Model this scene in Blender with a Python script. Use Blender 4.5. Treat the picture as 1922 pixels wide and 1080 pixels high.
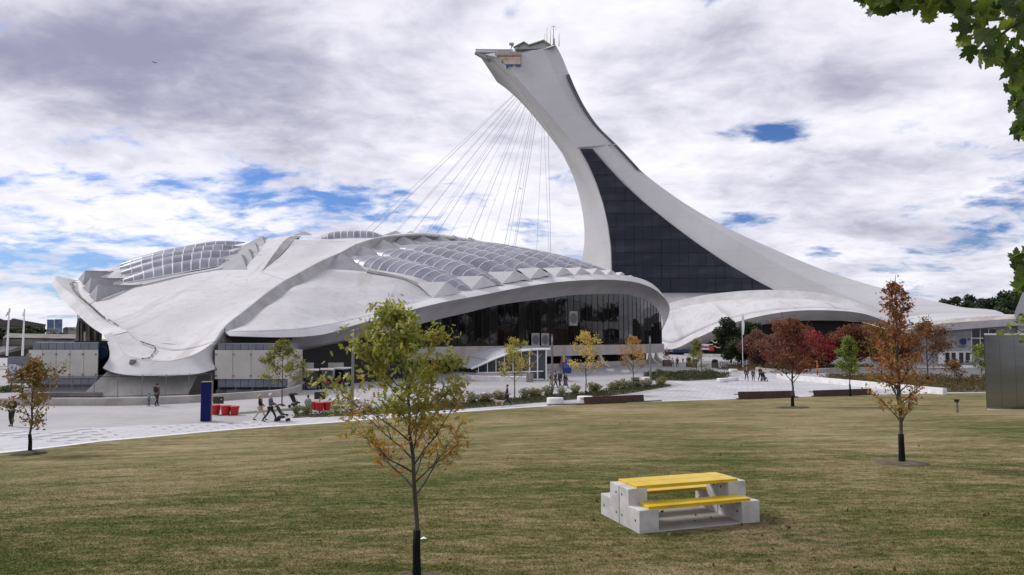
import bpy, math, random
import numpy as np
from mathutils import Vector, Matrix, noise as mnoise

for _o in list(bpy.data.objects):
    bpy.data.objects.remove(_o)
SC = bpy.context.scene
C = SC.collection
R = math.radians

# ------------------------------------------------------------------ camera
W0, H0, F0 = 1922.0, 1080.0, 1350.0
CAMZ = 5.2
PITCH = math.atan(95.0 / F0)
cam_d = bpy.data.cameras.new('camera')
cam_d.sensor_width = 36.0
cam_d.lens = 36.0 * F0 / W0
cam_d.clip_start = 0.1
cam_d.clip_end = 5000
cam = bpy.data.objects.new('camera', cam_d)
C.objects.link(cam)
cam.location = (0, 0, CAMZ)
cam.rotation_euler = (math.pi / 2 + PITCH, 0, 0)
SC.camera = cam

# ------------------------------------------------------------------ node helper
class NT:
    def __init__(s, tree):
        s.t = tree
        s.t.nodes.clear()
    def n(s, typ, **kw):
        nd = s.t.nodes.new(typ)
        for k, v in kw.items():
            setattr(nd, k, v)
        return nd
    def l(s, a, b):
        s.t.links.new(a, b)
    def inp(s, sock, v):
        if v is None:
            return
        if hasattr(v, 'is_output'):
            s.t.links.new(v, sock)
        else:
            sock.default_value = v
    def m(s, op, a, b=None, c=None, clamp=False):
        nd = s.n('ShaderNodeMath', operation=op)
        nd.use_clamp = clamp
        s.inp(nd.inputs[0], a); s.inp(nd.inputs[1], b); s.inp(nd.inputs[2], c)
        return nd.outputs[0]
    def mix(s, f, a, b, typ='MIX'):
        nd = s.n('ShaderNodeMix', data_type='RGBA', blend_type=typ)
        s.inp(nd.inputs[0], f); s.inp(nd.inputs[6], a); s.inp(nd.inputs[7], b)
        return nd.outputs[2]
    def noise(s, vec, scale, detail=4, rough=0.55, dist=0.0):
        nd = s.n('ShaderNodeTexNoise')
        if vec is not None:
            s.l(vec, nd.inputs['Vector'])
        nd.inputs['Scale'].default_value = scale
        nd.inputs['Detail'].default_value = detail
        nd.inputs['Roughness'].default_value = rough
        nd.inputs['Distortion'].default_value = dist
        return nd.outputs['Fac']
    def ss(s, v, a, b, o0=0.0, o1=1.0):
        nd = s.n('ShaderNodeMapRange', interpolation_type='SMOOTHSTEP')
        s.inp(nd.inputs[0], v)
        nd.inputs[1].default_value = a; nd.inputs[2].default_value = b
        nd.inputs[3].default_value = o0; nd.inputs[4].default_value = o1
        return nd.outputs[0]
    def mapping(s, vec, scale=(1, 1, 1), rot=(0, 0, 0), loc=(0, 0, 0)):
        nd = s.n('ShaderNodeMapping')
        s.l(vec, nd.inputs[0])
        nd.inputs['Scale'].default_value = scale
        nd.inputs['Rotation'].default_value = rot
        nd.inputs['Location'].default_value = loc
        return nd.outputs[0]

def col(c):
    return (c[0], c[1], c[2], 1.0)

# ------------------------------------------------------------------ sky and sun
SUN_DIR = Vector((-0.68, 0.36, 0.66)).normalized()      # towards the sun
sun_el = math.asin(SUN_DIR.z)
sun_az = math.atan2(SUN_DIR.x, SUN_DIR.y)
world = bpy.data.worlds.new('World')
SC.world = world
world.use_nodes = True
w = NT(world.node_tree)
tc = w.n('ShaderNodeTexCoord')
sep = w.n('ShaderNodeSeparateXYZ')
w.l(tc.outputs['Generated'], sep.inputs[0])
dx, dy, dz = sep.outputs
sky = w.n('ShaderNodeTexSky', sky_type='NISHITA')
sky.sun_disc = False
sky.sun_elevation = sun_el
sky.sun_rotation = sun_az
sky.altitude = 50
sky.air_density = 1.0
sky.dust_density = 0.6
sky.ozone_density = 2.0
# a flat cloud deck seen in perspective
den = w.m('ADD', w.m('MAXIMUM', dz, 0.0), 0.20)
cu = w.m('DIVIDE', dx, den)
cv = w.m('DIVIDE', dy, den)
cmb = w.n('ShaderNodeCombineXYZ')
w.l(cu, cmb.inputs[0]); w.l(cv, cmb.inputs[1])
pv = cmb.outputs[0]
def warp(vec, k, sc):
    nz = w.n('ShaderNodeTexNoise')
    w.l(vec, nz.inputs['Vector']); nz.inputs['Scale'].default_value = sc; nz.inputs['Detail'].default_value = 3
    sub = w.n('ShaderNodeVectorMath', operation='SUBTRACT'); w.l(nz.outputs['Color'], sub.inputs[0]); sub.inputs[1].default_value = (0.5, 0.5, 0.5)
    scl = w.n('ShaderNodeVectorMath', operation='SCALE'); w.l(sub.outputs[0], scl.inputs[0]); scl.inputs['Scale'].default_value = k
    add = w.n('ShaderNodeVectorMath', operation='ADD'); w.l(vec, add.inputs[0]); w.l(scl.outputs[0], add.inputs[1])
    return add.outputs[0]
pv = warp(pv, 0.22, 2.4)
n1 = w.noise(w.mapping(pv, (1.0, 1.0, 1), loc=(3.1, 1.7, 0)), 1.3, 8, 0.58)
n2 = w.noise(w.mapping(pv, (0.9, 1.1, 1), loc=(8.4, 5.2, 2)), 5.0, 7, 0.58)
n3 = w.noise(w.mapping(pv, (1.0, 1.2, 1), loc=(1.3, 9.2, 4)), 2.3, 7, 0.56)
n4 = w.noise(w.mapping(pv, (0.9, 1.1, 1), loc=(2.2, 4.1, 6)), 13.0, 5, 0.6)
dens = w.m('ADD', w.m('ADD', w.m('MULTIPLY', n1, 0.40), w.m('MULTIPLY', n2, 0.42)), w.m('MULTIPLY', n4, 0.18))
# gaps and heavier clouds where the photograph has them (directions of the real sky)
front = w.m('MAXIMUM', dy, 0.02)
U = w.m('DIVIDE', dx, front)
V = w.m('DIVIDE', dz, front)
isf = w.ss(dy, 0.05, 0.3)
def blob(px, py, rx, ry, k):
    u0 = (px - 961) / F0; v0 = (635 - py) / F0
    a = w.m('MULTIPLY', w.m('SUBTRACT', U, u0), F0 / rx)
    b = w.m('MULTIPLY', w.m('SUBTRACT', V, v0), F0 / ry)
    r2 = w.m('ADD', w.m('MULTIPLY', a, a), w.m('MULTIPLY', b, b))
    e = w.m('EXPONENT', w.m('MULTIPLY', r2, -1.0))
    return w.m('MULTIPLY', w.m('MULTIPLY', e, isf), k)
def addall(lst):
    t = lst[0]
    for q in lst[1:]:
        t = w.m('ADD', t, q)
    return t
gaps = addall([blob(270, 320, 330, 75, .055), blob(620, 345, 260, 40, .04), blob(790, 385, 170, 28, .07),
               blob(120, 260, 170, 40, .06), blob(40, 475, 300, 40, .05), blob(860, 40, 34, 34, .13), blob(968, 8, 28, 24, .11),
               blob(1468, 245, 52, 22, .18), blob(1375, 250, 40, 22, .11), blob(592, 172, 28, 20, .13),
               blob(1085, 330, 60, 22, .12), blob(1380, 410, 100, 26, .11), blob(1860, 350, 170, 55, .05),
               blob(1020, 405, 140, 22, .06), blob(1880, 270, 110, 20, .06), blob(300, 440, 420, 60, .03)])
fill = addall([blob(250, 120, 420, 150, .09), blob(960, 200, 420, 150, .10), blob(1480, 120, 420, 140, .08),
               blob(1330, 330, 90, 60, .04)])
dd = w.m('ADD', w.m('SUBTRACT', dens, gaps), fill)
cover = w.ss(dd, 0.365, 0.500)
# shading of the clouds: thick parts are violet grey, thin parts white
thick = addall([blob(230, 90, 420, 130, .55), blob(470, 150, 160, 90, .20), blob(760, 70, 180, 70, .05), blob(1390, 100, 300, 70, .13),
                blob(1640, 160, 330, 100, .13), blob(640, 270, 200, 40, .10), blob(1240, 130, 130, 60, .08), blob(1750, 430, 250, 50, .08), blob(1200, 30, 300, 30, .1)])
bright = addall([blob(930, 120, 130, 70, .22), blob(160, 390, 330, 90, .22), blob(620, 120, 60, 110, .12), blob(1150, 60, 120, 60, .05),
                 blob(540, 400, 400, 60, .12), blob(950, 420, 150, 60, .10)])
sh = w.m('ADD', w.m('SUBTRACT', thick, bright), w.m('MULTIPLY', w.m('SUBTRACT', n3, 0.48), 1.25))
sh = w.m('ADD', sh, w.m('MULTIPLY', w.m('SUBTRACT', w.m('ADD', w.m('MULTIPLY', n2, .6), w.m('MULTIPLY', n4, .4)), 0.5), 0.9))
shf = w.ss(sh, -0.26, 0.68)
ccol = w.mix(shf, col((0.83, 0.82, 0.88)), col((0.28, 0.275, 0.38)))
bg1 = w.n('ShaderNodeBackground')
skc = w.mix(1.0, sky.outputs[0], col((0.36, 0.50, 0.80)), 'MULTIPLY')
w.l(skc, bg1.inputs['Color']); bg1.inputs['Strength'].default_value = 0.10
bg2 = w.n('ShaderNodeBackground')
w.l(ccol, bg2.inputs['Color']); bg2.inputs['Strength'].default_value = 1.0
mxs = w.n('ShaderNodeMixShader')
w.l(w.m('MULTIPLY', cover, 0.97), mxs.inputs[0]); w.l(bg1.outputs[0], mxs.inputs[1]); w.l(bg2.outputs[0], mxs.inputs[2])
wo = w.n('ShaderNodeOutputWorld')
w.l(mxs.outputs[0], wo.inputs[0])

sun_d = bpy.data.lights.new('sun', 'SUN')
sun_d.energy = 2.3
sun_d.angle = R(11)
sun_d.color = (1.0, 0.965, 0.93)
sun = bpy.data.objects.new('sun', sun_d)
C.objects.link(sun)
sun.rotation_euler = SUN_DIR.to_track_quat('Z', 'Y').to_euler()
sun.location = SUN_DIR * 200

SC.view_settings.view_transform = 'Standard'
SC.view_settings.look = 'None'
SC.view_settings.gamma = 1.0
SC.view_settings.use_curve_mapping = False
SC.view_settings.exposure = 0.34
SC.render.engine = 'CYCLES'

# ------------------------------------------------------------------ pixel rays of the photograph to places in the world
cP, sP = math.cos(PITCH), math.sin(PITCH)
def ray(px, py):
    dx = (px - W0 / 2) / F0
    dv = -(py - H0 / 2) / F0
    return Vector((dx, cP - sP * dv, sP + cP * dv))
def P(px, py, d):
    r = ray(px, py)
    return Vector((0, 0, CAMZ)) + r * (d / r.y)
def G(px, py, z=0.0):
    r = ray(px, py)
    s = (z - CAMZ) / r.z
    p = Vector((0, 0, CAMZ)) + r * s
    p.z = z
    return p

# lawn edge (the white kerb line)
EDGE_PX = [(0, 853), (94, 843), (187, 831), (290, 822), (375, 814), (480, 805), (600, 797), (700, 789), (880, 774), (1000, 765.5),
           (1100, 760), (1240, 755), (1385, 750), (1640, 742), (1850, 738)]
EDGE = [G(*q) for q in EDGE_PX]
_a, _b = EDGE[0], EDGE[1]
EDGE = [_a - (_b - _a).normalized() * 40] + EDGE
_a, _b = EDGE[-2], EDGE[-1]
EDGE = EDGE + [_b + (_b - _a).normalized() * 70]
EX = np.array([q.x for q in EDGE]); EY = np.array([q.y for q in EDGE])
def Ye(x):
    return float(np.interp(x, EX, EY))
LAWN_H = 1.3
def lawn_h(x, y):
    t = (Ye(x) - y) / 35.0
    t = min(max(t, 0.0), 1.0)
    return 0.03 + LAWN_H * t * t * (3 - 2 * t)
def ground_h(x, y):
    return lawn_h(x, y) if y < Ye(x) else 0.0
def GL(px, py):
    r = ray(px, py)
    s = 4.0
    while s < 400:
        p = Vector((0, 0, CAMZ)) + r * s
        if p.z <= ground_h(p.x, p.y):
            break
        s += 0.02
    p.z = ground_h(p.x, p.y)
    return p

# ------------------------------------------------------------------ materials
MATS = {}
def mat(name, c, rough=0.7, c2=None, scale=1.0, detail=5, bump=0.0, bscale=20.0, metal=0.0, spec=0.5, tr=0.0, stretch=(1, 1, 1), lo=0.35, hi=0.65, rand=0.0):
    if name in MATS:
        return MATS[name]
    m = bpy.data.materials.new(name)
    m.use_nodes = True
    t = NT(m.node_tree)
    out = t.n('ShaderNodeOutputMaterial')
    b = t.n('ShaderNodeBsdfPrincipled')
    tc = t.n('ShaderNodeTexCoord')
    v = tc.outputs['Object']
    if c2 is not None:
        f = t.ss(t.noise(t.mapping(v, stretch), scale, detail, 0.6), lo, hi)
        cc = t.mix(f, col(c), col(c2))
    else:
        rgb = t.n('ShaderNodeRGB'); rgb.outputs[0].default_value = col(c)
        cc = rgb.outputs[0]
    if rand > 0:
        oi = t.n('ShaderNodeObjectInfo')
        k = t.m('MULTIPLY_ADD', oi.outputs['Random'], 2 * rand, 1 - rand)
        mm = t.n('ShaderNodeVectorMath', operation='SCALE')
        t.l(cc, mm.inputs[0]); t.l(k, mm.inputs['Scale'])
        cc = mm.outputs[0]
    t.l(cc, b.inputs['Base Color'])
    b.inputs['Roughness'].default_value = rough
    b.inputs['Metallic'].default_value = metal
    b.inputs['Specular IOR Level'].default_value = spec
    if bump > 0:
        bn = t.n('ShaderNodeBump'); bn.inputs['Strength'].default_value = bump
        bn.inputs['Distance'].default_value = 0.05
        t.l(t.noise(t.mapping(v, stretch), bscale, 4, 0.6), bn.inputs['Height'])
        t.l(bn.outputs[0], b.inputs['Normal'])
    if tr > 0:
        b.inputs['Transmission Weight'].default_value = tr
    t.l(b.outputs[0], out.inputs[0])
    MATS[name] = m
    return m

def leafmat(name, stops, trans=0.3, rough=0.55):
    trans = min(0.5, trans + 0.08)
    m = bpy.data.materials.new(name)
    m.use_nodes = True
    t = NT(m.node_tree)
    out = t.n('ShaderNodeOutputMaterial')
    at = t.n('ShaderNodeAttribute'); at.attribute_name = 'tint'
    rp = t.n('ShaderNodeValToRGB')
    el = rp.color_ramp.elements
    el[0].position = stops[0][0]; el[0].color = col(stops[0][1])
    el[1].position = stops[-1][0]; el[1].color = col(stops[-1][1])
    for p, c in stops[1:-1]:
        e = el.new(p); e.color = col(c)
    t.l(at.outputs['Fac'], rp.inputs[0])
    b = t.n('ShaderNodeBsdfPrincipled'); b.inputs['Roughness'].default_value = rough
    b.inputs['Specular IOR Level'].default_value = 0.3
    tl = t.n('ShaderNodeBsdfTranslucent')
    t.l(rp.outputs[0], b.inputs['Base Color']); t.l(rp.outputs[0], tl.inputs['Color'])
    mx = t.n('ShaderNodeMixShader'); mx.inputs[0].default_value = trans
    t.l(b.outputs[0], mx.inputs[1]); t.l(tl.outputs[0], mx.inputs[2])
    t.l(mx.outputs[0], out.inputs[0])
    return m

# ------------------------------------------------------------------ mesh builder and scene tags
def tag(o, label=None, cat=None, group=None, kind=None):
    if label: o['label'] = label
    if cat: o['category'] = cat
    if group: o['group'] = group
    if kind: o['kind'] = kind
    return o
ROOTLOC = {}
def thing(name, label, cat, loc=(0, 0, 0), rz=0.0, group=None):
    o = bpy.data.objects.new(name, None)
    C.objects.link(o)
    o.empty_display_size = 0.2
    o.location = loc
    o.rotation_euler = (0, 0, rz)
    ROOTLOC[o.name] = Vector(loc)
    tag(o, label, cat, group)
    return o
def rootloc(o):
    while o.parent is not None:
        o = o.parent
    return ROOTLOC.get(o.name, Vector((0, 0, 0)))

class MB:
    def __init__(s):
        s.v = []; s.f = []
    def add(s, vs, fs):
        o = len(s.v)
        s.v.extend([tuple(q) for q in vs])
        s.f.extend([tuple(i + o for i in f) for f in fs])
        return s
    def box(s, c, size, rz=0.0, bev=0.0, tilt=None):
        x, y, z = size[0] / 2, size[1] / 2, size[2] / 2
        M = Matrix.Rotation(rz, 3, 'Z')
        if tilt is not None:
            M = M @ tilt
        cc = Vector(c)
        if bev <= 0:
            vs = [cc + M @ Vector((a, b, d)) for d in (-z, z) for a, b in ((-x, -y), (x, -y), (x, y), (-x, y))]
            s.add(vs, [(3, 2, 1, 0), (4, 5, 6, 7), (0, 1, 5, 4), (1, 2, 6, 5), (2, 3, 7, 6), (3, 0, 4, 7)])
        else:
            e = bev
            ring = lambda k, zz: [cc + M @ Vector((a, b, zz)) for a, b in ((-x + k, -y), (x - k, -y), (x, -y + k), (x, y - k), (x - k, y), (-x + k, y), (-x, y - k), (-x, -y + k))]
            ins = lambda zz: [cc + M @ Vector((a, b, zz)) for a, b in ((-x + 2 * e, -y + e), (x - 2 * e, -y + e), (x - e, -y + 2 * e), (x - e, y - 2 * e), (x - 2 * e, y - e), (-x + 2 * e, y - e), (-x + e, y - 2 * e), (-x + e, -y + 2 * e))]
            vs = ins(-z) + ring(e, -z + e) + ring(e, z - e) + ins(z)
            fs = [tuple(range(7, -1, -1)), tuple(range(24, 32))]
            for k in range(3):
                for i in range(8):
                    j = (i + 1) % 8
                    fs.append((k * 8 + i, k * 8 + j, k * 8 + 8 + j, k * 8 + 8 + i))
            s.add(vs, fs)
        return s
    def tube(s, pts, rad, n=8, caps=True):
        pts = [Vector(p) for p in pts]
        if not hasattr(rad, '__len__'):
            rad = [rad] * len(pts)
        vs = []; prev = None
        for i, p in enumerate(pts):
            t = (pts[min(i + 1, len(pts) - 1)] - pts[max(i - 1, 0)]).normalized()
            if prev is None:
                a = t.orthogonal().normalized()
            else:
                a = (prev - t * prev.dot(t))
                a = a.normalized() if a.length > 1e-6 else t.orthogonal().normalized()
            prev = a
            b = t.cross(a)
            for k in range(n):
                th = 2 * math.pi * k / n
                vs.append(p + (a * math.cos(th) + b * math.sin(th)) * rad[i])
        fs = []
        for i in range(len(pts) - 1):
            for k in range(n):
                j = (k + 1) % n
                fs.append((i * n + k, i * n + j, (i + 1) * n + j, (i + 1) * n + k))
        if caps:
            fs.append(tuple(range(n - 1, -1, -1)))
            fs.append(tuple(range((len(pts) - 1) * n, len(pts) * n)))
        s.add(vs, fs)
        return s
    def lathe(s, c, prof, n=24):
        c = Vector(c)
        vs = []; fs = []
        for r, z in prof:
            for k in range(n):
                th = 2 * math.pi * k / n
                vs.append(c + Vector((r * math.cos(th), r * math.sin(th), z)))
        for i in range(len(prof) - 1):
            for k in range(n):
                j = (k + 1) % n
                fs.append((i * n + k, i * n + j, (i + 1) * n + j, (i + 1) * n + k))
        fs.append(tuple(range(n - 1, -1, -1)))
        fs.append(tuple(range((len(prof) - 1) * n, len(prof) * n)))
        s.add(vs, fs)
        return s
    def prism(s, poly, off):
        off = Vector(off)
        n = len(poly)
        vs = [Vector(p) for p in poly] + [Vector(p) + off for p in poly]
        fs = [tuple(range(n - 1, -1, -1)), tuple(range(n, 2 * n))]
        for i in range(n):
            j = (i + 1) % n
            fs.append((i, j, n + j, n + i))
        s.add(vs, fs)
        return s
    def grid(s, rows):
        m = len(rows); n = len(rows[0])
        vs = [p for r in rows for p in r]
        fs = [(i * n + k, i * n + k + 1, (i + 1) * n + k + 1, (i + 1) * n + k) for i in range(m - 1) for k in range(n - 1)]
        s.add(vs, fs)
        return s
    def build(s, name, material, parent=None, smooth=False, local=False, solid=0.0, bevel=0.0):
        me = bpy.data.meshes.new(name)
        off = Vector((0, 0, 0))
        if parent is not None and not local:
            off = rootloc(parent)
        me.from_pydata([(v[0] - off.x, v[1] - off.y, v[2] - off.z) for v in s.v], [], s.f)
        me.update()
        if smooth:
            me.polygons.foreach_set('use_smooth', [True] * len(me.polygons))
        me.materials.append(material)
        o = bpy.data.objects.new(name, me)
        C.objects.link(o)
        if parent is not None:
            o.parent = parent
        if solid > 0:
            md = o.modifiers.new('solid', 'SOLIDIFY'); md.thickness = solid; md.offset = -1.0
        if bevel > 0:
            md = o.modifiers.new('bevel', 'BEVEL'); md.width = bevel; md.segments = 2; md.limit_method = 'ANGLE'
        return o
def solo(o, label, cat, group=None):
    return tag(o, label, cat, group)

def ngon_mesh(name, V, material, parent=None, tint=None, smooth=False, local=True):
    """V: (n, k, 3) array, one k-gon each"""
    n, k, _ = V.shape
    me = bpy.data.meshes.new(name)
    me.vertices.add(n * k)
    me.vertices.foreach_set('co', V.reshape(-1).astype(np.float32))
    me.loops.add(n * k)
    me.loops.foreach_set('vertex_index', np.arange(n * k, dtype=np.int32))
    me.polygons.add(n)
    me.polygons.foreach_set('loop_start', np.arange(0, n * k, k, dtype=np.int32))
    me.polygons.foreach_set('loop_total', np.full(n, k, dtype=np.int32))
    if tint is not None:
        a = me.attributes.new('tint', 'FLOAT', 'FACE')
        a.data.foreach_set('value', tint.astype(np.float32))
    me.update(calc_edges=True)
    me.materials.append(material)
    o = bpy.data.objects.new(name, me)
    C.objects.link(o)
    if parent is not None:
        o.parent = parent
    return o

def resample(pts, n):
    a = np.array([tuple(p) for p in pts], dtype=float)
    d = np.concatenate([[0], np.cumsum(np.linalg.norm(np.diff(a, axis=0), axis=1))])
    # smooth (Catmull-Rom like) interpolation on arc length
    t = np.linspace(0, d[-1], n)
    if len(a) < 3:
        return np.stack([np.interp(t, d, a[:, k]) for k in range(3)], 1)
    m = np.gradient(a, d, axis=0)
    out = np.zeros((n, 3))
    idx = np.clip(np.searchsorted(d, t, side='right') - 1, 0, len(d) - 2)
    h = d[idx + 1] - d[idx]
    s = ((t - d[idx]) / h)[:, None]
    h = h[:, None]
    p0, p1, m0, m1 = a[idx], a[idx + 1], m[idx], m[idx + 1]
    out = (2 * s**3 - 3 * s**2 + 1) * p0 + (s**3 - 2 * s**2 + s) * h * m0 + (-2 * s**3 + 3 * s**2) * p1 + (s**3 - s**2) * h * m1
    return out
def coons(bot, top, left, right, nu, nv):
    b = resample(bot, nu); t = resample(top, nu); l = resample(left, nv); r = resample(right, nv)
    u = np.linspace(0, 1, nu)[None, :, None]; v = np.linspace(0, 1, nv)[:, None, None]
    S = (1 - v) * b[None] + v * t[None] + (1 - u) * l[:, None] + u * r[:, None]
    S -= (1 - u) * (1 - v) * b[0] + u * (1 - v) * b[-1] + (1 - u) * v * t[0] + u * v * t[-1]
    return S
def ruled(a, b, n, m=2):
    A = resample(a, n); B = resample(b, n)
    return [A * (1 - k / (m - 1)) + B * (k / (m - 1)) for k in range(m)]
def PP(lst):
    return [P(*q) for q in lst]

# ================================================================== GROUND
def lawn_nodes(t, extra=None):
    geo = t.n('ShaderNodeNewGeometry')
    pos = geo.outputs['Position']
    st = t.mapping(pos, (0.30, 1.15, 0.0), rot=(0, 0, R(-24)))
    a = t.noise(st, 1.0, 6, 0.62)
    b = t.noise(t.mapping(pos, (1.1, 3.4, 0.0), rot=(0, 0, R(-20))), 1.6, 5, 0.65)
    c = t.noise(pos, 0.11, 3, 0.5)
    d = t.noise(pos, 14.0, 3, 0.6)
    f = t.m('ADD', t.m('MULTIPLY', a, 0.42), t.m('MULTIPLY', b, 0.46))
    f = t.m('ADD', f, t.m('MULTIPLY', c, 0.30))
    f = t.m('ADD', f, t.m('MULTIPLY', d, 0.16))
    sp = t.n('ShaderNodeSeparateXYZ'); t.l(pos, sp.inputs[0])
    far = t.ss(sp.outputs[1], 10, 50, 0.0, 0.10)
    f = t.m('ADD', t.m('MULTIPLY_ADD', t.m('SUBTRACT', f, 0.67), 1.75, 0.635), far)
    # worn earth round the picnic table
    vd = t.n('ShaderNodeVectorMath', operation='DISTANCE'); t.l(pos, vd.inputs[0]); vd.inputs[1].default_value = (5.2, 14.4, 1.33)
    worn = t.m('MULTIPLY', t.ss(vd.outputs['Value'], 0.5, 2.6, 1.0, 0.0), t.ss(b, 0.36, 0.62))
    return pos, f, worn, d, geo
def lawn_color(t):
    pos, f, worn, d, geo = lawn_nodes(t)
    rp = t.n('ShaderNodeValToRGB')
    el = rp.color_ramp.elements
    el[0].position = 0.46; el[0].color = (0.052, 0.068, 0.015, 1)
    el[1].position = 0.92; el[1].color = (0.31, 0.245, 0.145, 1)
    for p_, c_ in ((0.57, (0.084, 0.089, 0.025)), (0.66, (0.140, 0.124, 0.047)), (0.76, (0.208, 0.170, 0.085))):
        e = el.new(p_); e.color = col(c_)
    t.l(f, rp.inputs[0])
    cc = t.mix(t.m('MULTIPLY', worn, 0.75), rp.outputs[0], col((0.22, 0.165, 0.105)))
    return cc, f, pos, geo
def lawn_material():
    m = bpy.data.materials.new('lawn_turf'); m.use_nodes = True
    t = NT(m.node_tree)
    cc, f, pos, geo = lawn_color(t)
    out = t.n('ShaderNodeOutputMaterial'); b = t.n('ShaderNodeBsdfPrincipled')
    b.inputs['Roughness'].default_value = 0.95; b.inputs['Specular IOR Level'].default_value = 0.1
    t.l(cc, b.inputs['Base Color'])
    bn = t.n('ShaderNodeBump'); bn.inputs['Strength'].default_value = 0.9; bn.inputs['Distance'].default_value = 0.06
    h = t.m('ADD', t.noise(pos, 9, 5, 0.65), t.m('MULTIPLY', t.noise(t.mapping(pos, (1, 3, 1)), 2.2, 4, 0.6), 1.2))
    t.l(h, bn.inputs['Height']); t.l(bn.outputs[0], b.inputs['Normal'])
    t.l(b.outputs[0], out.inputs[0])
    return m
def blade_material():
    m = bpy.data.materials.new('grass_blades'); m.use_nodes = True
    t = NT(m.node_tree)
    cc, f, pos, geo = lawn_color(t)
    rnd = t.m('MULTIPLY_ADD', geo.outputs['Random Per Island'], 0.6, 1.0)
    sc = t.n('ShaderNodeVectorMath', operation='SCALE'); t.l(cc, sc.inputs[0]); t.l(rnd, sc.inputs['Scale'])
    out = t.n('ShaderNodeOutputMaterial'); b = t.n('ShaderNodeBsdfPrincipled')
    b.inputs['Roughness'].default_value = 0.8; b.inputs['Specular IOR Level'].default_value = 0.15
    t.l(sc.outputs[0], b.inputs['Base Color'])
    tl = t.n('ShaderNodeBsdfTranslucent'); t.l(sc.outputs[0], tl.inputs['Color'])
    mx = t.n('ShaderNodeMixShader'); mx.inputs[0].default_value = 0.3
    t.l(b.outputs[0], mx.inputs[1]); t.l(tl.outputs[0], mx.inputs[2]); t.l(mx.outputs[0], out.inputs[0])
    return m

M_CONC = mat('concrete_grey', (0.40, 0.385, 0.365), 0.85, (0.27, 0.255, 0.24), 0.9, 6, 0.25, 25)
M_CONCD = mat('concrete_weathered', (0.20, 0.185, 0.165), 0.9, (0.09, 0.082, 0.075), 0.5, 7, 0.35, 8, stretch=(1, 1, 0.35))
M_ASPH = mat('asphalt', (0.085, 0.083, 0.085), 0.9, (0.13, 0.125, 0.125), 0.7, 5, 0.2, 60)
M_GROUND = mat('far_ground', (0.10, 0.105, 0.06), 0.95, (0.16, 0.15, 0.12), 0.02, 5)

def plaza_material(name, c, c2, cm, sx, sy, rot, msize=0.03):
    m = bpy.data.materials.new(name); m.use_nodes = True
    t = NT(m.node_tree)
    geo = t.n('ShaderNodeNewGeometry'); pos = geo.outputs['Position']
    out = t.n('ShaderNodeOutputMaterial'); b = t.n('ShaderNodeBsdfPrincipled'); b.inputs['Roughness'].default_value = 0.8
    br = t.n('ShaderNodeTexBrick')
    t.l(t.mapping(pos, (1, 1, 1), rot=(0, 0, rot)), br.inputs['Vector'])
    br.inputs['Color1'].default_value = col(c); br.inputs['Color2'].default_value = col(c2); br.inputs['Mortar'].default_value = col(cm)
    br.inputs['Scale'].default_value = 1.0
    br.inputs['Brick Width'].default_value = sx; br.inputs['Row Height'].default_value = sy
    br.inputs['Mortar Size'].default_value = msize; br.inputs['Bias'].default_value = 0.0
    n = t.noise(pos, 0.12, 6, 0.62); n2 = t.noise(pos, 1.3, 5, 0.6)
    k = t.m('MULTIPLY_ADD', t.ss(n, 0.3, 0.7), 0.22, 0.86)
    k = t.m('MULTIPLY', k, t.m('MULTIPLY_ADD', n2, 0.30, 0.85))
    sc = t.n('ShaderNodeVectorMath', operation='SCALE'); t.l(br.outputs['Color'], sc.inputs[0]); t.l(k, sc.inputs['Scale'])
    t.l(sc.outputs[0], b.inputs['Base Color'])
    t.l(b.outputs[0], out.inputs[0])
    return m
M_PLAZA = plaza_material('plaza_concrete', (0.30, 0.29, 0.297), (0.325, 0.315, 0.322), (0.235, 0.225, 0.23), 6.0, 6.0, R(25), 0.04)
M_PLAZA2 = plaza_material('plaza_pavers', (0.48, 0.47, 0.49), (0.38, 0.37, 0.39), (0.30, 0.29, 0.30), 1.1, 0.7, R(18), 0.04)

def sheet(name, pts, z, m, label=None):
    mb = MB()
    mb.add([(p[0], p[1], z) for p in pts], [tuple(range(len(pts)))])
    o = mb.build(name, m)
    tag(o, kind='structure')
    return o
sheet('ground', [(-2500, -300), (2500, -300), (2500, 3500), (-2500, 3500)], -0.12, M_GROUND)
sheet('plaza', [(-160, -20), (200, -20), (200, 330), (-160, 330)], 0.0, M_PLAZA)
# pale paved apron on the right
sheet('paved_apron', [G(1000, 768), G(1000, 757), G(1110, 751), G(1240, 735), G(1285, 722), G(1225, 712), G(1300, 708), G(1370, 716), G(1400, 700),
                      G(1458, 703), G(1600, 722), G(1768, 739), G(1850, 738.5), G(1640, 743), G(1400, 751), G(1240, 756)], 0.004, M_PLAZA2)
sheet('road', [G(1400, 672), G(1790, 672), G(1790, 689), G(1400, 689)], 0.003, M_ASPH)
sheet('road', [G(1535, 693), G(1640, 691), G(1900, 690), G(2100, 690), G(2100, 708), G(1850, 706), G(1700, 705), G(1560, 702)], 0.004, M_ASPH)

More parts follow.
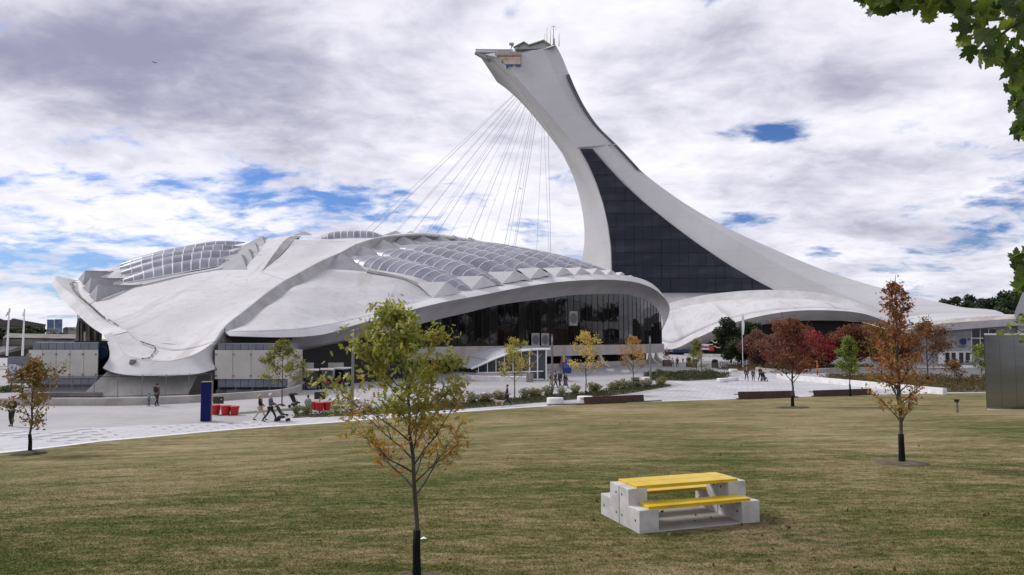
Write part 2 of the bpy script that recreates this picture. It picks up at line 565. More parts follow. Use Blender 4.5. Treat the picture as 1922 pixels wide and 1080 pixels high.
# lawn: one sheet, higher near the camera
def build_lawn():
    xs = np.concatenate([np.linspace(-60, -25, 15), np.linspace(-24, 48, 109), np.linspace(50, 100, 16)])
    rows = []
    ts = np.linspace(0, 1, 100)
    for t_ in ts:
        row = []
        for x in xs:
            y1 = Ye(x); y0 = min(-14.0, y1 - 30)
            y = y1 + (y0 - y1) * t_
            bump = 0.05 * mnoise.noise(Vector((x * 0.25, y * 0.25, 0))) * min(1, (y1 - y) / 4) * min(1, max(0, math.hypot(x - 3.6, y - 15.8) - 2.2) / 2)
            row.append((x, y, lawn_h(x, y) + max(bump, -0.02)))
        rows.append(row)
    mb = MB(); mb.grid(rows)
    o = mb.build('lawn', lawn_material(), smooth=True)
    tag(o, kind='structure')
build_lawn()
def lawn_z(x, y):
    y1 = Ye(x)
    b = 0.05 * mnoise.noise(Vector((x * 0.25, y * 0.25, 0))) * min(1, max(0, (y1 - y) / 4)) * min(1, max(0, math.hypot(x - 3.6, y - 15.8) - 2.2) / 2)
    return lawn_h(x, y) + max(b, -0.02)

def build_grass():
    rng = np.random.default_rng(5)
    n = 300000
    d = 7.2 * np.exp(rng.random(n) * math.log(37 / 7.2))
    x = (rng.random(n) * 2 - 1) * 0.76 * d
    keep = np.ones(n, bool)
    ye = np.interp(x, EX, EY)
    keep &= d < ye - 0.05
    keep &= rng.random(n) > np.clip((d - 16) / 20, 0, 1)
    # bare slab of the table
    ang = TABLE_RZ; tx, ty = TABLE_C.x, TABLE_C.y
    lx = (x - tx) * math.cos(ang) + (d - ty) * math.sin(ang); ly = -(x - tx) * math.sin(ang) + (d - ty) * math.cos(ang)
    keep &= ~((np.abs(lx) < 1.55) & (np.abs(ly) < 1.05))
    x = x[keep]; d = d[keep]; n = len(x)
    z = np.array([lawn_z(a, b) for a, b in zip(x, d)])
    h = (0.014 + 0.030 * rng.random(n)) * np.clip(1.25 - d / 32, .25, 1)
    wd = (0.0045 + 0.0007 * d) * (0.7 + 0.6 * rng.random(n))
    th = rng.random(n) * 2 * math.pi
    lean = rng.normal(0, 0.028, (n, 2))
    V = np.zeros((n, 3, 3))
    V[:, 0] = np.stack([x - np.cos(th) * wd, d - np.sin(th) * wd, z - 0.004], 1)
    V[:, 1] = np.stack([x + np.cos(th) * wd, d + np.sin(th) * wd, z - 0.004], 1)
    V[:, 2] = np.stack([x + lean[:, 0], d + lean[:, 1], z + h], 1)
    o = ngon_mesh('grass', V, blade_material())
    tag(o, 'short dry green and straw coloured grass on the lawn', 'grass', kind='stuff')

TABLE_C = Vector((3.60, 15.85, 0)); TABLE_RZ = R(19)

# kerb along the lawn
M_KERB = mat('pale_kerb_stone', (0.64, 0.63, 0.635), 0.7, (0.54, 0.53, 0.535), 2.0, 4)
def offset_line(pts, k):
    out = []
    for i, p in enumerate(pts):
        t = (pts[min(i + 1, len(pts) - 1)] - pts[max(i - 1, 0)]); t.z = 0; t.normalize()
        out.append(p + Vector((-t.y, t.x, 0)) * k)
    return out
_e = [Vector(q) for q in resample(EDGE, 90)]
mb = MB()
o1 = offset_line(_e, 0.0); o2 = offset_line(_e, 0.42)
mb.grid([[(p.x, p.y, -0.05) for p in o1], [(p.x, p.y, 0.055) for p in o1], [(p.x, p.y, 0.055) for p in o2], [(p.x, p.y, -0.05) for p in o2]])
tag(mb.build('kerb', M_KERB), kind='structure')

# paved path: base sheet and pavers laid along the kerb
FAR_PX = [(0, 808), (100, 807), (156, 804), (281, 799), (375, 795), (479, 790.5), (547, 786), (657, 781.5), (880, 767.5), (1000, 758.5)]
FAR = [G(*q) for q in FAR_PX]
FAR = [FAR[0] + (FAR[0] - FAR[1]).normalized() * 25 + Vector((0, 0, 0))] + FAR
FX = np.array([q.x for q in FAR]); FY = np.array([q.y for q in FAR])
pe = [Vector(q) for q in resample(EDGE[:11], 60)]
path = sheet('paved_path', [(p.x, p.y) for p in pe] + [(p.x, p.y) for p in reversed(FAR)], 0.004, mat('paver_joint', (0.37, 0.36, 0.37), 0.9))
M_PAVER = mat('paver_stone', (0.44, 0.435, 0.46), 0.75, (0.385, 0.38, 0.40), 1.2, 5, 0.1, 40, rand=0.035)
def build_pavers():
    a = resample(EDGE[:11], 3000)
    seg = np.concatenate([[0], np.cumsum(np.linalg.norm(np.diff(a, axis=0), axis=1))])
    L, Wd = 1.15, 0.72
    cells = []
    for k in range(14):
        s = 14.0 + (0.57 if k % 2 else 0)
        while s < seg[-1] - 1:
            p = np.array([np.interp(s, seg, a[:, i]) for i in range(3)]); q = np.array([np.interp(s + 0.3, seg, a[:, i]) for i in range(3)])
            t = (q - p) / np.linalg.norm(q - p); nrm = np.array([-t[1], t[0], 0])
            c = p + nrm * (0.43 + Wd * (k + 0.5))
            if c[1] + 0.30 < np.interp(c[0], FX, FY):
                cells.append((math.hypot(c[0], c[1]), c, math.atan2(t[1], t[0]), abs(c[0] / c[1]) < 0.73))
            s += L
    cells = [q for q in cells if q[3]]
    cells.sort(key=lambda q: q[0])
    mb = MB(); mb.box((0, 0, 0.014), (L - 0.028, Wd - 0.028, 0.03))
    me = None
    rng = random.Random(3)
    for i, (dd_, c, ang, _) in enumerate(cells[:300]):
        if me is None:
            o = mb.build('paver', M_PAVER, path, local=True); me = o.data
        else:
            o = bpy.data.objects.new('paver', me); C.objects.link(o); o.parent = path
        o.location = (c[0], c[1], rng.uniform(-0.002, 0.003)); o.rotation_euler = (0, 0, ang)
    if len(cells) > 300:
        mb = MB()
        for (dd_, c, ang, _) in cells[300:]:
            mb.box((c[0], c[1], 0.014 + rng.uniform(-0.004, 0.006)), (L - 0.035, Wd - 0.035, 0.03), ang)
        tag(mb.build('paver', M_PAVER, path), kind='stuff')
build_pavers()

# planting beds
M_SOIL = mat('bed_soil', (0.045, 0.036, 0.026), 0.95, (0.075, 0.065, 0.035), 2.0, 5, 0.5, 12)
def bed(name, px, z=0.03):
    pts = [G(*q) for q in px]
    mb = MB()
    mb.add([(p.x, p.y, z) for p in pts], [tuple(range(len(pts)))])
    o = mb.build(name, M_SOIL); tag(o, kind='structure')
    return [(p.x, p.y) for p in pts]
BED1 = bed('planting_bed', [(548, 785), (657, 781), (760, 775.5), (880, 767), (1000, 757), (1100, 748.5), (1180, 739), (1262, 725), (1240, 722.5), (1180, 729), (1100, 738), (1000, 746), (880, 755), (780, 763), (700, 770), (640, 775), (560, 780)])
BED2 = bed('planting_bed', [(1205, 707), (1222, 714), (1290, 715.5), (1350, 712), (1372, 706), (1330, 702.5), (1240, 702)])
BED3 = bed('planting_bed', [(1535, 708), (1640, 722), (1768, 736.5), (1850, 737), (1960, 737), (1960, 716), (1860, 712), (1700, 709), (1600, 706)])
BED4 = bed('planting_bed', [(1345, 693), (1400, 697), (1450, 694.5), (1640, 694), (1640, 688), (1500, 684), (1390, 685)])
BED5 = bed('planting_bed', [(0, 738), (60, 735), (60, 730), (0, 731)])

def in_poly(x, y, poly):
    c = False; j = len(poly) - 1
    for i in range(len(poly)):
        xi, yi = poly[i]; xj, yj = poly[j]
        if (yi > y) != (yj > y) and x < (xj - xi) * (y - yi) / (yj - yi) + xi:
            c = not c
        j = i
    return c
def rand_rot(rng, n, tilt=None):
    q = rng.normal(size=(n, 4)); q /= np.linalg.norm(q, axis=1)[:, None]
    w_, x, y, z = q.T
    return np.stack([np.stack([1 - 2 * (y * y + z * z), 2 * (x * y - w_ * z), 2 * (x * z + w_ * y)], 1),
                     np.stack([2 * (x * y + w_ * z), 1 - 2 * (x * x + z * z), 2 * (y * z - w_ * x)], 1),
                     np.stack([2 * (x * z - w_ * y), 2 * (y * z + w_ * x), 1 - 2 * (x * x + y * y)], 1)], 1)
LEAF_SIMPLE = np.array([(0, -0.5, 0), (0.28, -0.1, 0.05), (0.2, 0.25, 0.03), (0, 0.5, -0.05), (-0.2, 0.25, 0.03), (-0.28, -0.1, 0.05)])
LEAF_OAK = np.array([(0, -0.55, 0), (0.10, -0.30, 0), (0.34, -0.22, .03), (0.12, -0.05, 0), (0.38, 0.12, .05), (0.12, 0.2, 0), (0.22, 0.38, .03), (0, 0.55, -.08),
                     (-0.22, 0.38, .03), (-0.12, 0.2, 0), (-0.38, 0.12, .05), (-0.12, -0.05, 0), (-0.34, -0.22, .03), (-0.10, -0.30, 0)])
LEAF_LONG = np.array([(0, -0.5, 0), (0.10, -0.25, 0.03), (0.13, 0.05, 0.02), (0, 0.5, -0.12), (-0.13, 0.05, 0.02), (-0.10, -0.25, 0.03)])
def leaves_at(pts, size, shape, rng, jit=0.35):
    n = len(pts)
    Rm = rand_rot(rng, n)
    s = size * (1 + jit * (rng.random(n) * 2 - 1))
    return np.einsum('nij,kj->nki', Rm, shape) * s[:, None, None] + pts[:, None, :]

def cover(name, poly, n, h, size, m, label, seed, tintr=(0, 1), z0=0.03):
    rng = np.random.default_rng(seed)
    xs = [p[0] for p in poly]; ys = [p[1] for p in poly]
    pts = []
    while len(pts) < n:
        x = rng.uniform(min(xs), max(xs)); y = rng.uniform(min(ys), max(ys))
        if in_poly(x, y, poly):
            hh = h * (0.55 + 0.6 * mnoise.noise(Vector((x * 0.7, y * 0.35, seed))))
            pts.append((x, y, z0 + max(0.05, hh) * rng.random() ** 0.7))
    pts = np.array(pts)
    V = leaves_at(pts, size, LEAF_LONG, rng)
    tint = np.clip(rng.uniform(*tintr, n) * 0.6 + 0.4 * (0.5 + np.array([mnoise.noise(Vector((p[0] * .5, p[1] * .25, 3))) for p in pts])), 0, 1)
    o = ngon_mesh(name, V, m, tint=tint)
    tag(o, label, 'ground cover', kind='stuff')
M_COVER = leafmat('bed_greens', [(0, (0.020, 0.028, 0.009)), (0.5, (0.050, 0.062, 0.018)), (0.8, (0.10, 0.105, 0.035)), (1, (0.16, 0.13, 0.06))])
M_COVER2 = leafmat('olive_cover', [(0, (0.055, 0.045, 0.014)), (0.5, (0.11, 0.082, 0.026)), (1, (0.18, 0.13, 0.05))])
cover('ground_cover', BED1, 9000, 0.30, 0.20, M_COVER, 'low dark green plants filling the long bed beside the path', 11)
cover('ground_cover', BED2, 6000, 0.95, 0.32, M_COVER, 'green plants filling the round bed near the white concrete seats', 12, (0.1, 0.8))
cover('ground_cover', BED3, 9000, 0.80, 0.35, M_COVER2, 'olive brown plants filling the bed beside the mirrored pavilion', 13)
cover('ground_cover', BED4, 5000, 0.8, 0.36, M_COVER2, 'olive plants at the feet of the red trees', 14)
cover('ground_cover', BED5, 900, 0.5, 0.30, M_COVER, 'low green hedge at the left edge behind the wall', 15)

# ================================================================== DOMED BUILDING
def roof_material():
    m = bpy.data.materials.new('roof_membrane'); m.use_nodes = True
    t = NT(m.node_tree)
    geo = t.n('ShaderNodeNewGeometry'); pos = geo.outputs['Position']
    out = t.n('ShaderNodeOutputMaterial'); b = t.n('ShaderNodeBsdfPrincipled'); b.inputs['Roughness'].default_value = 0.75
    n1 = t.noise(pos, 0.10, 6, 0.6); n2 = t.noise(pos, 0.9, 7, 0.7)
    n3 = t.noise(t.mapping(pos, (0.42, 0.045, 0.045), rot=(0, 0, R(38))), 0.9, 6, 0.6)
    c = t.mix(t.ss(n1, 0.3, 0.7), col((0.43, 0.42, 0.435)), col((0.53, 0.52, 0.535)))
    c = t.mix(t.m('MULTIPLY', t.ss(n2, 0.50, 0.70), 0.50), c, col((0.29, 0.28, 0.285)))
    c = t.mix(t.m('MULTIPLY', t.ss(n3, 0.55, 0.70), 0.60), c, col((0.31, 0.265, 0.24)))
    n4 = t.noise(t.mapping(pos, (0.5, 0.5, 0.5), loc=(4, 1, 0)), 1.2, 9, 0.75, 1.5)
    c = t.mix(t.m('MULTIPLY', t.m('MULTIPLY', t.ss(n4, 0.60, 0.68), t.ss(n1, 0.40, 0.55)), 0.75), c, col((0.17, 0.16, 0.165)))
    t.l(c, b.inputs['Base Color'])
    bn = t.n('ShaderNodeBump'); bn.inputs['Strength'].default_value = 0.35; bn.inputs['Distance'].default_value = 0.25
    t.l(t.noise(pos, 0.5, 6, 0.65), bn.inputs['Height']); t.l(bn.outputs[0], b.inputs['Normal'])
    t.l(b.outputs[0], out.inputs[0])
    return m
M_ROOF = roof_material()
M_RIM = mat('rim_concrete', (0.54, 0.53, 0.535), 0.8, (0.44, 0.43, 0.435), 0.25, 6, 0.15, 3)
M_RIM_LIT = mat('rim_concrete_lit', (0.60, 0.59, 0.60), 0.75, (0.52, 0.51, 0.52), 0.25, 6, 0.1, 3)  # rim concrete made lighter: the sky light on its top is in the colour
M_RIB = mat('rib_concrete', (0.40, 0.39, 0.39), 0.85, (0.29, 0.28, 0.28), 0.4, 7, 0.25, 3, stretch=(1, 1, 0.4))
M_DORM = mat('dormer_grey', (0.27, 0.27, 0.29), 0.6, (0.23, 0.23, 0.25), 0.5, 4)
M_SPIKE = mat('dormer_white', (0.58, 0.57, 0.58), 0.65, (0.53, 0.52, 0.53), 0.6, 4)
M_WFRAME = mat('white_frame', (0.78, 0.78, 0.79), 0.45)
M_SKYL = mat('skylight_acrylic', (0.33, 0.33, 0.375), 0.42, (0.25, 0.25, 0.295), 0.5, 4, 0.0, rand=0.18, spec=0.9)
M_SKYL.node_tree.nodes['Principled BSDF'].inputs['Metallic'].default_value = 0.75
M_GUT = mat('gutter_dirt', (0.10, 0.09, 0.08), 0.9, (0.2, 0.19, 0.18), 1.5, 5)

B = thing('domed_building', 'wide white domed hall with ribbed shell roof and curved skylights beyond the lawn', 'building', (-20, 100, 0))
SM = dict(smooth=True)

def lst(px, d):
    return [P(q[0], q[1], dd_) for q, dd_ in zip(px, d)]
# rib with its drop face (upper and lower edge)
RU = PP([(380, 645, 67.5), (421.7, 614, 71.5), (463, 581, 78), (505, 548, 86), (538, 525.5, 92), (569, 509, 96.5), (602, 491, 100), (640, 474.5, 105), (667, 460, 109.5),
         (700, 449, 114), (733, 443, 118), (767, 441, 122), (838, 446, 132), (920, 458, 144)])
RL = PP([(402, 642, 67.8), (425, 624.5, 70.8), (449, 611.7, 74.5), (491, 581, 81), (524, 559, 87), (546.7, 541, 91), (574, 528, 95.5), (612, 505, 100), (655, 482, 106.5),
         (695, 468, 112), (733, 455, 118.5), (790, 449, 126.5), (838, 452, 133), (920, 462, 144.5)])
TOE = PP([(213, 629, 69.8), (222, 648, 68.2), (235.5, 667, 66.6), (249, 672.5, 66), (280, 678, 65.5), (335.5, 676, 65.5), (369, 664, 66), (391, 650, 66.8), (402, 642, 67.4)])
LG = PP([(213, 629, 69.8), (218, 618, 72.5), (191, 593, 78.5), (169, 576, 84), (147, 555, 90), (136, 535, 96), (147, 527, 100)])
def sub(pts, i0, i1):
    return pts[i0:i1]
# roof shell: left wing and centre up to the skylight base line
TOP1 = PP([(169, 573, 86), (179, 566.5, 88), (267, 536, 95), (330, 521, 97), (387, 510, 98.5), (420, 507.5, 99), (460, 506.5, 99), (491, 510, 97.5), (515, 519, 94.5), (538, 525.5, 92)])
VL = PP([(240, 622, 70.8), (264, 642, 69.0), (289, 651, 68.4), (330, 659, 67.8), (372, 652, 67.6), (402, 642, 67.4)])
S1 = coons(VL, TOP1, [VL[0], P(218, 611, 73.5), P(191, 589, 79.5), P(169, 573, 86)], [VL[-1]] + RU[1:5], 60, 44)
mb = MB(); mb.grid(list(S1))
mb.grid(ruled(TOE, VL, 60, 8))
# upper centre panel between the two ribs
S2 = coons(PP([(491, 510, 97.5), (515, 519, 94.5), (538, 525.5, 92)]), PP([(548, 450, 113), (600, 449, 115), (660, 451, 116.5), (719, 445.5, 116.5)]),
           PP([(491, 510, 97.5), (524, 482, 105), (548, 450, 113)]), RU[4:10] + [P(719, 445.5, 116.5)], 24, 24)
mb.grid(list(S2))
# right wing below the skylights
RI_PX = [(423, 624), (497, 622), (560, 619), (612, 611), (664, 600), (726, 584), (780, 570), (830, 557), (900, 544), (960, 534), (1010, 526), (1060, 520), (1100, 517), (1150, 516.5), (1185, 519), (1215, 528), (1240, 548), (1253, 575), (1255, 592), (1243, 620)]
RI_D = [70.6, 72.5, 76, 80, 84.5, 89.5, 94, 98, 104, 109, 114, 118.5, 122, 128, 133, 139, 148, 158, 164, 170]
RI = lst(RI_PX, RI_D)
TOPR = PP([(612, 505, 100), (690, 511, 101), (758, 526, 99.5), (813, 558, 97.5), (830, 557, 98)])
S3 = coons(RI[:8], TOPR, [RI[0]] + RL[2:8], [RI[7], (RI[7] + TOPR[-1]) / 2, TOPR[-1]] if False else [RI[7], RI[7] + Vector((0.001, 0.001, 0)), TOPR[-1] + Vector((0.002, 0, 0))], 44, 30)
mb.grid(list(S3))
# under the skylights of the right wing
FARE = PP([(920, 462, 144.5), (1000, 486, 143), (1100, 506, 139), (1185, 519, 134)])
S4 = coons(TOPR, FARE, [TOPR[0]] + RL[8:], RI[7:15], 44, 40)
mb.grid(list(S4))
# under the skylights of the left wing
S5 = coons(TOP1[:7], PP([(150, 514, 101), (230, 500, 105), (320, 486, 109), (440, 464, 114), (513, 448, 115)]),
           PP([(169, 573, 86), (147, 545, 94), (150, 514, 101)]), PP([(460, 506.5, 99), (485, 478, 107), (513, 447, 115)]), 40, 20)
mb.grid(list(S5))
mb.build('roof', M_ROOF, B, smooth=True, solid=0.35)

# rib drop face and rib cap
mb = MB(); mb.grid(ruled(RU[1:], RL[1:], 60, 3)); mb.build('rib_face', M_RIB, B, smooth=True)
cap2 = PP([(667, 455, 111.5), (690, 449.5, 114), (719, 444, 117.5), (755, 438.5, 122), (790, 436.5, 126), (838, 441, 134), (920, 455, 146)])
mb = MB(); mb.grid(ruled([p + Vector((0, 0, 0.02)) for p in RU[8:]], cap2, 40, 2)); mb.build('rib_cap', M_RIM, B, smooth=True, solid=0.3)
# left branch rib: flat top and shaded right side
BL = PP([(458, 510, 98.6), (462, 503, 99.6), (485.5, 475, 106), (505, 452, 112.5), (520, 446, 115), (560, 442.5, 116)])
BR = PP([(489, 514, 96.6), (494, 506, 98.2), (516, 474.5, 105), (536, 450, 111.5), (546, 444, 114), (562, 443, 116)])
BB = PP([(489, 514.5, 96.7), (496, 508, 98.4), (527, 479, 105.5), (543, 461, 110), (556, 448, 114), (566, 446, 116)])
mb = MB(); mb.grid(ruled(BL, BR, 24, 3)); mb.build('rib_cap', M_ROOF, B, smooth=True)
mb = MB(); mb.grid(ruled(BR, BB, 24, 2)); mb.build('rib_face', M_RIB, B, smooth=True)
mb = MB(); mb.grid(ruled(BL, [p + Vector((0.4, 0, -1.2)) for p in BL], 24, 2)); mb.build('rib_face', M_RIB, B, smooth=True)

# toe fascia, underside and pedestal
TOEL = PP([(194.5, 629, 70.5), (204.5, 653, 68.6), (204.5, 673, 67.2), (193, 691, 66), (211, 699, 65), (287, 706.5, 64.2), (380, 700, 64.8), (404, 693, 66), (399, 672, 67), (420, 622, 70.6)])
TOEU = [TOE[0]] + TOE + [P(421.7, 614.5, 71.4)]
TU = PP([(208, 625, 70.2), (213, 629, 69.8), (222, 648, 68.2), (235.5, 667, 66.6), (249, 672.5, 66), (280, 678, 65.5), (335.5, 676, 65.5), (369, 664, 66), (391, 650, 66.8), (402, 642, 67.4), (421.7, 614.5, 71.4)])
mb = MB(); mb.grid(ruled(TU[:4], TOEL[:4], 24, 4)); mb.grid(ruled(TU[3:8], TOEL[3:8], 40, 4)); mb.grid(ruled(TU[7:], TOEL[7:], 24, 4))
mb.build('toe_fascia', M_RIM, B, smooth=True)
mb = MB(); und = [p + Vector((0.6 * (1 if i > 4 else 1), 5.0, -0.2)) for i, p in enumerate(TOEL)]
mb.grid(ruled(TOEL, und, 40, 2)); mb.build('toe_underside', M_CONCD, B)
ped_t = PP([(203, 696, 66.6), (374, 699, 66.6)]); ped_b = [G(148, 747), G(350, 746)]
mb = MB()
bk = Vector((-4.6, 9, 0))
v = [ped_b[0], ped_b[1], ped_t[1], ped_t[0], ped_b[0] + bk, ped_b[1] + bk, ped_t[1] + bk, ped_t[0] + bk]
mb.add(v, [(0, 1, 2, 3), (1, 5, 6, 2), (4, 0, 3, 7), (5, 4, 7, 6), (3, 2, 6, 7)])
mb.build('pedestal', mat('pedestal_concrete', (0.40, 0.39, 0.365), 0.9, (0.28, 0.27, 0.25), 0.5, 6, 0.3, 6, stretch=(1, .3, 1)), B)
# drain hole at the toe
mb = MB(); mb.prism(PP([(243.5, 683, 65.6), (246, 675, 65.8), (257, 675, 65.6), (253, 681, 65.4), (247.5, 685, 65.4)]), (0, -0.15, 0)); mb.build('drain', M_CONCD, B)

# left lip (upturned rim of the left wing)
LU = PP([(112, 519, 99), (104.5, 520.5, 97), (107, 528, 94.5), (120, 541, 92), (147, 563, 85), (180, 598, 77), (208, 625, 70.2)])
LO = PP([(104, 522, 99), (98, 528, 96.5), (101, 538, 93.6), (109, 552, 91), (135.5, 580, 84.2), (169, 612, 76.4), (194.5, 629, 70.5)])
LI = PP([(147, 527, 101), (133, 531, 98.5), (135, 541, 95.0), (142, 552, 91.6), (168, 574, 85.6), (197, 600, 78), (222, 615, 73.2), (240, 622, 70.8)])
mb = MB(); mb.grid(ruled(LO, LU, 40, 3)); mb.build('rim_fascia', M_RIM, B, smooth=True)
mb = MB(); mb.grid(ruled(LU, LI, 40, 4)); mb.add(PP([(207, 625, 70.25), (213, 629.5, 69.7), (241, 622, 70.7), (232, 618, 71.8)]), [(0, 1, 2, 3)]); mb.build('rim_top', M_RIM, B, smooth=True)
mb = MB(); mb.grid(ruled(LO, [p + Vector((4.5, 3, -1.0)) for p in LO], 40, 3)); mb.build('soffit', M_RIM, B, smooth=True)
GI = PP([(150, 528, 100.6), (135, 532, 98.2), (137, 542, 94.6), (144, 552.5, 91.2), (169, 573.5, 85.2), (198, 598.5, 77.8), (222, 613.5, 73)])
mb = MB(); g0 = [p + Vector((0, 0, 0.10)) for p in GI]
mb.tube([Vector(q) for q in resample(g0[1:7], 50)], [0.05 + 0.09 * abs(math.sin(i * 2.3)) * abs(math.sin(i * 0.7)) for i in range(50)], 5)
mb.build('gutter', M_GUT, B)
mb = MB()
g2 = [Vector(q) for q in resample(PP([(264, 641.5, 68.9), (276, 646, 68.6), (289, 650.5, 68.2), (293, 658, 67.6), (287, 666, 66.8), (280, 673, 66.0), (268, 674, 66.0)]), 40)]
mb.tube([p + Vector((0, -0.1, 0.05)) for p in g2], [0.02 + 0.07 * abs(math.sin(i * 1.9)) * abs(math.sin(i * .6)) for i in range(40)], 5)
mb.build('gutter', M_GUT, B)

# right rim: pale top band, curved soffit
RO_PX = [(430, 631), (491, 633), (552, 633), (612, 627), (664, 611), (726, 595.6), (780, 580), (830, 568), (900, 555), (960, 543), (1010, 534.5), (1060, 528.5), (1100, 526), (1150, 525.5), (1190, 529.5), (1220, 539), (1244, 556), (1257, 580), (1252, 600), (1240, 623)]
RO_D = [70.2, 71.8, 75, 78.8, 83, 87.8, 92, 96, 101.8, 106.6, 111.4, 116, 119.6, 125.5, 131, 137.5, 146.5, 157, 164, 170]
RO = lst(RO_PX, RO_D)
RS_PX = [(436, 634), (495, 640), (540, 655), (585, 668), (649.5, 648.7), (718, 629), (787, 609), (830, 598), (880, 586.5), (930, 574), (975, 567), (1019, 561.5), (1063, 555.5), (1140, 552), (1192, 556), (1223, 570), (1236, 584), (1243, 600), (1243, 612), (1240, 624)]
RS_D = [72, 76, 79.5, 84, 89, 94, 99, 103, 107.5, 112, 116.5, 120.5, 125, 134, 142, 149, 153, 157, 162, 170.5]
RS = lst(RS_PX, RS_D)
nR = 90
a = resample(RI, nR); b_ = resample(RO, nR); c_ = resample(RS, nR)
mb = MB(); mb.grid([a, a * 0.5 + b_ * 0.5 + np.array([0, 0, 0.05]), b_]); mb.build('rim_top', M_RIM_LIT, B, smooth=True)
# soffit: curved section between the outer edge and the wall
rows = []
for k in range(9):
    s = k / 8
    mid = b_ * (1 - s) + c_ * s
    sag = math.sin(math.pi * s) * 0.10
    dn = np.linalg.norm(c_ - b_, axis=1)[:, None]
    rows.append(mid + np.array([-0.3, 0.6, 0.55]) * sag * dn)
mb = MB(); mb.grid(rows); mb.build('soffit', mat('soffit_grey', (0.62, 0.61, 0.615), 0.75, (0.54, 0.53, 0.535), 0.3, 5, 0.08, 3), B, smooth=True)

# grey dormers along the rib (dark, pyramidal) and white ones along the rim
def tetra(bl, br, pk, bk):
    mb = MB(); mb.add([bl, br, pk, bk], [(0, 1, 2), (1, 3, 2), (3, 0, 2), (0, 3, 1)]); return mb
PK = [(639, 477, 104.5), (681.7, 463, 110.5), (719, 451.5, 115.5), (755, 444, 121), (788, 441, 126), (820, 440, 131), (850, 443, 135.5), (880, 447, 140)]
for k, (x, y, d) in enumerate(PK):
    s = 1.0 - 0.06 * k; y -= 1.5
    bl = P(x - 29 * s, y + 27 * s, d - 4.5 * s); br = P(x + 52 * s, y + 34 * s, d - 4.0 * s)
    if k == 0: bl = P(611, 503.5, 100.2); br = P(691, 511, 101.3)
    tetra(bl, br, P(x, y, d), P(x + 26 * s, y + 9 * s, d + 4)).build('dormer', M_DORM, B)
for x, y, d, s in ((743, 433, 130, 0.7), (772, 434, 134, .65), (792, 438, 138, .5), (572, 434, 122, .62)):
    tetra(P(x - 36 * s, y + 13 * s, d - 3), P(x + 24 * s, y + 13 * s, d - 3), P(x, y, d), P(x + 20 * s, y + 10 * s, d + 4)).build('dormer', M_DORM, B)
SPK = [(838, 529, 98.6), (907, 518, 105), (964, 509.5, 110), (1013, 503, 115), (1057, 502, 119.5), (1091, 502, 123), (1121, 504, 126), (1147, 506.5, 129), (1167, 511, 131.5), (1185, 517, 134)]
for k, (x, y, d) in enumerate(SPK):
    hh = (28, 24, 21, 19, 16, 13.5, 12, 9, 6, 3.5)[k]
    wl = (58, 60, 50, 43, 38, 30, 26, 22, 16, 14)[k]
    f0 = P(x - hh * 0.28, y + hh, d - 0.6); r0 = P(x + hh * 1.05, y + hh * 0.72, d + 2.0); b0 = P(x - wl, y + 1.5, d + 0.6)
    ll = P(x - hh * 0.28 - wl * 0.30, y + hh * 1.12, d - 1.4)
    mb = MB(); mb.add([P(x, y, d), f0, r0, b0, ll], [(0, 3, 4, 1), (0, 1, 2), (0, 2, 3)])
    mb.build('dormer', M_SPIKE, B)
# dormers of the left wing
M_DORML = mat('dormer_left_grey', (0.33, 0.33, 0.35), 0.6, (0.28, 0.28, 0.3), 0.5, 4)
for x, y, d in ((184, 534, 89), (171, 521, 93.5), (160, 508, 97.5)):
    s = 1.0 if x > 180 else (0.95 if x > 165 else 0.85)
    bl = P(x - 4, y + 32 * s, d - 1.2)
    mb = MB(); mb.add([P(x, y, d), bl, P(x + 84 * s, y + 1.5, d + 7), P(x + 60 * s, y + 8, d + 5), P(x - 17 * s, y + 21 * s, d + 1.5)], [(0, 1, 3, 2), (0, 4, 1)])
    mb.build('dormer', M_DORML, B)
for x, y, d, s in ((452, 477, 103, 1.0), (466, 467, 107, .9), (478, 456, 111, .85), (491, 443, 114.5, .85)):
    tetra(P(x - 66 * s, y + 35 * s, d - 4), P(x + 12 * s, y + 29 * s, d - 4), P(x, y, d), P(x + 14 * s, y + 6 * s, d + 4)).build('dormer', M_DORML, B)

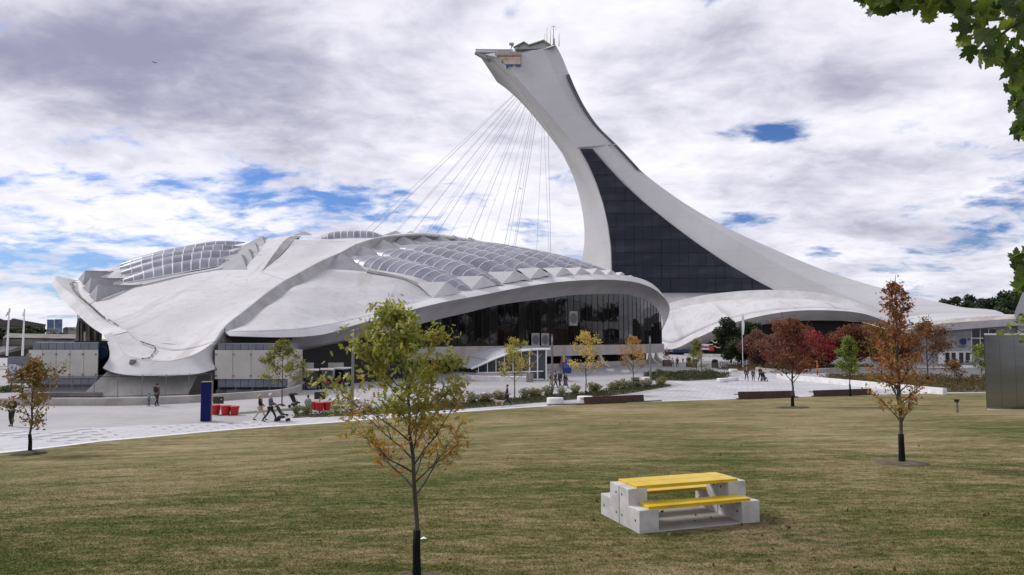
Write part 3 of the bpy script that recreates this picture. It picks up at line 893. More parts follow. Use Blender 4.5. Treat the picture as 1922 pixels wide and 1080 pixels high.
# barrel skylights side by side: frame (ribs and edge rails) with glazed panes
def barrels(lines, n, hfac, lastside=None, taper=(0.10, 0.24), bulge=0.5, wf=0.97):
    L = []
    for S_, E_ in lines:
        S_, E_ = P(*S_), P(*E_)
        l_ = np.array([tuple(S_.lerp(E_, i / n)) for i in range(n + 1)])
        l_[:, 2] += bulge * np.sin(np.pi * np.linspace(0, 1, n + 1))
        L.append(l_)
    m = 9
    for k, l_ in enumerate(L):
        up_ = (L[k + 1] - l_) * 0.5 if k + 1 < len(L) else (l_ - L[k - 1]) * 0.5
        dn_ = (L[k - 1] - l_) * 0.5 if k > 0 else -up_
        def ring(i, s):
            u = i / n
            tp = min(1.0, 0.10 + 0.9 * math.sin(min(1, u / taper[0]) * math.pi / 2)) * min(1.0, 0.10 + 0.90 * math.sin(min(1, (1 - u) / taper[1]) * math.pi / 2))
            a_, b2 = up_[i] * tp * wf, dn_[i] * tp * wf
            wv = (np.linalg.norm(a_) + np.linalg.norm(b2)) * 0.5
            out = []
            for q in range(m):
                c_ = math.cos(math.pi * q / (m - 1)); h_ = math.sin(math.pi * q / (m - 1))
                sd = a_ * max(c_, 0) + b2 * max(-c_, 0)
                out.append(Vector(l_[i] + sd * s + np.array([0, 0, wv * hfac * h_ * s])))
            return out
        fr = MB()
        for i in range(1, n + 1):
            fr.tube(ring(i, 1.0), 0.03 + 0.055 * min(1, 3 * min(i, n - i) / n), 4)
        for j in (0, 4, 8):
            fr.tube([ring(i, 1.0)[j] for i in range(n + 1)], [0.02 + 0.05 * min(1, 3 * min(i, n - i) / n) for i in range(n + 1)], 4)
        sk = fr.build('skylight', M_WFRAME, B)
        for i in range(1, n):
            pm = MB(); pm.grid([ring(i, 0.99), ring(i + 1, 0.99)]); pm.build('pane', M_SKYL, sk, smooth=True)
barrels([((655, 487, 106.5), (884, 546, 103)), ((697, 473, 112), (942, 535, 107.5)), ((738, 464, 118), (996, 527, 112.5)), ((778, 458, 123.5), (1039, 522.5, 117)),
         ((812, 455, 128.5), (1078, 518, 121)), ((844, 454, 133), (1110, 515, 125)), ((872, 455.5, 137), (1134, 513, 128.5)), ((896, 459.5, 140.5), (1156, 514, 131.5))], 14, 0.40, taper=(0.30, 0.36), bulge=0.55)
barrels([((212, 533.5, 94), (442, 491, 103)), ((206, 519.5, 97.5), (448, 475.5, 107)), ((203, 510, 101), (454, 464, 111)), ((203, 505, 104.5), (460, 456, 115))], 13, 0.80, taper=(0.42, 0.30), bulge=0.20, wf=0.62)
barrels([((590, 451.5, 119), (724, 447.5, 123)), ((591, 450.5, 121.6), (725, 446.5, 125.6))], 11, 0.85, taper=(.3, .3), bulge=0.25)
mb = MB(); mb.tube([Vector(q) for q in resample(PP([(440, 498, 101.5), (390, 508.5, 98.6), (330, 519.5, 97), (267, 534.5, 95)]), 20)], 0.22, 5); mb.build('edge_beam', M_WFRAME, B)
mb = MB(); mb.tube([Vector(q) for q in resample(PP([(690, 510, 101), (758, 525, 99.8), (800, 543, 98.8), (820, 557, 98)]), 24)], 0.32, 5); mb.build('edge_beam', M_RIB, B)

# glazed front under the rim
def glass_front_mat():
    m = bpy.data.materials.new('dark_glass'); m.use_nodes = True
    t = NT(m.node_tree)
    out = t.n('ShaderNodeOutputMaterial'); b = t.n('ShaderNodeBsdfPrincipled')
    oi = t.n('ShaderNodeObjectInfo')
    cr = t.mix(oi.outputs['Random'], col((0.004, 0.004, 0.005)), col((0.020, 0.018, 0.018)))
    t.l(cr, b.inputs['Base Color']); b.inputs['Roughness'].default_value = 0.03
    b.inputs['IOR'].default_value = 1.42
    geo = t.n('ShaderNodeNewGeometry')
    bn = t.n('ShaderNodeBump'); bn.inputs['Strength'].default_value = 0.06; bn.inputs['Distance'].default_value = 0.3
    t.l(t.noise(geo.outputs['Position'], 0.35, 2, 0.5), bn.inputs['Height']); t.l(bn.outputs[0], b.inputs['Normal'])
    t.l(b.outputs[0], out.inputs[0])
    return m
M_DGLASS = glass_front_mat()
M_DFRAME = mat('dark_frame', (0.015, 0.015, 0.017), 0.5)
M_BAND = mat('base_band_concrete', (0.46, 0.42, 0.395), 0.85, (0.36, 0.325, 0.30), 0.5, 7, 0.2, 10, stretch=(1, 1, .35))
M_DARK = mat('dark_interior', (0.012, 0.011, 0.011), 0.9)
FP = [P(*q) for q in ((585, 668, 84.5), (649.5, 649, 89.3), (718, 629, 94.3), (787, 609, 99.3), (830, 598, 103.2), (880, 586.5, 107.8), (930, 574, 112.3), (975, 567, 116.8), (1019, 561.5, 120.8), (1063, 555.5, 125.3), (1140, 552, 134.3), (1192, 556, 142.3), (1223, 570, 149.2), (1236, 584, 153), (1242, 600, 156.5))]
fl = resample(FP, 400)
seg = np.concatenate([[0], np.cumsum(np.linalg.norm(np.diff(fl[:, :2], axis=0), axis=1))])
nf = int(seg[-1] / 1.75)
fs = np.linspace(0, seg[-1], nf + 1)
front = np.stack([np.interp(fs, seg, fl[:, i]) for i in range(3)], 1)
ZB, ZL = 4.0, 2.15
rng = random.Random(8)
fm = MB(); band = MB()
for i in range(nf):
    a_, b2 = front[i], front[i + 1]
    z0a = ZB if a_[2] > ZB + 0.6 else 0.0
    if max(a_[2], b2[2]) < 4.4:
        continue
    pa, pb = Vector(a_), Vector(b2)
    t = (pb - pa); t.z = 0; t.normalize(); nrm = Vector((t.y, -t.x, 0))
    j = nrm * rng.uniform(-0.015, 0.015)
    mbp = MB()
    mbp.prism([Vector((pa.x, pa.y, ZB)) + t * 0.05 + j, Vector((pb.x, pb.y, ZB)) - t * 0.05 - j, Vector((pb.x, pb.y, pb.z + 0.25)) - t * 0.05 - j, Vector((pa.x, pa.y, pa.z + 0.25)) + t * 0.05 + j], -nrm * 0.05)
    mbp.build('window_pane', M_DGLASS, B)
    fm.box((pa.x + nrm.x * 0.03, pa.y + nrm.y * 0.03, (ZB + pa.z) / 2), (0.05, 0.06, pa.z - ZB + 0.4), math.atan2(t.y, t.x))
fm.build('mullions', M_DFRAME, B)
tag(bpy.data.objects['mullions'], kind='stuff')
# interior behind the glass, base band and the recess under it
fa = [Vector(q) for q in front]
inn = []
for i, p in enumerate(fa):
    t = fa[min(i + 1, nf)] - fa[max(i - 1, 0)]; t.z = 0; t.normalize()
    inn.append(Vector((t.y, -t.x, 0)))
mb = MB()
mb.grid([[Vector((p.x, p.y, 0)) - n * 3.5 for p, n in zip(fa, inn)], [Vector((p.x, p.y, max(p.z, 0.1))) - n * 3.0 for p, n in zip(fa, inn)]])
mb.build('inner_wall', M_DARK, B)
i0 = next(i for i, p in enumerate(fa) if p.z > 4.8)
sb = list(range(i0, nf + 1))
step = 6
for q in range(0, len(sb) - 1, step):
    ids = sb[q:q + step + 1]
    ou = [fa[i] + inn[i] * 0.45 for i in ids]; iu = [fa[i] - inn[i] * 0.25 for i in ids]
    g = 0.025
    mb = MB()
    def zz(ps, z): return [Vector((p.x, p.y, z)) for p in ps]
    mb.grid([zz(iu, ZL), zz(ou, ZL), zz(ou, ZB - 0.02), zz(iu, ZB - 0.02), zz(iu, ZL)])
    mb.add([zz(ou, ZL)[0], zz(ou, ZB - .02)[0], zz(iu, ZB - .02)[0], zz(iu, ZL)[0]], [(0, 1, 2, 3)])
    mb.build('wall_panel', M_BAND, B)
# slanted buttresses under the band
for px, d in ((1008, 119.5), (1050, 123.8), (1125, 132), (1168, 138.3), (1212, 146.5), (1230, 150.5)):
    bp = P(px, 670, d)
    i = min(range(len(fa)), key=lambda k: (fa[k].xy - bp.xy).length)
    p, n = fa[i], inn[i]
    t = Vector((-n.y, n.x, 0))
    mb = MB()
    o0 = Vector((p.x, p.y, 0))
    prof = [(0.3, ZL), (0.55, ZL), (0.9, 1.3), (1.6, 0.55), (2.6, 0.0), (-0.2, 0.0)]
    mb.prism([o0 + n * u + Vector((0, 0, z)) - t * 0.35 for u, z in prof], t * 0.7)
    mb.build('buttress', M_BAND, B)
# low plinth wall under the recess at the right
ids = [i for i in sb if fa[i].x > 2]
mb = MB(); mb.grid([[Vector((fa[i].x, fa[i].y, z)) - inn[i] * 0.1 for i in ids] for z in (0, 0.85)]); mb.build('plinth', M_BAND, B, solid=0.3)
# round louvre vents set in the glass
M_VENT = mat('vent_panel', (0.30, 0.295, 0.30), 0.6)
M_LOUV = mat('vent_louvre', (0.13, 0.13, 0.135), 0.6)
def vent(px, py, s, two=False):
    for dxp in ((-1, 1) if two else (0,)):
        q = P(px + dxp * 9, py, 120)
        best = None
        for i in range(nf + 1):
            u = fa[i].x / fa[i].y; k = abs(u - q.x / q.y)
            if best is None or k < best[0]: best = (k, i)
        i = best[1]; p = fa[i]; n = inn[i]; t = Vector((-n.y, n.x, 0))
        c = P(px + dxp * 9, py, p.y) + n * 0.22
        mb = MB(); mb.prism([c + t * a_ * s + Vector((0, 0, b2 * s)) for a_, b2 in ((-1, -1.15), (1, -1.15), (1, 1.15), (-1, 1.15))], n * 0.08)
        f = mb.build('vent_panel', M_VENT, B)
        mb = MB()
        ring_ = [c + n * 0.10 + (t * math.cos(a_) + Vector((0, 0, math.sin(a_)))) * s * 0.82 for a_ in np.linspace(0, 2 * math.pi, 20, endpoint=False)]
        mb.prism(ring_, n * 0.03)
        for kz in range(-4, 5):
            zz_ = kz * 0.18 * s; ww = math.sqrt(max(0.02, (0.8 * s) ** 2 - zz_ ** 2))
            mb.box(c + n * 0.16 + Vector((0, 0, zz_)), (2 * ww, 0.06, 0.05), math.atan2(t.y, t.x))
        mb.build('louvre', M_LOUV, f)
vent(868, 636, 0.95); vent(1012, 638, 0.95, True); vent(1074, 598, 1.1)
# ground-floor recess at the left: dark bay with pale doors
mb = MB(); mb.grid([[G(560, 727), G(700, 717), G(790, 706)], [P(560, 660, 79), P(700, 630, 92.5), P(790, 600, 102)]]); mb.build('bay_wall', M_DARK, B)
M_DOOR = mat('pale_door', (0.36, 0.34, 0.33), 0.7, (0.30, 0.28, 0.27), 1, 4)
for x0, x1 in ((571, 589), (616, 645)):
    d0 = 78.5 if x0 < 600 else 80.5
    b0 = P(x0, 681, d0); b1 = P(x1, 681, d0 + 1.2)
    mb = MB(); mb.prism([Vector((b0.x, b0.y, 0.02)), Vector((b1.x, b1.y, 0.02)), b1, b0], (0.05, -0.15, 0)); mb.build('door', M_DOOR, B)

# clad boxes either side of the toe
M_CLAD = mat('pale_cladding', (0.52, 0.50, 0.465), 0.7, (0.44, 0.425, 0.395), 0.4, 6, 0.1, 10, rand=0.06)
M_STRIP = mat('blue_grey_panel', (0.17, 0.185, 0.22), 0.5, (0.13, 0.145, 0.175), 0.7, 5, rand=0.12)
M_BOLT = mat('fixing_plate', (0.16, 0.155, 0.15), 0.6)
def clad_box(x0, x1, d0, d1, ys, npan, nstrip, depth, name='service_block', ret=None):
    def at(x, y, o=0.0):
        u = (x - x0) / (x1 - x0); d = d0 + (d1 - d0) * u
        return P(x, y, d) + Vector((0, -o, 0))
    dv = Vector((depth[0], depth[1], 0))
    core = MB()
    zt = at(x0, ys[0]).z; ztr = at(x1, ys[0]).z
    a_ = at(x0 + 4, ys[0]); b2 = at(x1 - 3, ys[0])
    core.prism([Vector((a_.x, a_.y + .25, 0)), Vector((b2.x, b2.y + .25, 0)), Vector((b2.x, b2.y + .25, b2.z)), Vector((a_.x, a_.y + .25, a_.z))], dv)
    o = core.build(name, M_STRIP, B)
    def row(y0, y1, n, m, nm, off, gap=0.02, inset=0):
        for i in range(n):
            xa = x0 + inset + (x1 - x0 - 2 * inset) * i / n; xb = x0 + inset + (x1 - x0 - 2 * inset) * (i + 1) / n
            A, Bq, Cq, D = at(xa, y1, off), at(xb, y1, off), at(xb, y0, off), at(xa, y0, off)
            g = Vector((gap, 0, 0))
            mb = MB(); mb.prism([A + g, Bq - g, Cq - g, D + g], (0, 0.12, 0)); mb.build(nm, m, o)
    row(ys[0], ys[1], nstrip, M_STRIP, 'panel', 0.0, 0.02, 4)
    row(ys[1], ys[2], npan, M_CLAD, 'panel', 0.25)
    row(ys[2], ys[3], nstrip, M_STRIP, 'panel', 0.0, 0.02, 4)
    row(ys[3], ys[4], 4, M_DARK, 'vent', -0.10, 0.12, 4)
    mb = MB()
    for i in range(npan + 1):
        for y in (ys[1] + 8, ys[2] - 6):
            x = x0 + 3 + (x1 - x0 - 6) * i / npan
            mb.box(at(x, y, 0.28), (0.14, 0.08, 0.14))
    tag(mb.build('fixings', M_BOLT, o), kind='stuff')
    return o
clad_box(57, 186, 66, 66.5, (643, 657, 709, 722, 727), 5, 8, (-4.2, 7))
clad_box(405, 541, 66.5, 69.5, (645, 657.5, 711.5, 727, 731.5), 4, 9, (-0.9, 7))
mb = MB(); a_ = P(541, 657, 69.7); b2 = P(568, 656, 76)
mb.prism([Vector((a_.x, a_.y, 0.3)), Vector((b2.x, b2.y, 0.3)), Vector((b2.x, b2.y, b2.z)), a_], (-0.3, 0.2, 0)); mb.build('side_panel', M_CLAD, B)
mb = MB(); mb.prism([G(405, 741.5), G(545, 735), G(569, 724), G(600, 720), G(430, 729)], (0, 0, 0.45)); mb.prism([G(40, 748), G(190, 747), G(200, 738), G(45, 738)], (0, 0, 0.45)); mb.build('plinth', M_CONCD, B)
# dark recess behind the toe on both sides
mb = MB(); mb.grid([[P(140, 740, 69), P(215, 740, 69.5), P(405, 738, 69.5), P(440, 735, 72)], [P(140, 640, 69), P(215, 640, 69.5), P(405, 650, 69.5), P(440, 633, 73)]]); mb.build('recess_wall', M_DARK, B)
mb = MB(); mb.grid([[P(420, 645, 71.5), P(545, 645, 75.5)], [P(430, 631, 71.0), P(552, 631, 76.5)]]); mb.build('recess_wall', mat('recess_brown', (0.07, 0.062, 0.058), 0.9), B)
# round blue emblem beside the toe
mb = MB(); c0 = P(191, 662, 68.4)
mb.prism([c0 + Vector((math.cos(a_), 0, math.sin(a_))) * 0.62 for a_ in np.linspace(0, 2 * math.pi, 24, endpoint=False)], (0, -0.08, 0)); mb.build('emblem', mat('emblem_blue', (0.010, 0.022, 0.065), 0.6), B)

# ================================================================== TOWER
M_TOW = None
def tower_mat():
    m = bpy.data.materials.new('tower_concrete'); m.use_nodes = True
    t = NT(m.node_tree)
    geo = t.n('ShaderNodeNewGeometry'); pos = geo.outputs['Position']
    out = t.n('ShaderNodeOutputMaterial'); b = t.n('ShaderNodeBsdfPrincipled'); b.inputs['Roughness'].default_value = 0.8
    sp = t.n('ShaderNodeSeparateXYZ'); t.l(pos, sp.inputs[0])
    n1 = t.noise(pos, 0.03, 5, 0.55); n2 = t.noise(t.mapping(pos, (0.5, 0.5, 0.06)), 0.5, 6, 0.65)
    c = t.mix(t.ss(n1, 0.35, 0.65), col((0.40, 0.395, 0.41)), col((0.46, 0.455, 0.47)))
    c = t.mix(t.m('MULTIPLY', t.ss(n2, 0.5, 0.75), 0.22), c, col((0.33, 0.31, 0.30)))
    # casting joints every 7.5 m
    fz = t.m('FRACT', t.m('MULTIPLY', sp.outputs[2], 1 / 7.5))
    j = t.m('LESS_THAN', fz, 0.022)
    c = t.mix(t.m('MULTIPLY', j, 0.22), c, col((0.2, 0.19, 0.19)))
    t.l(c, b.inputs['Base Color'])
    t.l(b.outputs[0], out.inputs[0])
    return m
M_TOW = tower_mat()
def TD(px, py):
    return 300 - 112 * (px - 1050) / 850.0 + 25 * (635 - py) / 550.0
def TP(px, py, o=0.0):
    return P(px, py, TD(px, py) + o)
T = thing('leaning_tower', 'tall leaning white concrete tower with dark glass front rising behind the domed hall', 'tower', (60, 250, 0))
Mc = [(944, 110), (965, 138), (1000, 180), (1042, 228), (1083, 280), (1105, 320), (1120, 352), (1133, 390), (1140, 425), (1145, 465), (1146, 505), (1145, 545), (1142, 590), (1138, 650)]
Lc = [(897, 100), (914, 112), (935, 130), (962, 158), (985, 185), (1013, 221), (1040, 260), (1060, 298), (1077, 335), (1088, 372), (1095, 410), (1097, 450), (1092, 490), (1083, 540), (1070, 600), (1060, 650)]
Rc = [(1043, 85), (1054, 105), (1066, 135), (1080, 168), (1098, 203), (1120, 235), (1160, 275), (1200, 318), (1260, 365), (1350, 420), (1450, 467), (1560, 512), (1700, 553), (1800, 576), (1893, 597), (1905, 640)]
def r2(lst_, n):
    return [tuple(q[:2]) for q in resample([(a_, b2, 0) for a_, b2 in lst_], n)]
nT = 70
Mr, Lr, Rr = r2(Mc, nT), r2(Lc, nT), r2(Rc, nT)
rows = []
for k in range(nT):
    m_, r_ = Mr[k], Rr[k]
    row = []
    for q in range(17):
        s = q / 16
        x = m_[0] * (1 - s) + r_[0] * s; y = m_[1] * (1 - s) + r_[1] * s
        o = max(0, s - 0.78) / 0.22 * (9 if x > 1200 else 5)
        row.append(TP(x, y, o))
    rows.append(row)
mb = MB(); mb.grid(rows); mb.build('front_face', M_TOW, T, smooth=False)
LP = [TP(l_[0], l_[1], 15) for l_ in Lr]; MP_ = [r_[0] for r_ in rows]; RP = [r_[-1] for r_ in rows]
mb = MB(); mb.grid([[LP[k] * (1 - s) + MP_[k] * s for s in (0, .5, 1)] for k in range(nT)]); mb.build('side_face', M_TOW, T, smooth=True)
BKL = [p + Vector((9, 42, 0)) for p in LP]; BKR = [p + Vector((-6, 40, -3)) for p in RP]
mb = MB(); mb.grid([[BKL[k], LP[k]] for k in range(nT)]); mb.grid([[RP[k], BKR[k]] for k in range(nT)]); mb.grid([[BKR[k], BKL[k]] for k in range(nT)])
mb.add([LP[0], MP_[0], RP[0], BKR[0], BKL[0]], [(0, 1, 2, 3, 4)])
mb.build('back_face', M_TOW, T)
# top cap wedge between the side face and the front (roof line)
topc = [(893, 97), (944, 96), (985, 92), (1022, 86), (1043, 85)]
mb = MB(); A1 = [TP(x, y, 8) for x, y in topc]; B1 = [TP(897, 100, 12), TP(944, 110, 0), TP(975, 108, 0), TP(1010, 97, 0), TP(1043, 85, 0)]
mb.grid([A1, B1]); mb.build('parapet', M_TOW, T)
# dark glass, storey by storey, pane by pane
def tglass():
    m = bpy.data.materials.new('tower_glass'); m.use_nodes = True
    t = NT(m.node_tree)
    out = t.n('ShaderNodeOutputMaterial'); b = t.n('ShaderNodeBsdfPrincipled')
    oi = t.n('ShaderNodeObjectInfo')
    geo = t.n('ShaderNodeNewGeometry')
    nz = t.noise(t.mapping(geo.outputs['Position'], (0.02, 0.02, 0.16)), 1.0, 5, 0.6)
    nf_ = t.ss(t.m('ADD', nz, t.m('MULTIPLY', t.m('SUBTRACT', oi.outputs['Random'], 0.5), 0.10)), 0.42, 0.66)
    cr = t.mix(nf_, col((0.009, 0.011, 0.021)), col((0.026, 0.029, 0.044)))
    t.l(cr, b.inputs['Base Color']); b.inputs['Roughness'].default_value = 0.32; b.inputs['Specular IOR Level'].default_value = 0.16
    t.l(b.outputs[0], out.inputs[0])
    return m
M_TG = tglass()
GL_L = [(1089, 280), (1105, 308), (1120, 342), (1133, 382), (1142, 420), (1148, 465), (1149.5, 505), (1149, 548)]
GL_R = [(1111, 280), (1133, 306), (1165, 341), (1205, 378), (1255, 418), (1310, 459), (1370, 499), (1415, 525), (1460, 548.5)]
gl = lambda tab, y: float(np.interp(y, [q[1] for q in tab], [q[0] for q in tab]))
nrow = 11
wrand = random.Random(4)
for r_ in range(nrow):
    y0 = 280 + 268 * r_ / nrow; y1 = 280 + 268 * (r_ + 1) / nrow - 0.45
    xl0, xl1 = gl(GL_L, y0), gl(GL_L, y1); xr0, xr1 = gl(GL_R, y0), gl(GL_R, y1)
    pw = 17.0; x = math.floor(min(xl0, xl1) / pw) * pw
    while x < max(xr0, xr1):
        xa, xb = x + 0.12, x + pw - 0.12
        cl = lambda v, lo, hi: min(max(v, lo), hi)
        q = [(cl(xa, xl1, xr1), y1), (cl(xb, xl1, xr1), y1), (cl(xb, xl0, xr0), y0), (cl(xa, xl0, xr0), y0)]
        if (q[1][0] - q[0][0]) + (q[2][0] - q[3][0]) > 0.25:
            tl = wrand.uniform(-0.1, 0.1)
            mb = MB(); mb.prism([TP(a_, b2, -1.1 + tl) for a_, b2 in q], (0, 0.35, 0)); mb.build('window_pane', M_TG, T)
        x += pw
mb = MB(); mb.grid([[TP((gl(GL_L, y) - 1.2) * (1 - s) + (gl(GL_R, y) + 1.2) * s, y, -0.55) for s in np.linspace(0, 1, 13)] for y in np.linspace(279, 549.5, 30)]); mb.build('window_frame', mat('tower_window_frame', (0.03, 0.03, 0.035), 0.6), T)
# funicular track along the back edge
FT = [(1062, 135), (1068, 140), (1080, 168), (1098, 203), (1120, 235), (1160, 275.5), (1200, 318.5)]
ft = r2(FT[1:], 30)
rr = []
for k, (x, y) in enumerate(ft):
    wq = 4.6 * (1 - k / 30) ** 1.3 + 0.7
    rr.append([TP(x - wq, y + 0.5, 2.5), TP(x + 0.6, y - 0.5, 4.5), TP(x + 0.6, y - .5, 12)])
mb = MB(); mb.grid(rr); mb.build('funicular_track', mat('track_dark', (0.04, 0.04, 0.045), 0.6), T)
# ledge line under the head of the tower
mb = MB(); mb.tube([TP(1084, 277, -0.3), TP(1110, 275, -0.3), TP(1156, 271.5, 0.6)], 0.28, 4); mb.build('ledge', M_RIB, T)
# coloured unfinished strip near the top
for y0, y1, x0, x1, c_, nm in ((98, 103, 929, 977, (0.33, 0.28, 0.27), 'cladding_strip'), (103, 106.5, 933, 977, (0.24, 0.13, 0.10), 'cladding_strip'), (107, 114, 936, 977, (0.40, 0.31, 0.22), 'cladding_strip'),
                               (114, 121, 944, 977, (0.48, 0.38, 0.33), 'cladding_strip')):
    mb = MB(); mb.prism([TP(x0 + (y1 - y0) * .8, y1, -0.8), TP(x1, y1, -0.8), TP(x1, y0, -0.8), TP(x0, y0, -0.8)], (0, 3.5, 0)); mb.build(nm, mat('strip%.2f%.2f' % (c_[0], y0), c_, 0.8, tuple(q * 0.7 for q in c_), 0.3, 5), T)
for x0, x1 in ((948, 962), (966, 977)):
    mb = MB(); mb.prism([TP(x0 + 2, 124, -0.9), TP(x1, 124, -0.9), TP(x1, 120.5, -0.9), TP(x0, 120.5, -0.9)], (0, 3.5, 0)); mb.build('window', mat('blue_glass', (0.03, 0.07, 0.16), 0.2), T)
# maintenance deck, railing, green plant-room roofs and masts
M_STEEL = mat('galvanised_steel', (0.30, 0.30, 0.31), 0.45, metal=0.6)
M_GREEN = mat('green_copper', (0.10, 0.16, 0.06), 0.7, (0.15, 0.20, 0.10), 0.8)
mb = MB()
mb.tube([TP(893, 94, 4), TP(960, 95, 4)], 0.35, 4); mb.tube([TP(892, 100, 6), TP(920, 116, 10)], 0.8, 5)
for x in np.linspace(893, 962, 14):
    mb.tube([TP(x, 98.5, 4), TP(x, 93, 4)], 0.16, 4)
mb.tube([TP(893, 92.8, 4), TP(962, 93.4, 4)], 0.16, 4); mb.tube([TP(893, 98, 4), TP(960, 98.5, 4)], 0.5, 4)
mb.build('railing', M_STEEL, T)
for pts in ([(966, 92), (984, 80), (993, 86), (993, 92)], [(993, 86), (1021, 77), (1032, 85), (1032, 91), (993, 92)]):
    mb = MB(); mb.prism([TP(x, y, 3) for x, y in pts], (1, 9, 0)); mb.build('plant_room', mat('plant_room_grey', (0.30, 0.30, 0.30), 0.8), T)
mb = MB(); mb.tube([TP(964, 90, 2.5), TP(984, 79.5, 2.5), TP(993, 85.5, 2.5), TP(1021, 76.5, 2.5), TP(1033, 85.5, 2.5)], 0.55, 4); mb.build('roof_edge', M_GREEN, T)
mb = MB(); mb.tube([TP(958, 91, 3), TP(963, 84, 3), TP(958, 82, 3)], 0.5, 5); mb.box(TP(960, 83, 3), (2.2, 1.5, 0.9)); mb.build('roof_crane', M_STEEL, T)
for x, y0, y1, rr_ in ((1022, 62, 78, .12), (1026, 53, 80, .2), (1032.5, 57, 83, .2), (1038, 48, 84, .3), (1049, 63, 87, .2)):
    mb = MB(); mb.tube([TP(x, y1, 5), TP(x + .3, y0, 5)], [rr_ * 1.5, rr_ * 0.7], 5)
    if rr_ >= .3:
        mb.tube([TP(x - 3, y0 + 3, 5), TP(x + 4, y0 + 2, 5)], .15, 4); mb.tube([TP(x + 1.5, y0 + 25, 5), TP(x + 2.5, y0 + 36, 5)], .5, 4)
    mb.build('mast', M_STEEL, T)
# stay cables
CB = [((966, 176), (683, 436)), ((967, 177), (697, 437)), ((970, 180), (742, 435)), ((971, 181), (745, 436)), ((974, 183), (775, 436)), ((977, 187), (799, 440)), ((979, 189), (804, 441)), ((980, 190), (818, 442)),
      ((983, 193), (842, 445)), ((986, 197), (872, 449)), ((987, 198), (883, 452)), ((990, 202), (901, 455)), ((996, 209), (921, 458)), ((998, 213), (946, 464)), ((1000, 216), (953, 466)), ((1003, 219), (963, 468)), ((1007, 224), (966, 468)),
      ((1018, 236), (1007, 478)), ((1021, 240), (1031, 485)), ((1029, 252), (1034, 486))]
M_CAB = mat('cable_steel', (0.30, 0.30, 0.32), 0.5)
for k, (a_, b2) in enumerate(CB):
    p0 = TP(a_[0], a_[1], 16)
    e = P(b2[0], b2[1], 285)
    q = p0 + (e - p0) * 1.08
    mb = MB(); mb.tube([p0, q], 0.06 + 0.03 * (k % 3 == 1), 5); mb.build('cable', M_CAB, T)

# ================================================================== SHELL AT THE FOOT OF THE TOWER
AP = thing('arched_shell', 'low white arched shell roof at the foot of the leaning tower', 'building', (60, 215, 0))
top_e = PP([(1236, 590, 238), (1300, 573, 236), (1380, 562, 232), (1470, 559, 226), (1560, 568, 219), (1640, 592, 211), (1700, 622, 205)])
lip_e = PP([(1240, 657, 230), (1268, 654, 224), (1310, 634, 219), (1360, 612, 215), (1420, 595, 210), (1480, 585, 206), (1560, 583, 201), (1625, 590, 197), (1680, 612, 194), (1710, 630, 193)])
fr_e = PP([(1238, 640, 232), (1262, 644, 226), (1310, 622, 221), (1360, 602, 217), (1420, 587, 212), (1480, 580.5, 208), (1560, 579, 203), (1625, 588, 199), (1680, 610, 196), (1710, 628, 195)])
bot_e = PP([(1252, 661, 229), (1285, 659, 226), (1320, 647, 223), (1360, 630, 220), (1420, 612, 216), (1480, 604, 212), (1560, 602, 207), (1625, 606, 203), (1680, 622, 199), (1710, 636, 198)])
mb = MB(); S = coons(fr_e, top_e, [fr_e[0], top_e[0]], [fr_e[-1], top_e[-1]], 50, 10)
mb.grid([S[i] + np.array([0, 0, 0.8 * math.sin(math.pi * i / 9)]) for i in range(10)]); mb.build('roof', M_ROOF, AP, smooth=True, solid=0.4)
mb = MB(); mb.grid(ruled(lip_e, fr_e, 50, 2)); mb.build('rim', M_RIM, AP, smooth=True)
rw = ruled(lip_e, bot_e, 50, 4)
mb = MB(); mb.grid(rw); mb.build('soffit', M_RIM, AP, smooth=True)
mb = MB(); mb.grid(ruled(top_e, [p + Vector((0, 2.5, 2.6)) for p in top_e], 40, 2)); mb.build('crown_wall', M_RIM, AP, smooth=True)
mb = MB(); mb.grid([[Vector((p.x, p.y + 3, 0)) for p in bot_e], [p + Vector((0, 3, 0.3)) for p in bot_e]]); mb.build('inner_wall', M_DARK, AP)
# red and white display, yellow emblem under the arch
mb = MB()
o = None
for k, (x0, x1, y0, y1, c_) in enumerate([(1316, 1338, 646, 650, (0.7, 0.7, 0.7)), (1316, 1331, 650.5, 653, (0.5, 0.03, 0.04)), (1331, 1340, 648, 659, (0.45, 0.04, 0.05)), (1316, 1331, 653.5, 657, (0.65, 0.63, 0.63)), (1263, 1300, 656, 662, (0.015, 0.025, 0.09))]):
    mb = MB(); mb.prism([P(x0, y1, 217), P(x1, y1, 217), P(x1, y0, 217), P(x0, y0, 217)], (0, 0.5, 0))
    mb.build('display_panel', mat('display%d' % k, c_, 0.6), AP)
mb = MB(); mb.tube([Vector(q) for q in resample(PP([(1336, 639, 216), (1342, 644, 216), (1350, 640, 216), (1356, 648, 216), (1346, 643, 216)]), 16)], 0.18, 5)
mb.tube([Vector(q) for q in resample(PP([(1341, 650, 216), (1348, 653, 216), (1355, 652, 216), (1356, 659, 216)]), 12)], 0.16, 5); mb.build('emblem', mat('emblem_cream', (0.55, 0.48, 0.32), 0.6), AP)

# ================================================================== ENTRANCE PAVILION AT THE RIGHT
E = thing('entrance_block', 'grey panelled entrance block with white doors under a curved pale eave', 'building', (85, 142, 0))
M_PANEL = mat('grey_wall_panel', (0.36, 0.37, 0.40), 0.55, (0.32, 0.33, 0.36), 0.5, 4, rand=0.06)
M_EAVE = mat('eave_panel', (0.62, 0.615, 0.63), 0.6, (0.54, 0.53, 0.54), 0.4, 5, rand=0.04)
def EPt(x, y, o=0.0):
    return P(x, y, 144 - 6 * (x - 1770) / 140.0 + o)
mb = MB(); mb.grid([[EPt(1690, 690, .3), EPt(1930, 690, .3)], [EPt(1690, 610, .3), EPt(1930, 602, .3)]]); mb.build('wall', M_PANEL, E)
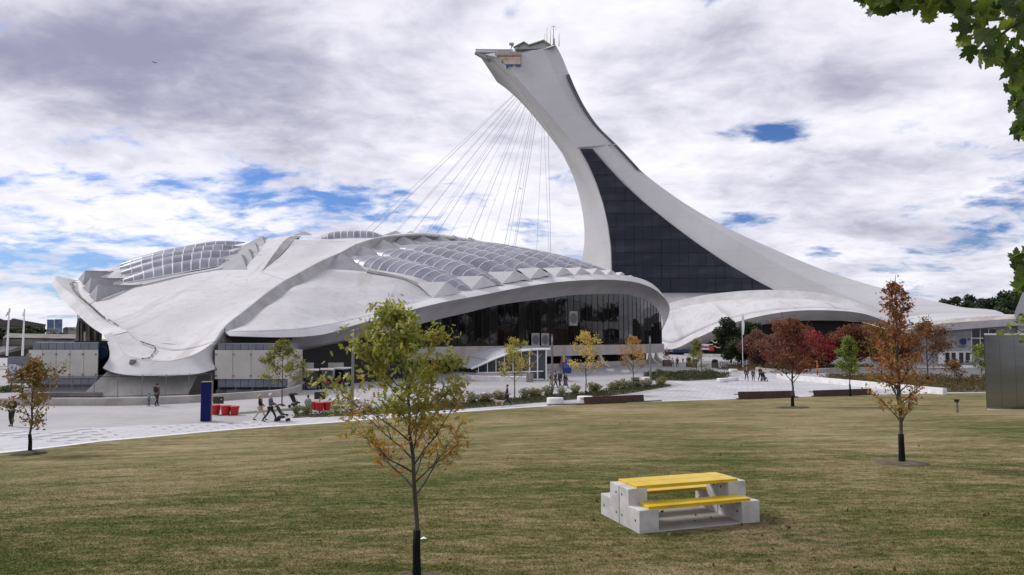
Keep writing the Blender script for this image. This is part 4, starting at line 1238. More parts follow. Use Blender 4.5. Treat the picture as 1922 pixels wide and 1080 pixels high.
# wall panels laid in courses
for r_, (y0, y1) in enumerate(((618, 630), (630.5, 642), (642.5, 654), (654.5, 659))):
    for k in range(4):
        xa = 1775 + 11.3 * k * 1.02 - (4 if r_ % 2 else 0); xb = xa + 11.2
        mb = MB(); mb.prism([EPt(xa, y1), EPt(xb, y1), EPt(xb, y0), EPt(xa, y0)], (0, 0.12, 0)); mb.build('wall_panel', M_PANEL, E)
for r_, (y0, y1) in enumerate(((614, 622), (622.5, 631), (631.5, 640))):
    for k in range(3):
        xa = 1871 + 13 * k; mb = MB(); mb.prism([EPt(xa, y1), EPt(xa + 12.7, y1), EPt(xa + 12.7, y0), EPt(xa, y0)], (0, 0.12, 0)); mb.build('wall_panel', M_PANEL, E)
# curved eave, panel by panel, and the roof rising behind it
ev_t = r2([(1690, 622), (1745, 611), (1790, 606), (1840, 602.5), (1880, 600), (1912, 598)], 15); ev_b = r2([(1690, 634), (1745, 624), (1790, 620), (1840, 616), (1880, 613), (1912, 611)], 15)
for k in range(14):
    a0, a1, b0, b1 = ev_b[k], ev_b[k + 1], ev_t[k], ev_t[k + 1]
    mb = MB(); mb.prism([EPt(a0[0] + .15, a0[1], -2.5), EPt(a1[0] - .15, a1[1], -2.5), EPt(b1[0] - .15, b1[1], -3.2), EPt(b0[0] + .15, b0[1], -3.2)], (0, .25, 0)); mb.build('eave_panel', M_EAVE, E)
tt = [EPt(x, y - 0.2, -3.1) for x, y in ev_t]; t2 = [EPt(x, y - 8, 1.5) for x, y in ev_t]; t3 = [TP(min(x, 1895), y - 26 + (x - 1690) * 0.085, -2) for x, y in ev_t]
mb = MB(); mb.grid([tt, t2]); mb.build('roof_edge', mat('roof_edge_stained', (0.45, 0.42, 0.40), 0.8, (0.27, 0.23, 0.21), 0.6, 6), E, smooth=True)
mb = MB(); mb.grid([t2, [p * 0.5 + q * 0.5 for p, q in zip(t2, t3)], t3]); mb.build('roof', M_TOW, E, smooth=True)
mb = MB(); mb.grid([[EPt(x, y, -2.5) for x, y in ev_b], [EPt(x, y + 3, .4) for x, y in ev_b]]); mb.build('soffit', M_DORM, E)
# big window of six panes
for r_, (y0, y1) in enumerate(((618, 634), (636, 659))):
    for k, (xa, xb) in enumerate(((1825, 1839), (1841, 1855), (1857, 1869))):
        mb = MB(); mb.prism([EPt(xa, y1, .05), EPt(xb, y1, .05), EPt(xb, y0, .05), EPt(xa, y0, .05)], (0, .06, 0)); pn = mb.build('window_pane', M_DGLASS, E)
mb = MB(); mb.prism([EPt(1823, 660, .12), EPt(1871.5, 660, .12), EPt(1869.5, 616.5, .12), EPt(1823, 616.5, .12)], (0, .1, 0))
mb.build('window_frame', M_WFRAME, E)
# doors
mb = MB(); mb.prism([EPt(1762, 686, -.05), EPt(1824, 686, -.05), EPt(1824, 660, -.05), EPt(1762, 660, -.05)], (0, .2, 0)); mb.build('door_frame', M_WFRAME, E)
for k, xa in enumerate((1774, 1785.5, 1800, 1812)):
    mb = MB(); mb.prism([EPt(xa - .8, 684.5, -.12), EPt(xa + 9.8, 684.5, -.12), EPt(xa + 9.8, 660.5, -.12), EPt(xa - .8, 660.5, -.12)], (0, .06, 0)); dr = mb.build('door', M_WFRAME, E)
    mb = MB(); mb.prism([EPt(xa + .6, 681.5, -.2), EPt(xa + 8.4, 681.5, -.2), EPt(xa + 8.4, 662, -.2), EPt(xa + .6, 662, -.2)], (0, .05, 0)); mb.build('pane', M_DGLASS, dr)
# ramp block and rail by the doors
mb = MB(); mb.prism([EPt(1812, 690, -3), EPt(1850, 690, -3), EPt(1850, 679, -3), EPt(1812, 682, -3)], (0, 2, 0)); mb.build('ramp_wall', M_STRIP, E)
mb = MB()
for x in np.linspace(1812, 1848, 6): mb.tube([EPt(x, 683, -3), EPt(x, 676, -3)], .05, 4)
mb.tube([EPt(1812, 677.5, -3), EPt(1832, 675, -3), EPt(1848, 675, -3)], .05, 4); mb.build('handrail', M_STEEL, E)
# round blue sign, small red square
mb = MB(); c0 = EPt(1808, 641.5, -.15); mb.prism([c0 + Vector((math.cos(a_) * .75, 0, math.sin(a_) * .62)) for a_ in np.linspace(0, 2 * math.pi, 28, endpoint=False)], (0, -.1, 0)); mb.build('sign_disc', mat('sign_blue', (0.012, 0.025, 0.17), 0.5), E)
mb = MB(); mb.prism([EPt(1816, 639, -.1), EPt(1820, 639, -.1), EPt(1820, 635, -.1), EPt(1816, 635, -.1)], (0, -.06, 0)); mb.build('sign_plate', mat('sign_red', (0.12, 0.02, 0.03), 0.5), E)
for y0, y1, xa, xb in ((649, 650.2, 1796, 1816), (651.2, 652.4, 1799, 1812)):
    mb = MB(); x = xa; lr = random.Random(int(y0))
    while x < xb:
        wq = lr.uniform(.6, 1.1); mb.prism([EPt(x, y1, -.06), EPt(x + wq, y1, -.06), EPt(x + wq, y0, -.06), EPt(x, y0, -.06)], (0, -.02, 0)); x += wq + .35
    mb.build('lettering', mat('letter_dark', (0.03, 0.035, 0.06), .6), E)
def text_mesh(body, size, loc, rot, m, parent, name='lettering', ext=0.01):
    cu_ = bpy.data.curves.new('lettering', 'FONT'); cu_.body = body; cu_.size = size; cu_.extrude = ext; cu_.align_x = 'LEFT'
    ob = bpy.data.objects.new('lettering_tmp', cu_); C.objects.link(ob)
    dg = bpy.context.evaluated_depsgraph_get()
    me = bpy.data.meshes.new_from_object(ob.evaluated_get(dg))
    bpy.data.objects.remove(ob)
    Mx = Matrix.Translation(Vector(loc) - (rootloc(parent) if parent else Vector())) @ rot.to_4x4()
    me.transform(Mx)
    me.materials.clear(); me.materials.append(m)
    o = bpy.data.objects.new(name, me); C.objects.link(o)
    if parent: o.parent = parent
    return o
text_mesh('no', 1.55, EPt(1826, 657.5, -.12), Matrix.Rotation(R(90), 3, 'X'), mat('letter_white', (0.75, 0.75, 0.75), .5), E)
# white raking pylon at the right edge
PY = MB(); PY.prism([P(1903, 612, 136), P(1935, 612, 136), P(1935, 530, 136), P(1922, 542, 136), P(1905, 585, 136)], (5, 5, 0)); PY.prism([P(1908, 690, 137), P(1935, 690, 137), P(1935, 612, 137), P(1910, 612, 137)], (4, 4, 0))
tag(PY.build('raking_pylon', M_TOW), 'white raking concrete pylon at the far right behind the mirrored pavilion', 'pylon')

# ================================================================== PICNIC TABLE
M_PTC = mat('table_concrete', (0.51, 0.50, 0.485), 0.85, (0.38, 0.37, 0.355), 2.5, 7, 0.25, 40)
M_YEL = mat('yellow_metal', (0.62, 0.425, 0.014), 0.36, (0.50, 0.335, 0.016), 2.2, 7, 0.05, 60, lo=.4, hi=.75)
M_HOLE = mat('socket_black', (0.012, 0.012, 0.012), 0.8)
TZ = lawn_h(TABLE_C.x, TABLE_C.y) + 0.02
PT = thing('picnic_table', 'yellow and pale concrete picnic table standing on the lawn', 'picnic table', (TABLE_C.x, TABLE_C.y, TZ), TABLE_RZ)
PT.rotation_euler = (0, 0, TABLE_RZ)
PL = 2.86     # overall length
def lblock(ex, sy):
    """stepped end block: seat height outside, table height inside"""
    mb = MB()
    w_ = 0.44
    x0 = -PL / 2 if ex < 0 else PL / 2 - w_
    g = 0.012
    prof = [(g, -0.08), (0.87, -0.08), (0.87, 0.43), (0.42, 0.43), (0.42, 0.76), (g, 0.76)]
    mb.prism([Vector((x0, sy * y, z)) for y, z in prof], (w_, 0, 0))
    if sy * 1 < 0:
        pass
    o = mb.build('end_block', M_PTC, PT, local=True, bevel=0.014)
    hs = MB()
    for y, z in ((0.13, 0.60), (0.13, 0.18), (0.70, 0.20)):
        for xx in (x0 - 0.003, x0 + w_ - 0.002):
            hs.prism([Vector((xx, sy * y + 0.026 * math.cos(a_), z + 0.026 * math.sin(a_))) for a_ in np.linspace(0, 2 * math.pi, 12, endpoint=False)], (0.005, 0, 0))
    hs.build('socket', M_HOLE, o, local=True)
for ex in (-1, 1):
    for sy in (-1, 1):
        lblock(ex, sy)
def plank(y0, y1, z, xin):
    mb = MB()
    L_ = PL / 2 - xin
    yy = (y0 + y1) / 2
    mb.box((0, yy, z), (2 * L_, y1 - y0, 0.022), bev=0.008)
    for y in (y0 + 0.012, y1 - 0.012):
        mb.box((0, y, z - 0.034), (2 * L_, 0.02, 0.05))
    for x in (-L_ + 0.01, L_ - 0.01):
        mb.box((x, yy, z - 0.03), (0.018, y1 - y0 - 0.03, 0.04))
    o = mb.build('table_plank' if z > 0.6 else 'bench_plank', M_YEL, PT, local=True)
    sm = MB()
    for x in (-L_ + 0.34, L_ - 0.34):
        sm.box((x, yy, z + 0.012), (0.006, y1 - y0 - 0.03, 0.003))
    sm.build('seam', mat('seam_yellow', (0.38, 0.23, 0.01), 0.5), o, local=True)
plank(-0.41, -0.006, 0.80, 0.20); plank(0.006, 0.41, 0.80, 0.20)
plank(-0.85, -0.45, 0.475, 0.22); plank(0.45, 0.85, 0.475, 0.22)
mb = MB(); mb.box((0, -0.03, -0.05), (PL - 0.1, 1.68, 0.1), bev=0.02)
mb.build('base_slab', mat('slab_concrete', (0.33, 0.315, 0.295), 0.9, (0.25, 0.235, 0.215), 1.2, 6, 0.2, 30), PT, local=True)
build_grass()

# ================================================================== TREES
M_BARK = mat('bark_grey_brown', (0.085, 0.066, 0.052), 0.9, (0.045, 0.036, 0.030), 6.0, 6, 0.5, 25, stretch=(1, 1, 0.25))
M_WRAP = mat('trunk_guard_black', (0.009, 0.009, 0.010), 0.85, spec=.12)
M_MULCH = mat('mulch_earth', (0.085, 0.062, 0.043), 0.95, (0.05, 0.038, 0.028), 3.0, 6, 0.8, 18)
def tree(label, base, H, prof, first, nlimb, nsub, nleaf, lsize, shape, lm, tintf, seed, trunk_r=0.045, wrap=1.0, cat='tree', name='young_tree', group=None, up=(35, 62), spread=0.10, lean=(0, 0), jit=0.35, trunk_m=None, az0=None, bend=0.0):
    rng = np.random.default_rng(seed); rr = random.Random(seed)
    t0 = thing(name, label, cat, base, 0, group)
    n = 14
    pts = []; rad = []
    wob = [Vector((mnoise.noise(Vector((k * 0.5, seed, 0))), mnoise.noise(Vector((k * 0.5, seed, 7))), 0)) * H * 0.018 for k in range(n)]
    for k in range(n):
        u = k / (n - 1)
        pts.append(Vector((lean[0] * u * H + bend * H * u ** 3, lean[1] * u * H, -0.12 + u * (H * 0.96 + 0.12))) + wob[k] * min(1, u * 4))
        rad.append(trunk_r * ((1 - u) ** 0.9 * 0.92 + 0.10) * (1.25 if k == 0 else 1))
    mb = MB(); mb.tube(pts, rad, 8); mb.build('trunk', trunk_m or M_BARK, t0, smooth=True, local=True)
    def tr(u):
        f = min(max(u, 0), 1) * (n - 1); i = min(int(f), n - 2)
        return pts[i].lerp(pts[i + 1], f - i), rad[i] * (1 - f + i) + rad[i + 1] * (f - i)
    if wrap > 0:
        mb = MB(); w2 = [(wrap * q / 4) / H for q in range(5)]
        mb.tube([tr(q)[0] for q in w2], [max(tr(q)[1], trunk_r * .8) * 1.28 + 0.008 for q in w2], 10); mb.build('trunk_guard', M_WRAP, t0, smooth=True, local=True)
    px_ = [q[0] for q in prof]; py_ = [q[1] for q in prof]
    PR = lambda u: float(np.interp(u, px_, py_))
    anchors = []; aw = []
    for i in range(nlimb):
        u = first + (0.93 - first) * ((i + rr.uniform(-.3, .3)) / max(1, nlimb - 1))
        u = min(max(u, first), 0.94)
        o, r0 = tr(u)
        az = (az0 if az0 is not None else 0) + i * 2.399 + rr.uniform(-.45, .45)
        el = R(rr.uniform(*up))
        Lh = PR(min(1, u + 0.08)) * rr.uniform(0.72, 1.12)
        Ll = Lh / max(0.35, math.cos(el))
        Ll = min(Ll, (1.0 - u) * H * 1.15 + 0.12 * H)
        d = Vector((math.cos(az) * math.cos(el), math.sin(az) * math.cos(el), math.sin(el)))
        lp = [o]; cur = o.copy(); dd_ = d.copy()
        for k in range(5):
            dd_ = (dd_ + Vector((rr.gauss(0, .11), rr.gauss(0, .11), rr.gauss(0.02, .10)))).normalized()
            cur = cur + dd_ * Ll / 5; lp.append(cur.copy())
        rb = min(r0 * 0.52, trunk_r * 0.38)
        mb = MB(); mb.tube(lp, [rb, rb * .8, rb * .62, rb * .46, rb * .3, rb * .14], 6, caps=False)
        for s in range(nsub):
            f = rr.uniform(0.25, 0.98); fi = f * 5; k = min(int(fi), 4)
            so = lp[k].lerp(lp[k + 1], fi - k)
            sd = (lp[k + 1] - lp[k]).normalized()
            sd = (sd * 0.75 + Vector((rr.gauss(0, .6), rr.gauss(0, .6), rr.gauss(0.18, .45)))).normalized()
            sl = Ll * rr.uniform(0.16, 0.42) * (1.15 - 0.5 * f)
            mid = so + sd * sl * 0.5 + Vector((0, 0, rr.gauss(0, .03) * sl)); e = so + sd * sl + Vector((rr.gauss(0, .1), rr.gauss(0, .1), rr.gauss(0, .1))) * sl
            rs = rb * 0.42 * (1.1 - f * .7)
            mb.tube([so, mid, e], [rs, rs * .7, rs * .25], 4, caps=False)
            for q in range(6):
                w_ = (q + 1) / 6
                anchors.append(so.lerp(mid, w_ * 2) if w_ < .5 else mid.lerp(e, w_ * 2 - 1)); aw.append(0.5 + w_)
        for k in range(2, 6):
            anchors.append(lp[k]); aw.append(0.8)
        mb.build('limb', trunk_m or M_BARK, t0, smooth=True, local=True)
    for u in np.linspace(0.86, 1.0, 6):
        anchors.append(tr(u)[0]); aw.append(1.2)
    A = np.array([tuple(q) for q in anchors]); aw = np.array(aw)
    zc = A[:, 2] / H
    if callable(nleaf_w := globals().get('_leaf_weight')):
        aw = aw * nleaf_w(zc)
    idx = rng.choice(len(A), nleaf, p=aw / aw.sum())
    pos = A[idx] + rng.normal(0, spread, (nleaf, 3)) * np.array([1, 1, 0.8])
    V = leaves_at(pos, lsize, shape, rng, jit)
    tint = np.clip(tintf(pos[:, 2] / H, np.hypot(pos[:, 0], pos[:, 1]), rng, nleaf, pos), 0, 1)
    cr = ngon_mesh('crown', V, lm, t0, tint)
    tag(cr, kind='stuff')
    return t0
def mound(c, r, label, h=0.07, m=None, grassy=False):
    rows = []
    for i in range(7):
        q = i / 6
        row = []
        for k in range(29):
            a_ = 2 * math.pi * k / 28
            rr_ = r * q * (1 + 0.25 * mnoise.noise(Vector((math.cos(a_) * 1.3, math.sin(a_) * 1.3, c.x))))
            x, y = c.x + rr_ * math.cos(a_), c.y + rr_ * math.sin(a_) * 0.8
            row.append((x, y, ground_h(x, y) + 0.05 + (h * (1 - q * q) + 0.03 * mnoise.noise(Vector((x * 3, y * 3, 1)))) * (1 if i < 6 else 0) - (0.10 if i == 6 else 0)))
        rows.append(row)
    mb = MB(); mb.grid(rows); tag(mb.build('mulch', m or M_MULCH, smooth=True), label, 'mulch', kind='stuff')

def blotch(pos, f, k=1.0, z=0.0):
    return np.array([mnoise.noise(Vector((p[0] * f + z, p[1] * f, p[2] * f))) for p in pos]) * k

# foreground tree: green head, rusty thin lower crown
LM_OAK = leafmat('oak_leaves', [(0, (0.322, 0.1246, 0.0359)), (0.22, (0.4347, 0.2126, 0.0504)), (0.4, (0.3864, 0.286, 0.0575)), (0.62, (0.2253, 0.2419, 0.0431)), (0.85, (0.3059, 0.3299, 0.0646)), (1, (0.5313, 0.4985, 0.1725))], 0.45)
b0 = Vector((P(783, 1083, 11.5).x, 11.5, 0)); b0.z = lawn_h(b0.x, b0.y)
Hf = P(783, 538, 11.5).z - b0.z
_leaf_weight = lambda z: np.interp(z, [0.3, 0.42, 0.52, 0.62, 0.8, 0.95], [0.16, 0.30, 0.75, 1.15, 1.55, 0.9])
tree('slim young oak in front, green on top, rusty below, with black trunk guard', b0, Hf,
     [(0.3, 0.75), (0.42, 1.15), (0.55, 1.12), (0.68, 0.92), (0.8, 0.70), (0.92, 0.42), (1.0, 0.2)], 0.325, 30, 18, 4300, 0.088, LEAF_OAK * np.array([.85, 1.15, 1]), LM_OAK,
     lambda z, r, g, n, pos: 0.15 + np.interp(z, [0.35, 0.5, 0.6, 0.72], [0.06, 0.14, 0.38, 0.60]) + blotch(pos, 2.0, 0.28) + g.normal(0, .14, n), 21, trunk_r=0.046, wrap=1.0, up=(28, 58), spread=0.075, az0=0.5, lean=(-0.02, 0), bend=-0.085)
_leaf_weight = None
mound(b0, 0.75, 'ring of earth round the trunk of the foreground oak')
# maple on the right of the lawn
LM_MAP = leafmat('maple_autumn', [(0, (0.108, 0.0442, 0.0264)), (0.25, (0.24, 0.0754, 0.0312)), (0.5, (0.36, 0.1625, 0.042)), (0.75, (0.42, 0.247, 0.066)), (0.9, (0.264, 0.221, 0.066)), (1, (0.156, 0.169, 0.048))], 0.42)
b0 = GL(1693, 871); d0 = b0.y
Hf = P(1693, 502, d0).z - b0.z
tree('tall young maple with orange and rust leaves on the right of the lawn', b0, Hf,
     [(0.25, 0.65), (0.4, 1.0), (0.55, 1.1), (0.63, 0.95), (0.70, 0.5), (0.8, 0.42), (0.95, 0.32), (1.0, 0.15)], 0.22, 34, 14, 2700, 0.098, LEAF_OAK, LM_MAP,
     lambda z, r, g, n, pos: 0.42 + np.interp(z, [0.25, 0.5, 0.7, 1.0], [0.18, 0.05, -0.1, -0.22]) + blotch(pos, 1.1, 0.4) + g.normal(0, .15, n), 33, trunk_r=0.065, wrap=1.05, up=(35, 65), spread=0.10)
mound(b0, 0.85, 'ring of bare earth round the orange maple on the right', 0.03, mat('mulch_pale', (0.12, 0.092, 0.058), 0.95, (0.075, 0.062, 0.036), 3.5, 6, 0.8, 18))
# left small tree
LM_YB = leafmat('yellow_brown_leaves', [(0, (0.1087, 0.058, 0.0217)), (0.4, (0.203, 0.1232, 0.029)), (0.7, (0.2465, 0.1812, 0.0362)), (1, (0.145, 0.145, 0.0362))], 0.3)
b0 = GL(56, 853); d0 = b0.y
Hf = P(56, 668, d0).z - b0.z
tree('small brown and yellow tree at the left edge of the lawn', b0, Hf, [(0.3, 0.75), (0.45, 1.25), (0.6, 1.2), (0.8, 0.85), (1, 0.25)], 0.28, 20, 9, 1900, 0.16, LEAF_LONG * np.array([1.6, 1, 1]), LM_YB,
     lambda z, r, g, n, pos: 0.45 + blotch(pos, 1.2, 0.5) + g.normal(0, .2, n), 41, trunk_r=0.06, wrap=1.0, up=(25, 55), spread=0.13)
mound(b0, 0.8, 'dark tuft of earth round the small tree at the left edge', 0.12, mat('mulch_green', (0.035, 0.042, 0.014), 0.95, (0.06, 0.045, 0.03), 4.0, 5, 0.8, 18))
# plaza trees
LM_GRN = leafmat('honeylocust_green', [(0, (0.0929, 0.1046, 0.0202)), (0.5, (0.1941, 0.2025, 0.0371)), (1, (0.3375, 0.3121, 0.0759))], 0.35)
LM_YG = leafmat('honeylocust_yellowgreen', [(0, (0.1667, 0.1686, 0.0309)), (0.5, (0.363, 0.3289, 0.0617)), (1, (0.5886, 0.4831, 0.1233))], 0.35)
LM_YEL = leafmat('honeylocust_yellow', [(0, (0.3036, 0.2283, 0.0516)), (0.5, (0.5693, 0.4364, 0.1034)), (1, (0.797, 0.6149, 0.207))], 0.35)
LM_GOLD = leafmat('honeylocust_gold', [(0, (0.24, 0.1276, 0.0374)), (0.5, (0.45, 0.27, 0.075)), (1, (0.6, 0.39, 0.15))], 0.35)
PFA = [(0.25, 0.9), (0.4, 1.0), (0.6, 0.85), (0.8, 0.6), (1.0, 0.2)]
tf = lambda z, r, g, n, pos: 0.5 + blotch(pos, 0.9, 0.6) + g.normal(0, .18, n)
for (px, py, ytop, lab, lm, wpx, n, sd, grp) in (
        (529, 762, 634, 'young green honeylocust on the plaza beside the clad box and red planters', LM_GRN, 46, 1700, 51, None),
        (966, 752, 630, 'yellow green young tree in the bed in front of the glass kiosk', LM_YG, 36, 1000, 52, None),
        (1100, 740, 619, 'pale yellow young tree in the bed right of the blue information board', LM_YEL, 38, 1000, 53, None),
        (1189, 731, 626, 'golden young tree beside the grey litter bin', LM_GOLD, 30, 800, 54, None),
        (1308, 713, 632, 'small olive green tree in the round bed next to a lamp post', LM_GRN, 20, 900, 55, None)):
    b0 = G(px, py); d0 = b0.y
    Hf = P(px, ytop, d0).z
    k = wpx * d0 / F0
    tree(lab, b0, Hf, [(a_, b2 * k) for a_, b2 in PFA], 0.30, 18, 9, int(n * 1.5), 0.22, LEAF_LONG * np.array([1.3, 1, 1]), lm, tf, sd, trunk_r=0.055, wrap=0, up=(20, 55), spread=0.13)
# trees on the far side of the lawn
LM_RED = leafmat('dark_red_leaves', [(0, (0.0862, 0.0312, 0.0242)), (0.5, (0.2012, 0.0696, 0.0396)), (1, (0.3105, 0.138, 0.055))], 0.3)
LM_RED2 = leafmat('crimson_leaves', [(0, (0.12, 0.016, 0.02)), (0.5, (0.3, 0.036, 0.038)), (1, (0.42, 0.09, 0.07))], 0.3)
LM_BRN = leafmat('brown_red_leaves', [(0, (0.0949, 0.0483, 0.0448)), (0.5, (0.1984, 0.0949, 0.0776)), (1, (0.2846, 0.1466, 0.0949))], 0.3)
LM_DGR = leafmat('dark_green_leaves', [(0, (0.0125, 0.0225, 0.01)), (0.5, (0.035, 0.055, 0.02)), (1, (0.075, 0.1, 0.0375))], 0.25)
LM_LIM = leafmat('lime_leaves', [(0, (0.084, 0.119, 0.0168)), (0.5, (0.189, 0.231, 0.0364)), (1, (0.308, 0.336, 0.084))], 0.35)
LM_FIR = leafmat('rust_brown_leaves', [(0, (0.12, 0.06, 0.03)), (0.5, (0.225, 0.1125, 0.048)), (1, (0.24, 0.15, 0.06))], 0.3)
b0 = GL(1488, 766); d0 = b0.y; Hf = P(1488, 590, d0).z - b0.z
tree('young dark red tree on the far edge of the lawn between two dark benches', b0, Hf, [(0.25, 1.0), (0.4, 2.0), (0.6, 2.2), (0.8, 1.2), (1.0, 0.3)], 0.28, 24, 12, 5200, 0.17, LEAF_SIMPLE, LM_RED, tf, 61, trunk_r=0.085, wrap=1.0, up=(15, 55), spread=0.2)
mound(b0, 1.2, 'ring of earth round the dark red tree', 0.06)
b0 = GL(1596, 744); d0 = b0.y; Hf = P(1596, 627, d0).z - b0.z
tree('small bright lime green tree on the far lawn edge right of the red trees', b0, Hf, [(0.25, 0.8), (0.4, 1.0), (0.6, 0.9), (0.8, 0.55), (1.0, 0.15)], 0.30, 20, 10, 3600, 0.17, LEAF_SIMPLE, LM_LIM, tf, 62, trunk_r=0.06, wrap=1.2, up=(35, 65), spread=0.16)
b0 = G(1742, 722); d0 = b0.y
tree('rust brown young tree behind the orange maple', b0, P(1742, 600, d0).z, [(0.25, 1.6), (0.5, 2.8), (0.75, 1.8), (1.0, 0.3)], 0.28, 20, 10, 4000, 0.21, LEAF_SIMPLE, LM_FIR, tf, 63, trunk_r=0.09, wrap=1.0, up=(25, 60), spread=0.25)
b0 = G(1655, 708); d0 = b0.y
tree('thin olive young tree behind the orange maple on its left', b0, P(1650, 615, d0).z, [(0.25, 1.4), (0.5, 2.2), (0.75, 1.3), (1.0, 0.3)], 0.28, 18, 9, 1100, 0.26, LEAF_SIMPLE, LM_YB, tf, 68, trunk_r=0.07, wrap=1.0, up=(35, 65), spread=0.25)
b0 = G(1792, 712); d0 = b0.y
tree('low rust red shrub by the road below the entrance doors', b0, P(1790, 680, d0).z, [(0.05, 0.8), (0.5, 1.8), (1.0, 0.5)], 0.05, 14, 8, 420, 0.30, LEAF_SIMPLE, LM_FIR, tf, 64, trunk_r=0.05, wrap=0, up=(25, 65), spread=0.25, cat='shrub', name='shrub')
b0 = G(1842, 703); d0 = b0.y
tree('small yellow green tree partly hidden by the mirrored pavilion', b0, P(1842, 655, d0).z, [(0.1, 0.8), (0.5, 1.5), (1.0, 0.4)], 0.1, 14, 8, 700, 0.32, LEAF_SIMPLE, LM_LIM, tf, 65, trunk_r=0.06, wrap=0, up=(35, 65), spread=0.25)

def big_tree(label, base, H, rad, zc0, nleaf, lsize, lm, seed, name='tree', group=None, nclump=26, trunk_r=0.22, flat=0.8):
    """broad crown made of leaf clumps on real limbs"""
    rng = np.random.default_rng(seed); rr = random.Random(seed)
    t0 = thing(name, label, 'tree', base, 0, group)
    mb = MB(); mb.tube([(0, 0, -0.2), (0.1, 0, H * .25), (0.05, 0.1, H * .5), (0, 0, H * 0.8)], [trunk_r, trunk_r * .8, trunk_r * .5, trunk_r * .15], 8); mb.build('trunk', M_BARK, t0, smooth=True, local=True)
    cz = (zc0 * H + H) / 2; hz = (H - zc0 * H) / 2
    cl = []
    lm_ = MB()
    for k in range(nclump):
        v = rng.normal(size=3); v /= np.linalg.norm(v)
        q = rng.uniform(0.45, 0.92)
        c = np.array([v[0] * rad * q, v[1] * rad * q, cz + v[2] * hz * q])
        cl.append((c, rng.uniform(0.26, 0.46) * rad))
        s = Vector((0, 0, H * rr.uniform(0.15, 0.4)))
        lm_.tube([s, s.lerp(Vector(c), .5) + Vector((0, 0, .2)), Vector(c)], [trunk_r * .35, trunk_r * .22, trunk_r * .06], 5, caps=False)
    tag(lm_.build('limbs', M_BARK, t0, local=True), kind='stuff')
    per = nleaf // nclump
    P_ = []
    for c, r_ in cl:
        v = rng.normal(size=(per, 3)); v /= np.linalg.norm(v, axis=1)[:, None]
        P_.append(c + v * (r_ * rng.random((per, 1)) ** 0.45) * np.array([1, 1, flat]))
    pos = np.concatenate(P_)
    V = leaves_at(pos, lsize, LEAF_SIMPLE, rng)
    tint = np.clip(0.5 + np.repeat(rng.normal(0, .16, nclump), per) + rng.normal(0, .2, len(pos)), 0, 1)
    tag(ngon_mesh('crown', V, lm, t0, tint), kind='stuff')
    return t0
def bt(label, px, py, ytop, wpx, zc0, n, ls, lm, seed, d=None, **k):
    if d is None:
        b_ = G(px, py)
    else:
        b_ = P(px, py, d); b_.z = 0
    H = P(px, ytop, b_.y).z
    return big_tree(label, (b_.x, b_.y, 0), H, wpx * b_.y / F0, zc0, n, ls, lm, seed, **k)
bt('crimson spreading tree left of the lime green tree', 1528, 692, 613, 46, 0.05, 15000, 0.30, LM_RED2, 71)
bt('brownish red spreading tree left of the crimson one', 1432, 692, 622, 44, 0.06, 12000, 0.29, LM_BRN, 72)
bt('rust red tree behind the crimson tree with orange top', 1478, 688, 596, 38, 0.1, 11000, 0.30, LM_FIR, 73)
bt('dark red tree right of the crimson tree, behind the lime tree', 1602, 692, 612, 44, 0.04, 13000, 0.30, LM_RED, 74)
bt('dark red tree behind the orange maple', 1680, 690, 622, 42, 0.04, 11000, 0.30, LM_RED, 75)
bt('dark green rounded tree in front of the arched shell, right of the red display', 1372, 681, 600, 30, 0.15, 8000, 0.5, LM_DGR, 76)
bt('second dark green tree behind the white flag', 1408, 680, 606, 26, 0.2, 6000, 0.5, LM_DGR, 77)
bt('low dark green tree below the white flag', 1392, 686, 640, 34, 0.1, 5000, 0.45, LM_DGR, 78)
# wooded skyline right and left, each tree its own
for k, (px, ytop, wpx, d) in enumerate([(1785, 547, 30, 330), (1822, 550, 32, 330), (1852, 556, 30, 320), (1882, 538, 36, 300), (1908, 534, 32, 300), (1940, 526, 34, 300), (1760, 560, 28, 335), (1840, 562, 34, 310), (1900, 556, 36, 290)]):
    bt('dark green tree on the skyline behind the right foot of the tower', px, 640, ytop, wpx, 0.1, 4600, 1.2, LM_DGR, 90 + k, d=d, group='trees on the skyline at the right', nclump=22)
for k, (px, ytop, wpx, d) in enumerate([(-20, 608, 26, 210), (18, 610, 22, 215), (42, 606, 18, 220), (68, 609, 18, 220), (92, 619, 16, 225), (112, 621, 12, 225), (60, 617, 20, 205), (30, 618, 22, 200)]):
    bt('dark green tree behind the concrete walkway at the far left', px, 650, ytop, wpx, 0.05, 2400, 0.9, LM_DGR, 110 + k, d=d, group='trees behind the walkway at the far left', nclump=18)

for k, (x, y, h_, r_) in enumerate([(62, 2, 13, 6), (75, -8, 15, 7), (90, 4, 14, 7), (105, -6, 16, 8), (122, 8, 14, 7), (70, -24, 15, 7), (95, -28, 16, 8), (50, -16, 13, 6), (120, 112, 19, 9), (132, 128, 20, 9), (126, 146, 19, 9), (147, 160, 21, 9), (143, 120, 22, 9), (162, 142, 22, 9), (137, 100, 20, 9), (152, 176, 21, 9)]):
    big_tree('green park tree standing beyond the right edge, seen only in reflections', (x, y, 0.0 if y > 20 else 0.8), h_, r_, 0.12, 2600, 1.1, LM_DGR, 140 + k, group='park trees right of the viewpoint', nclump=16)

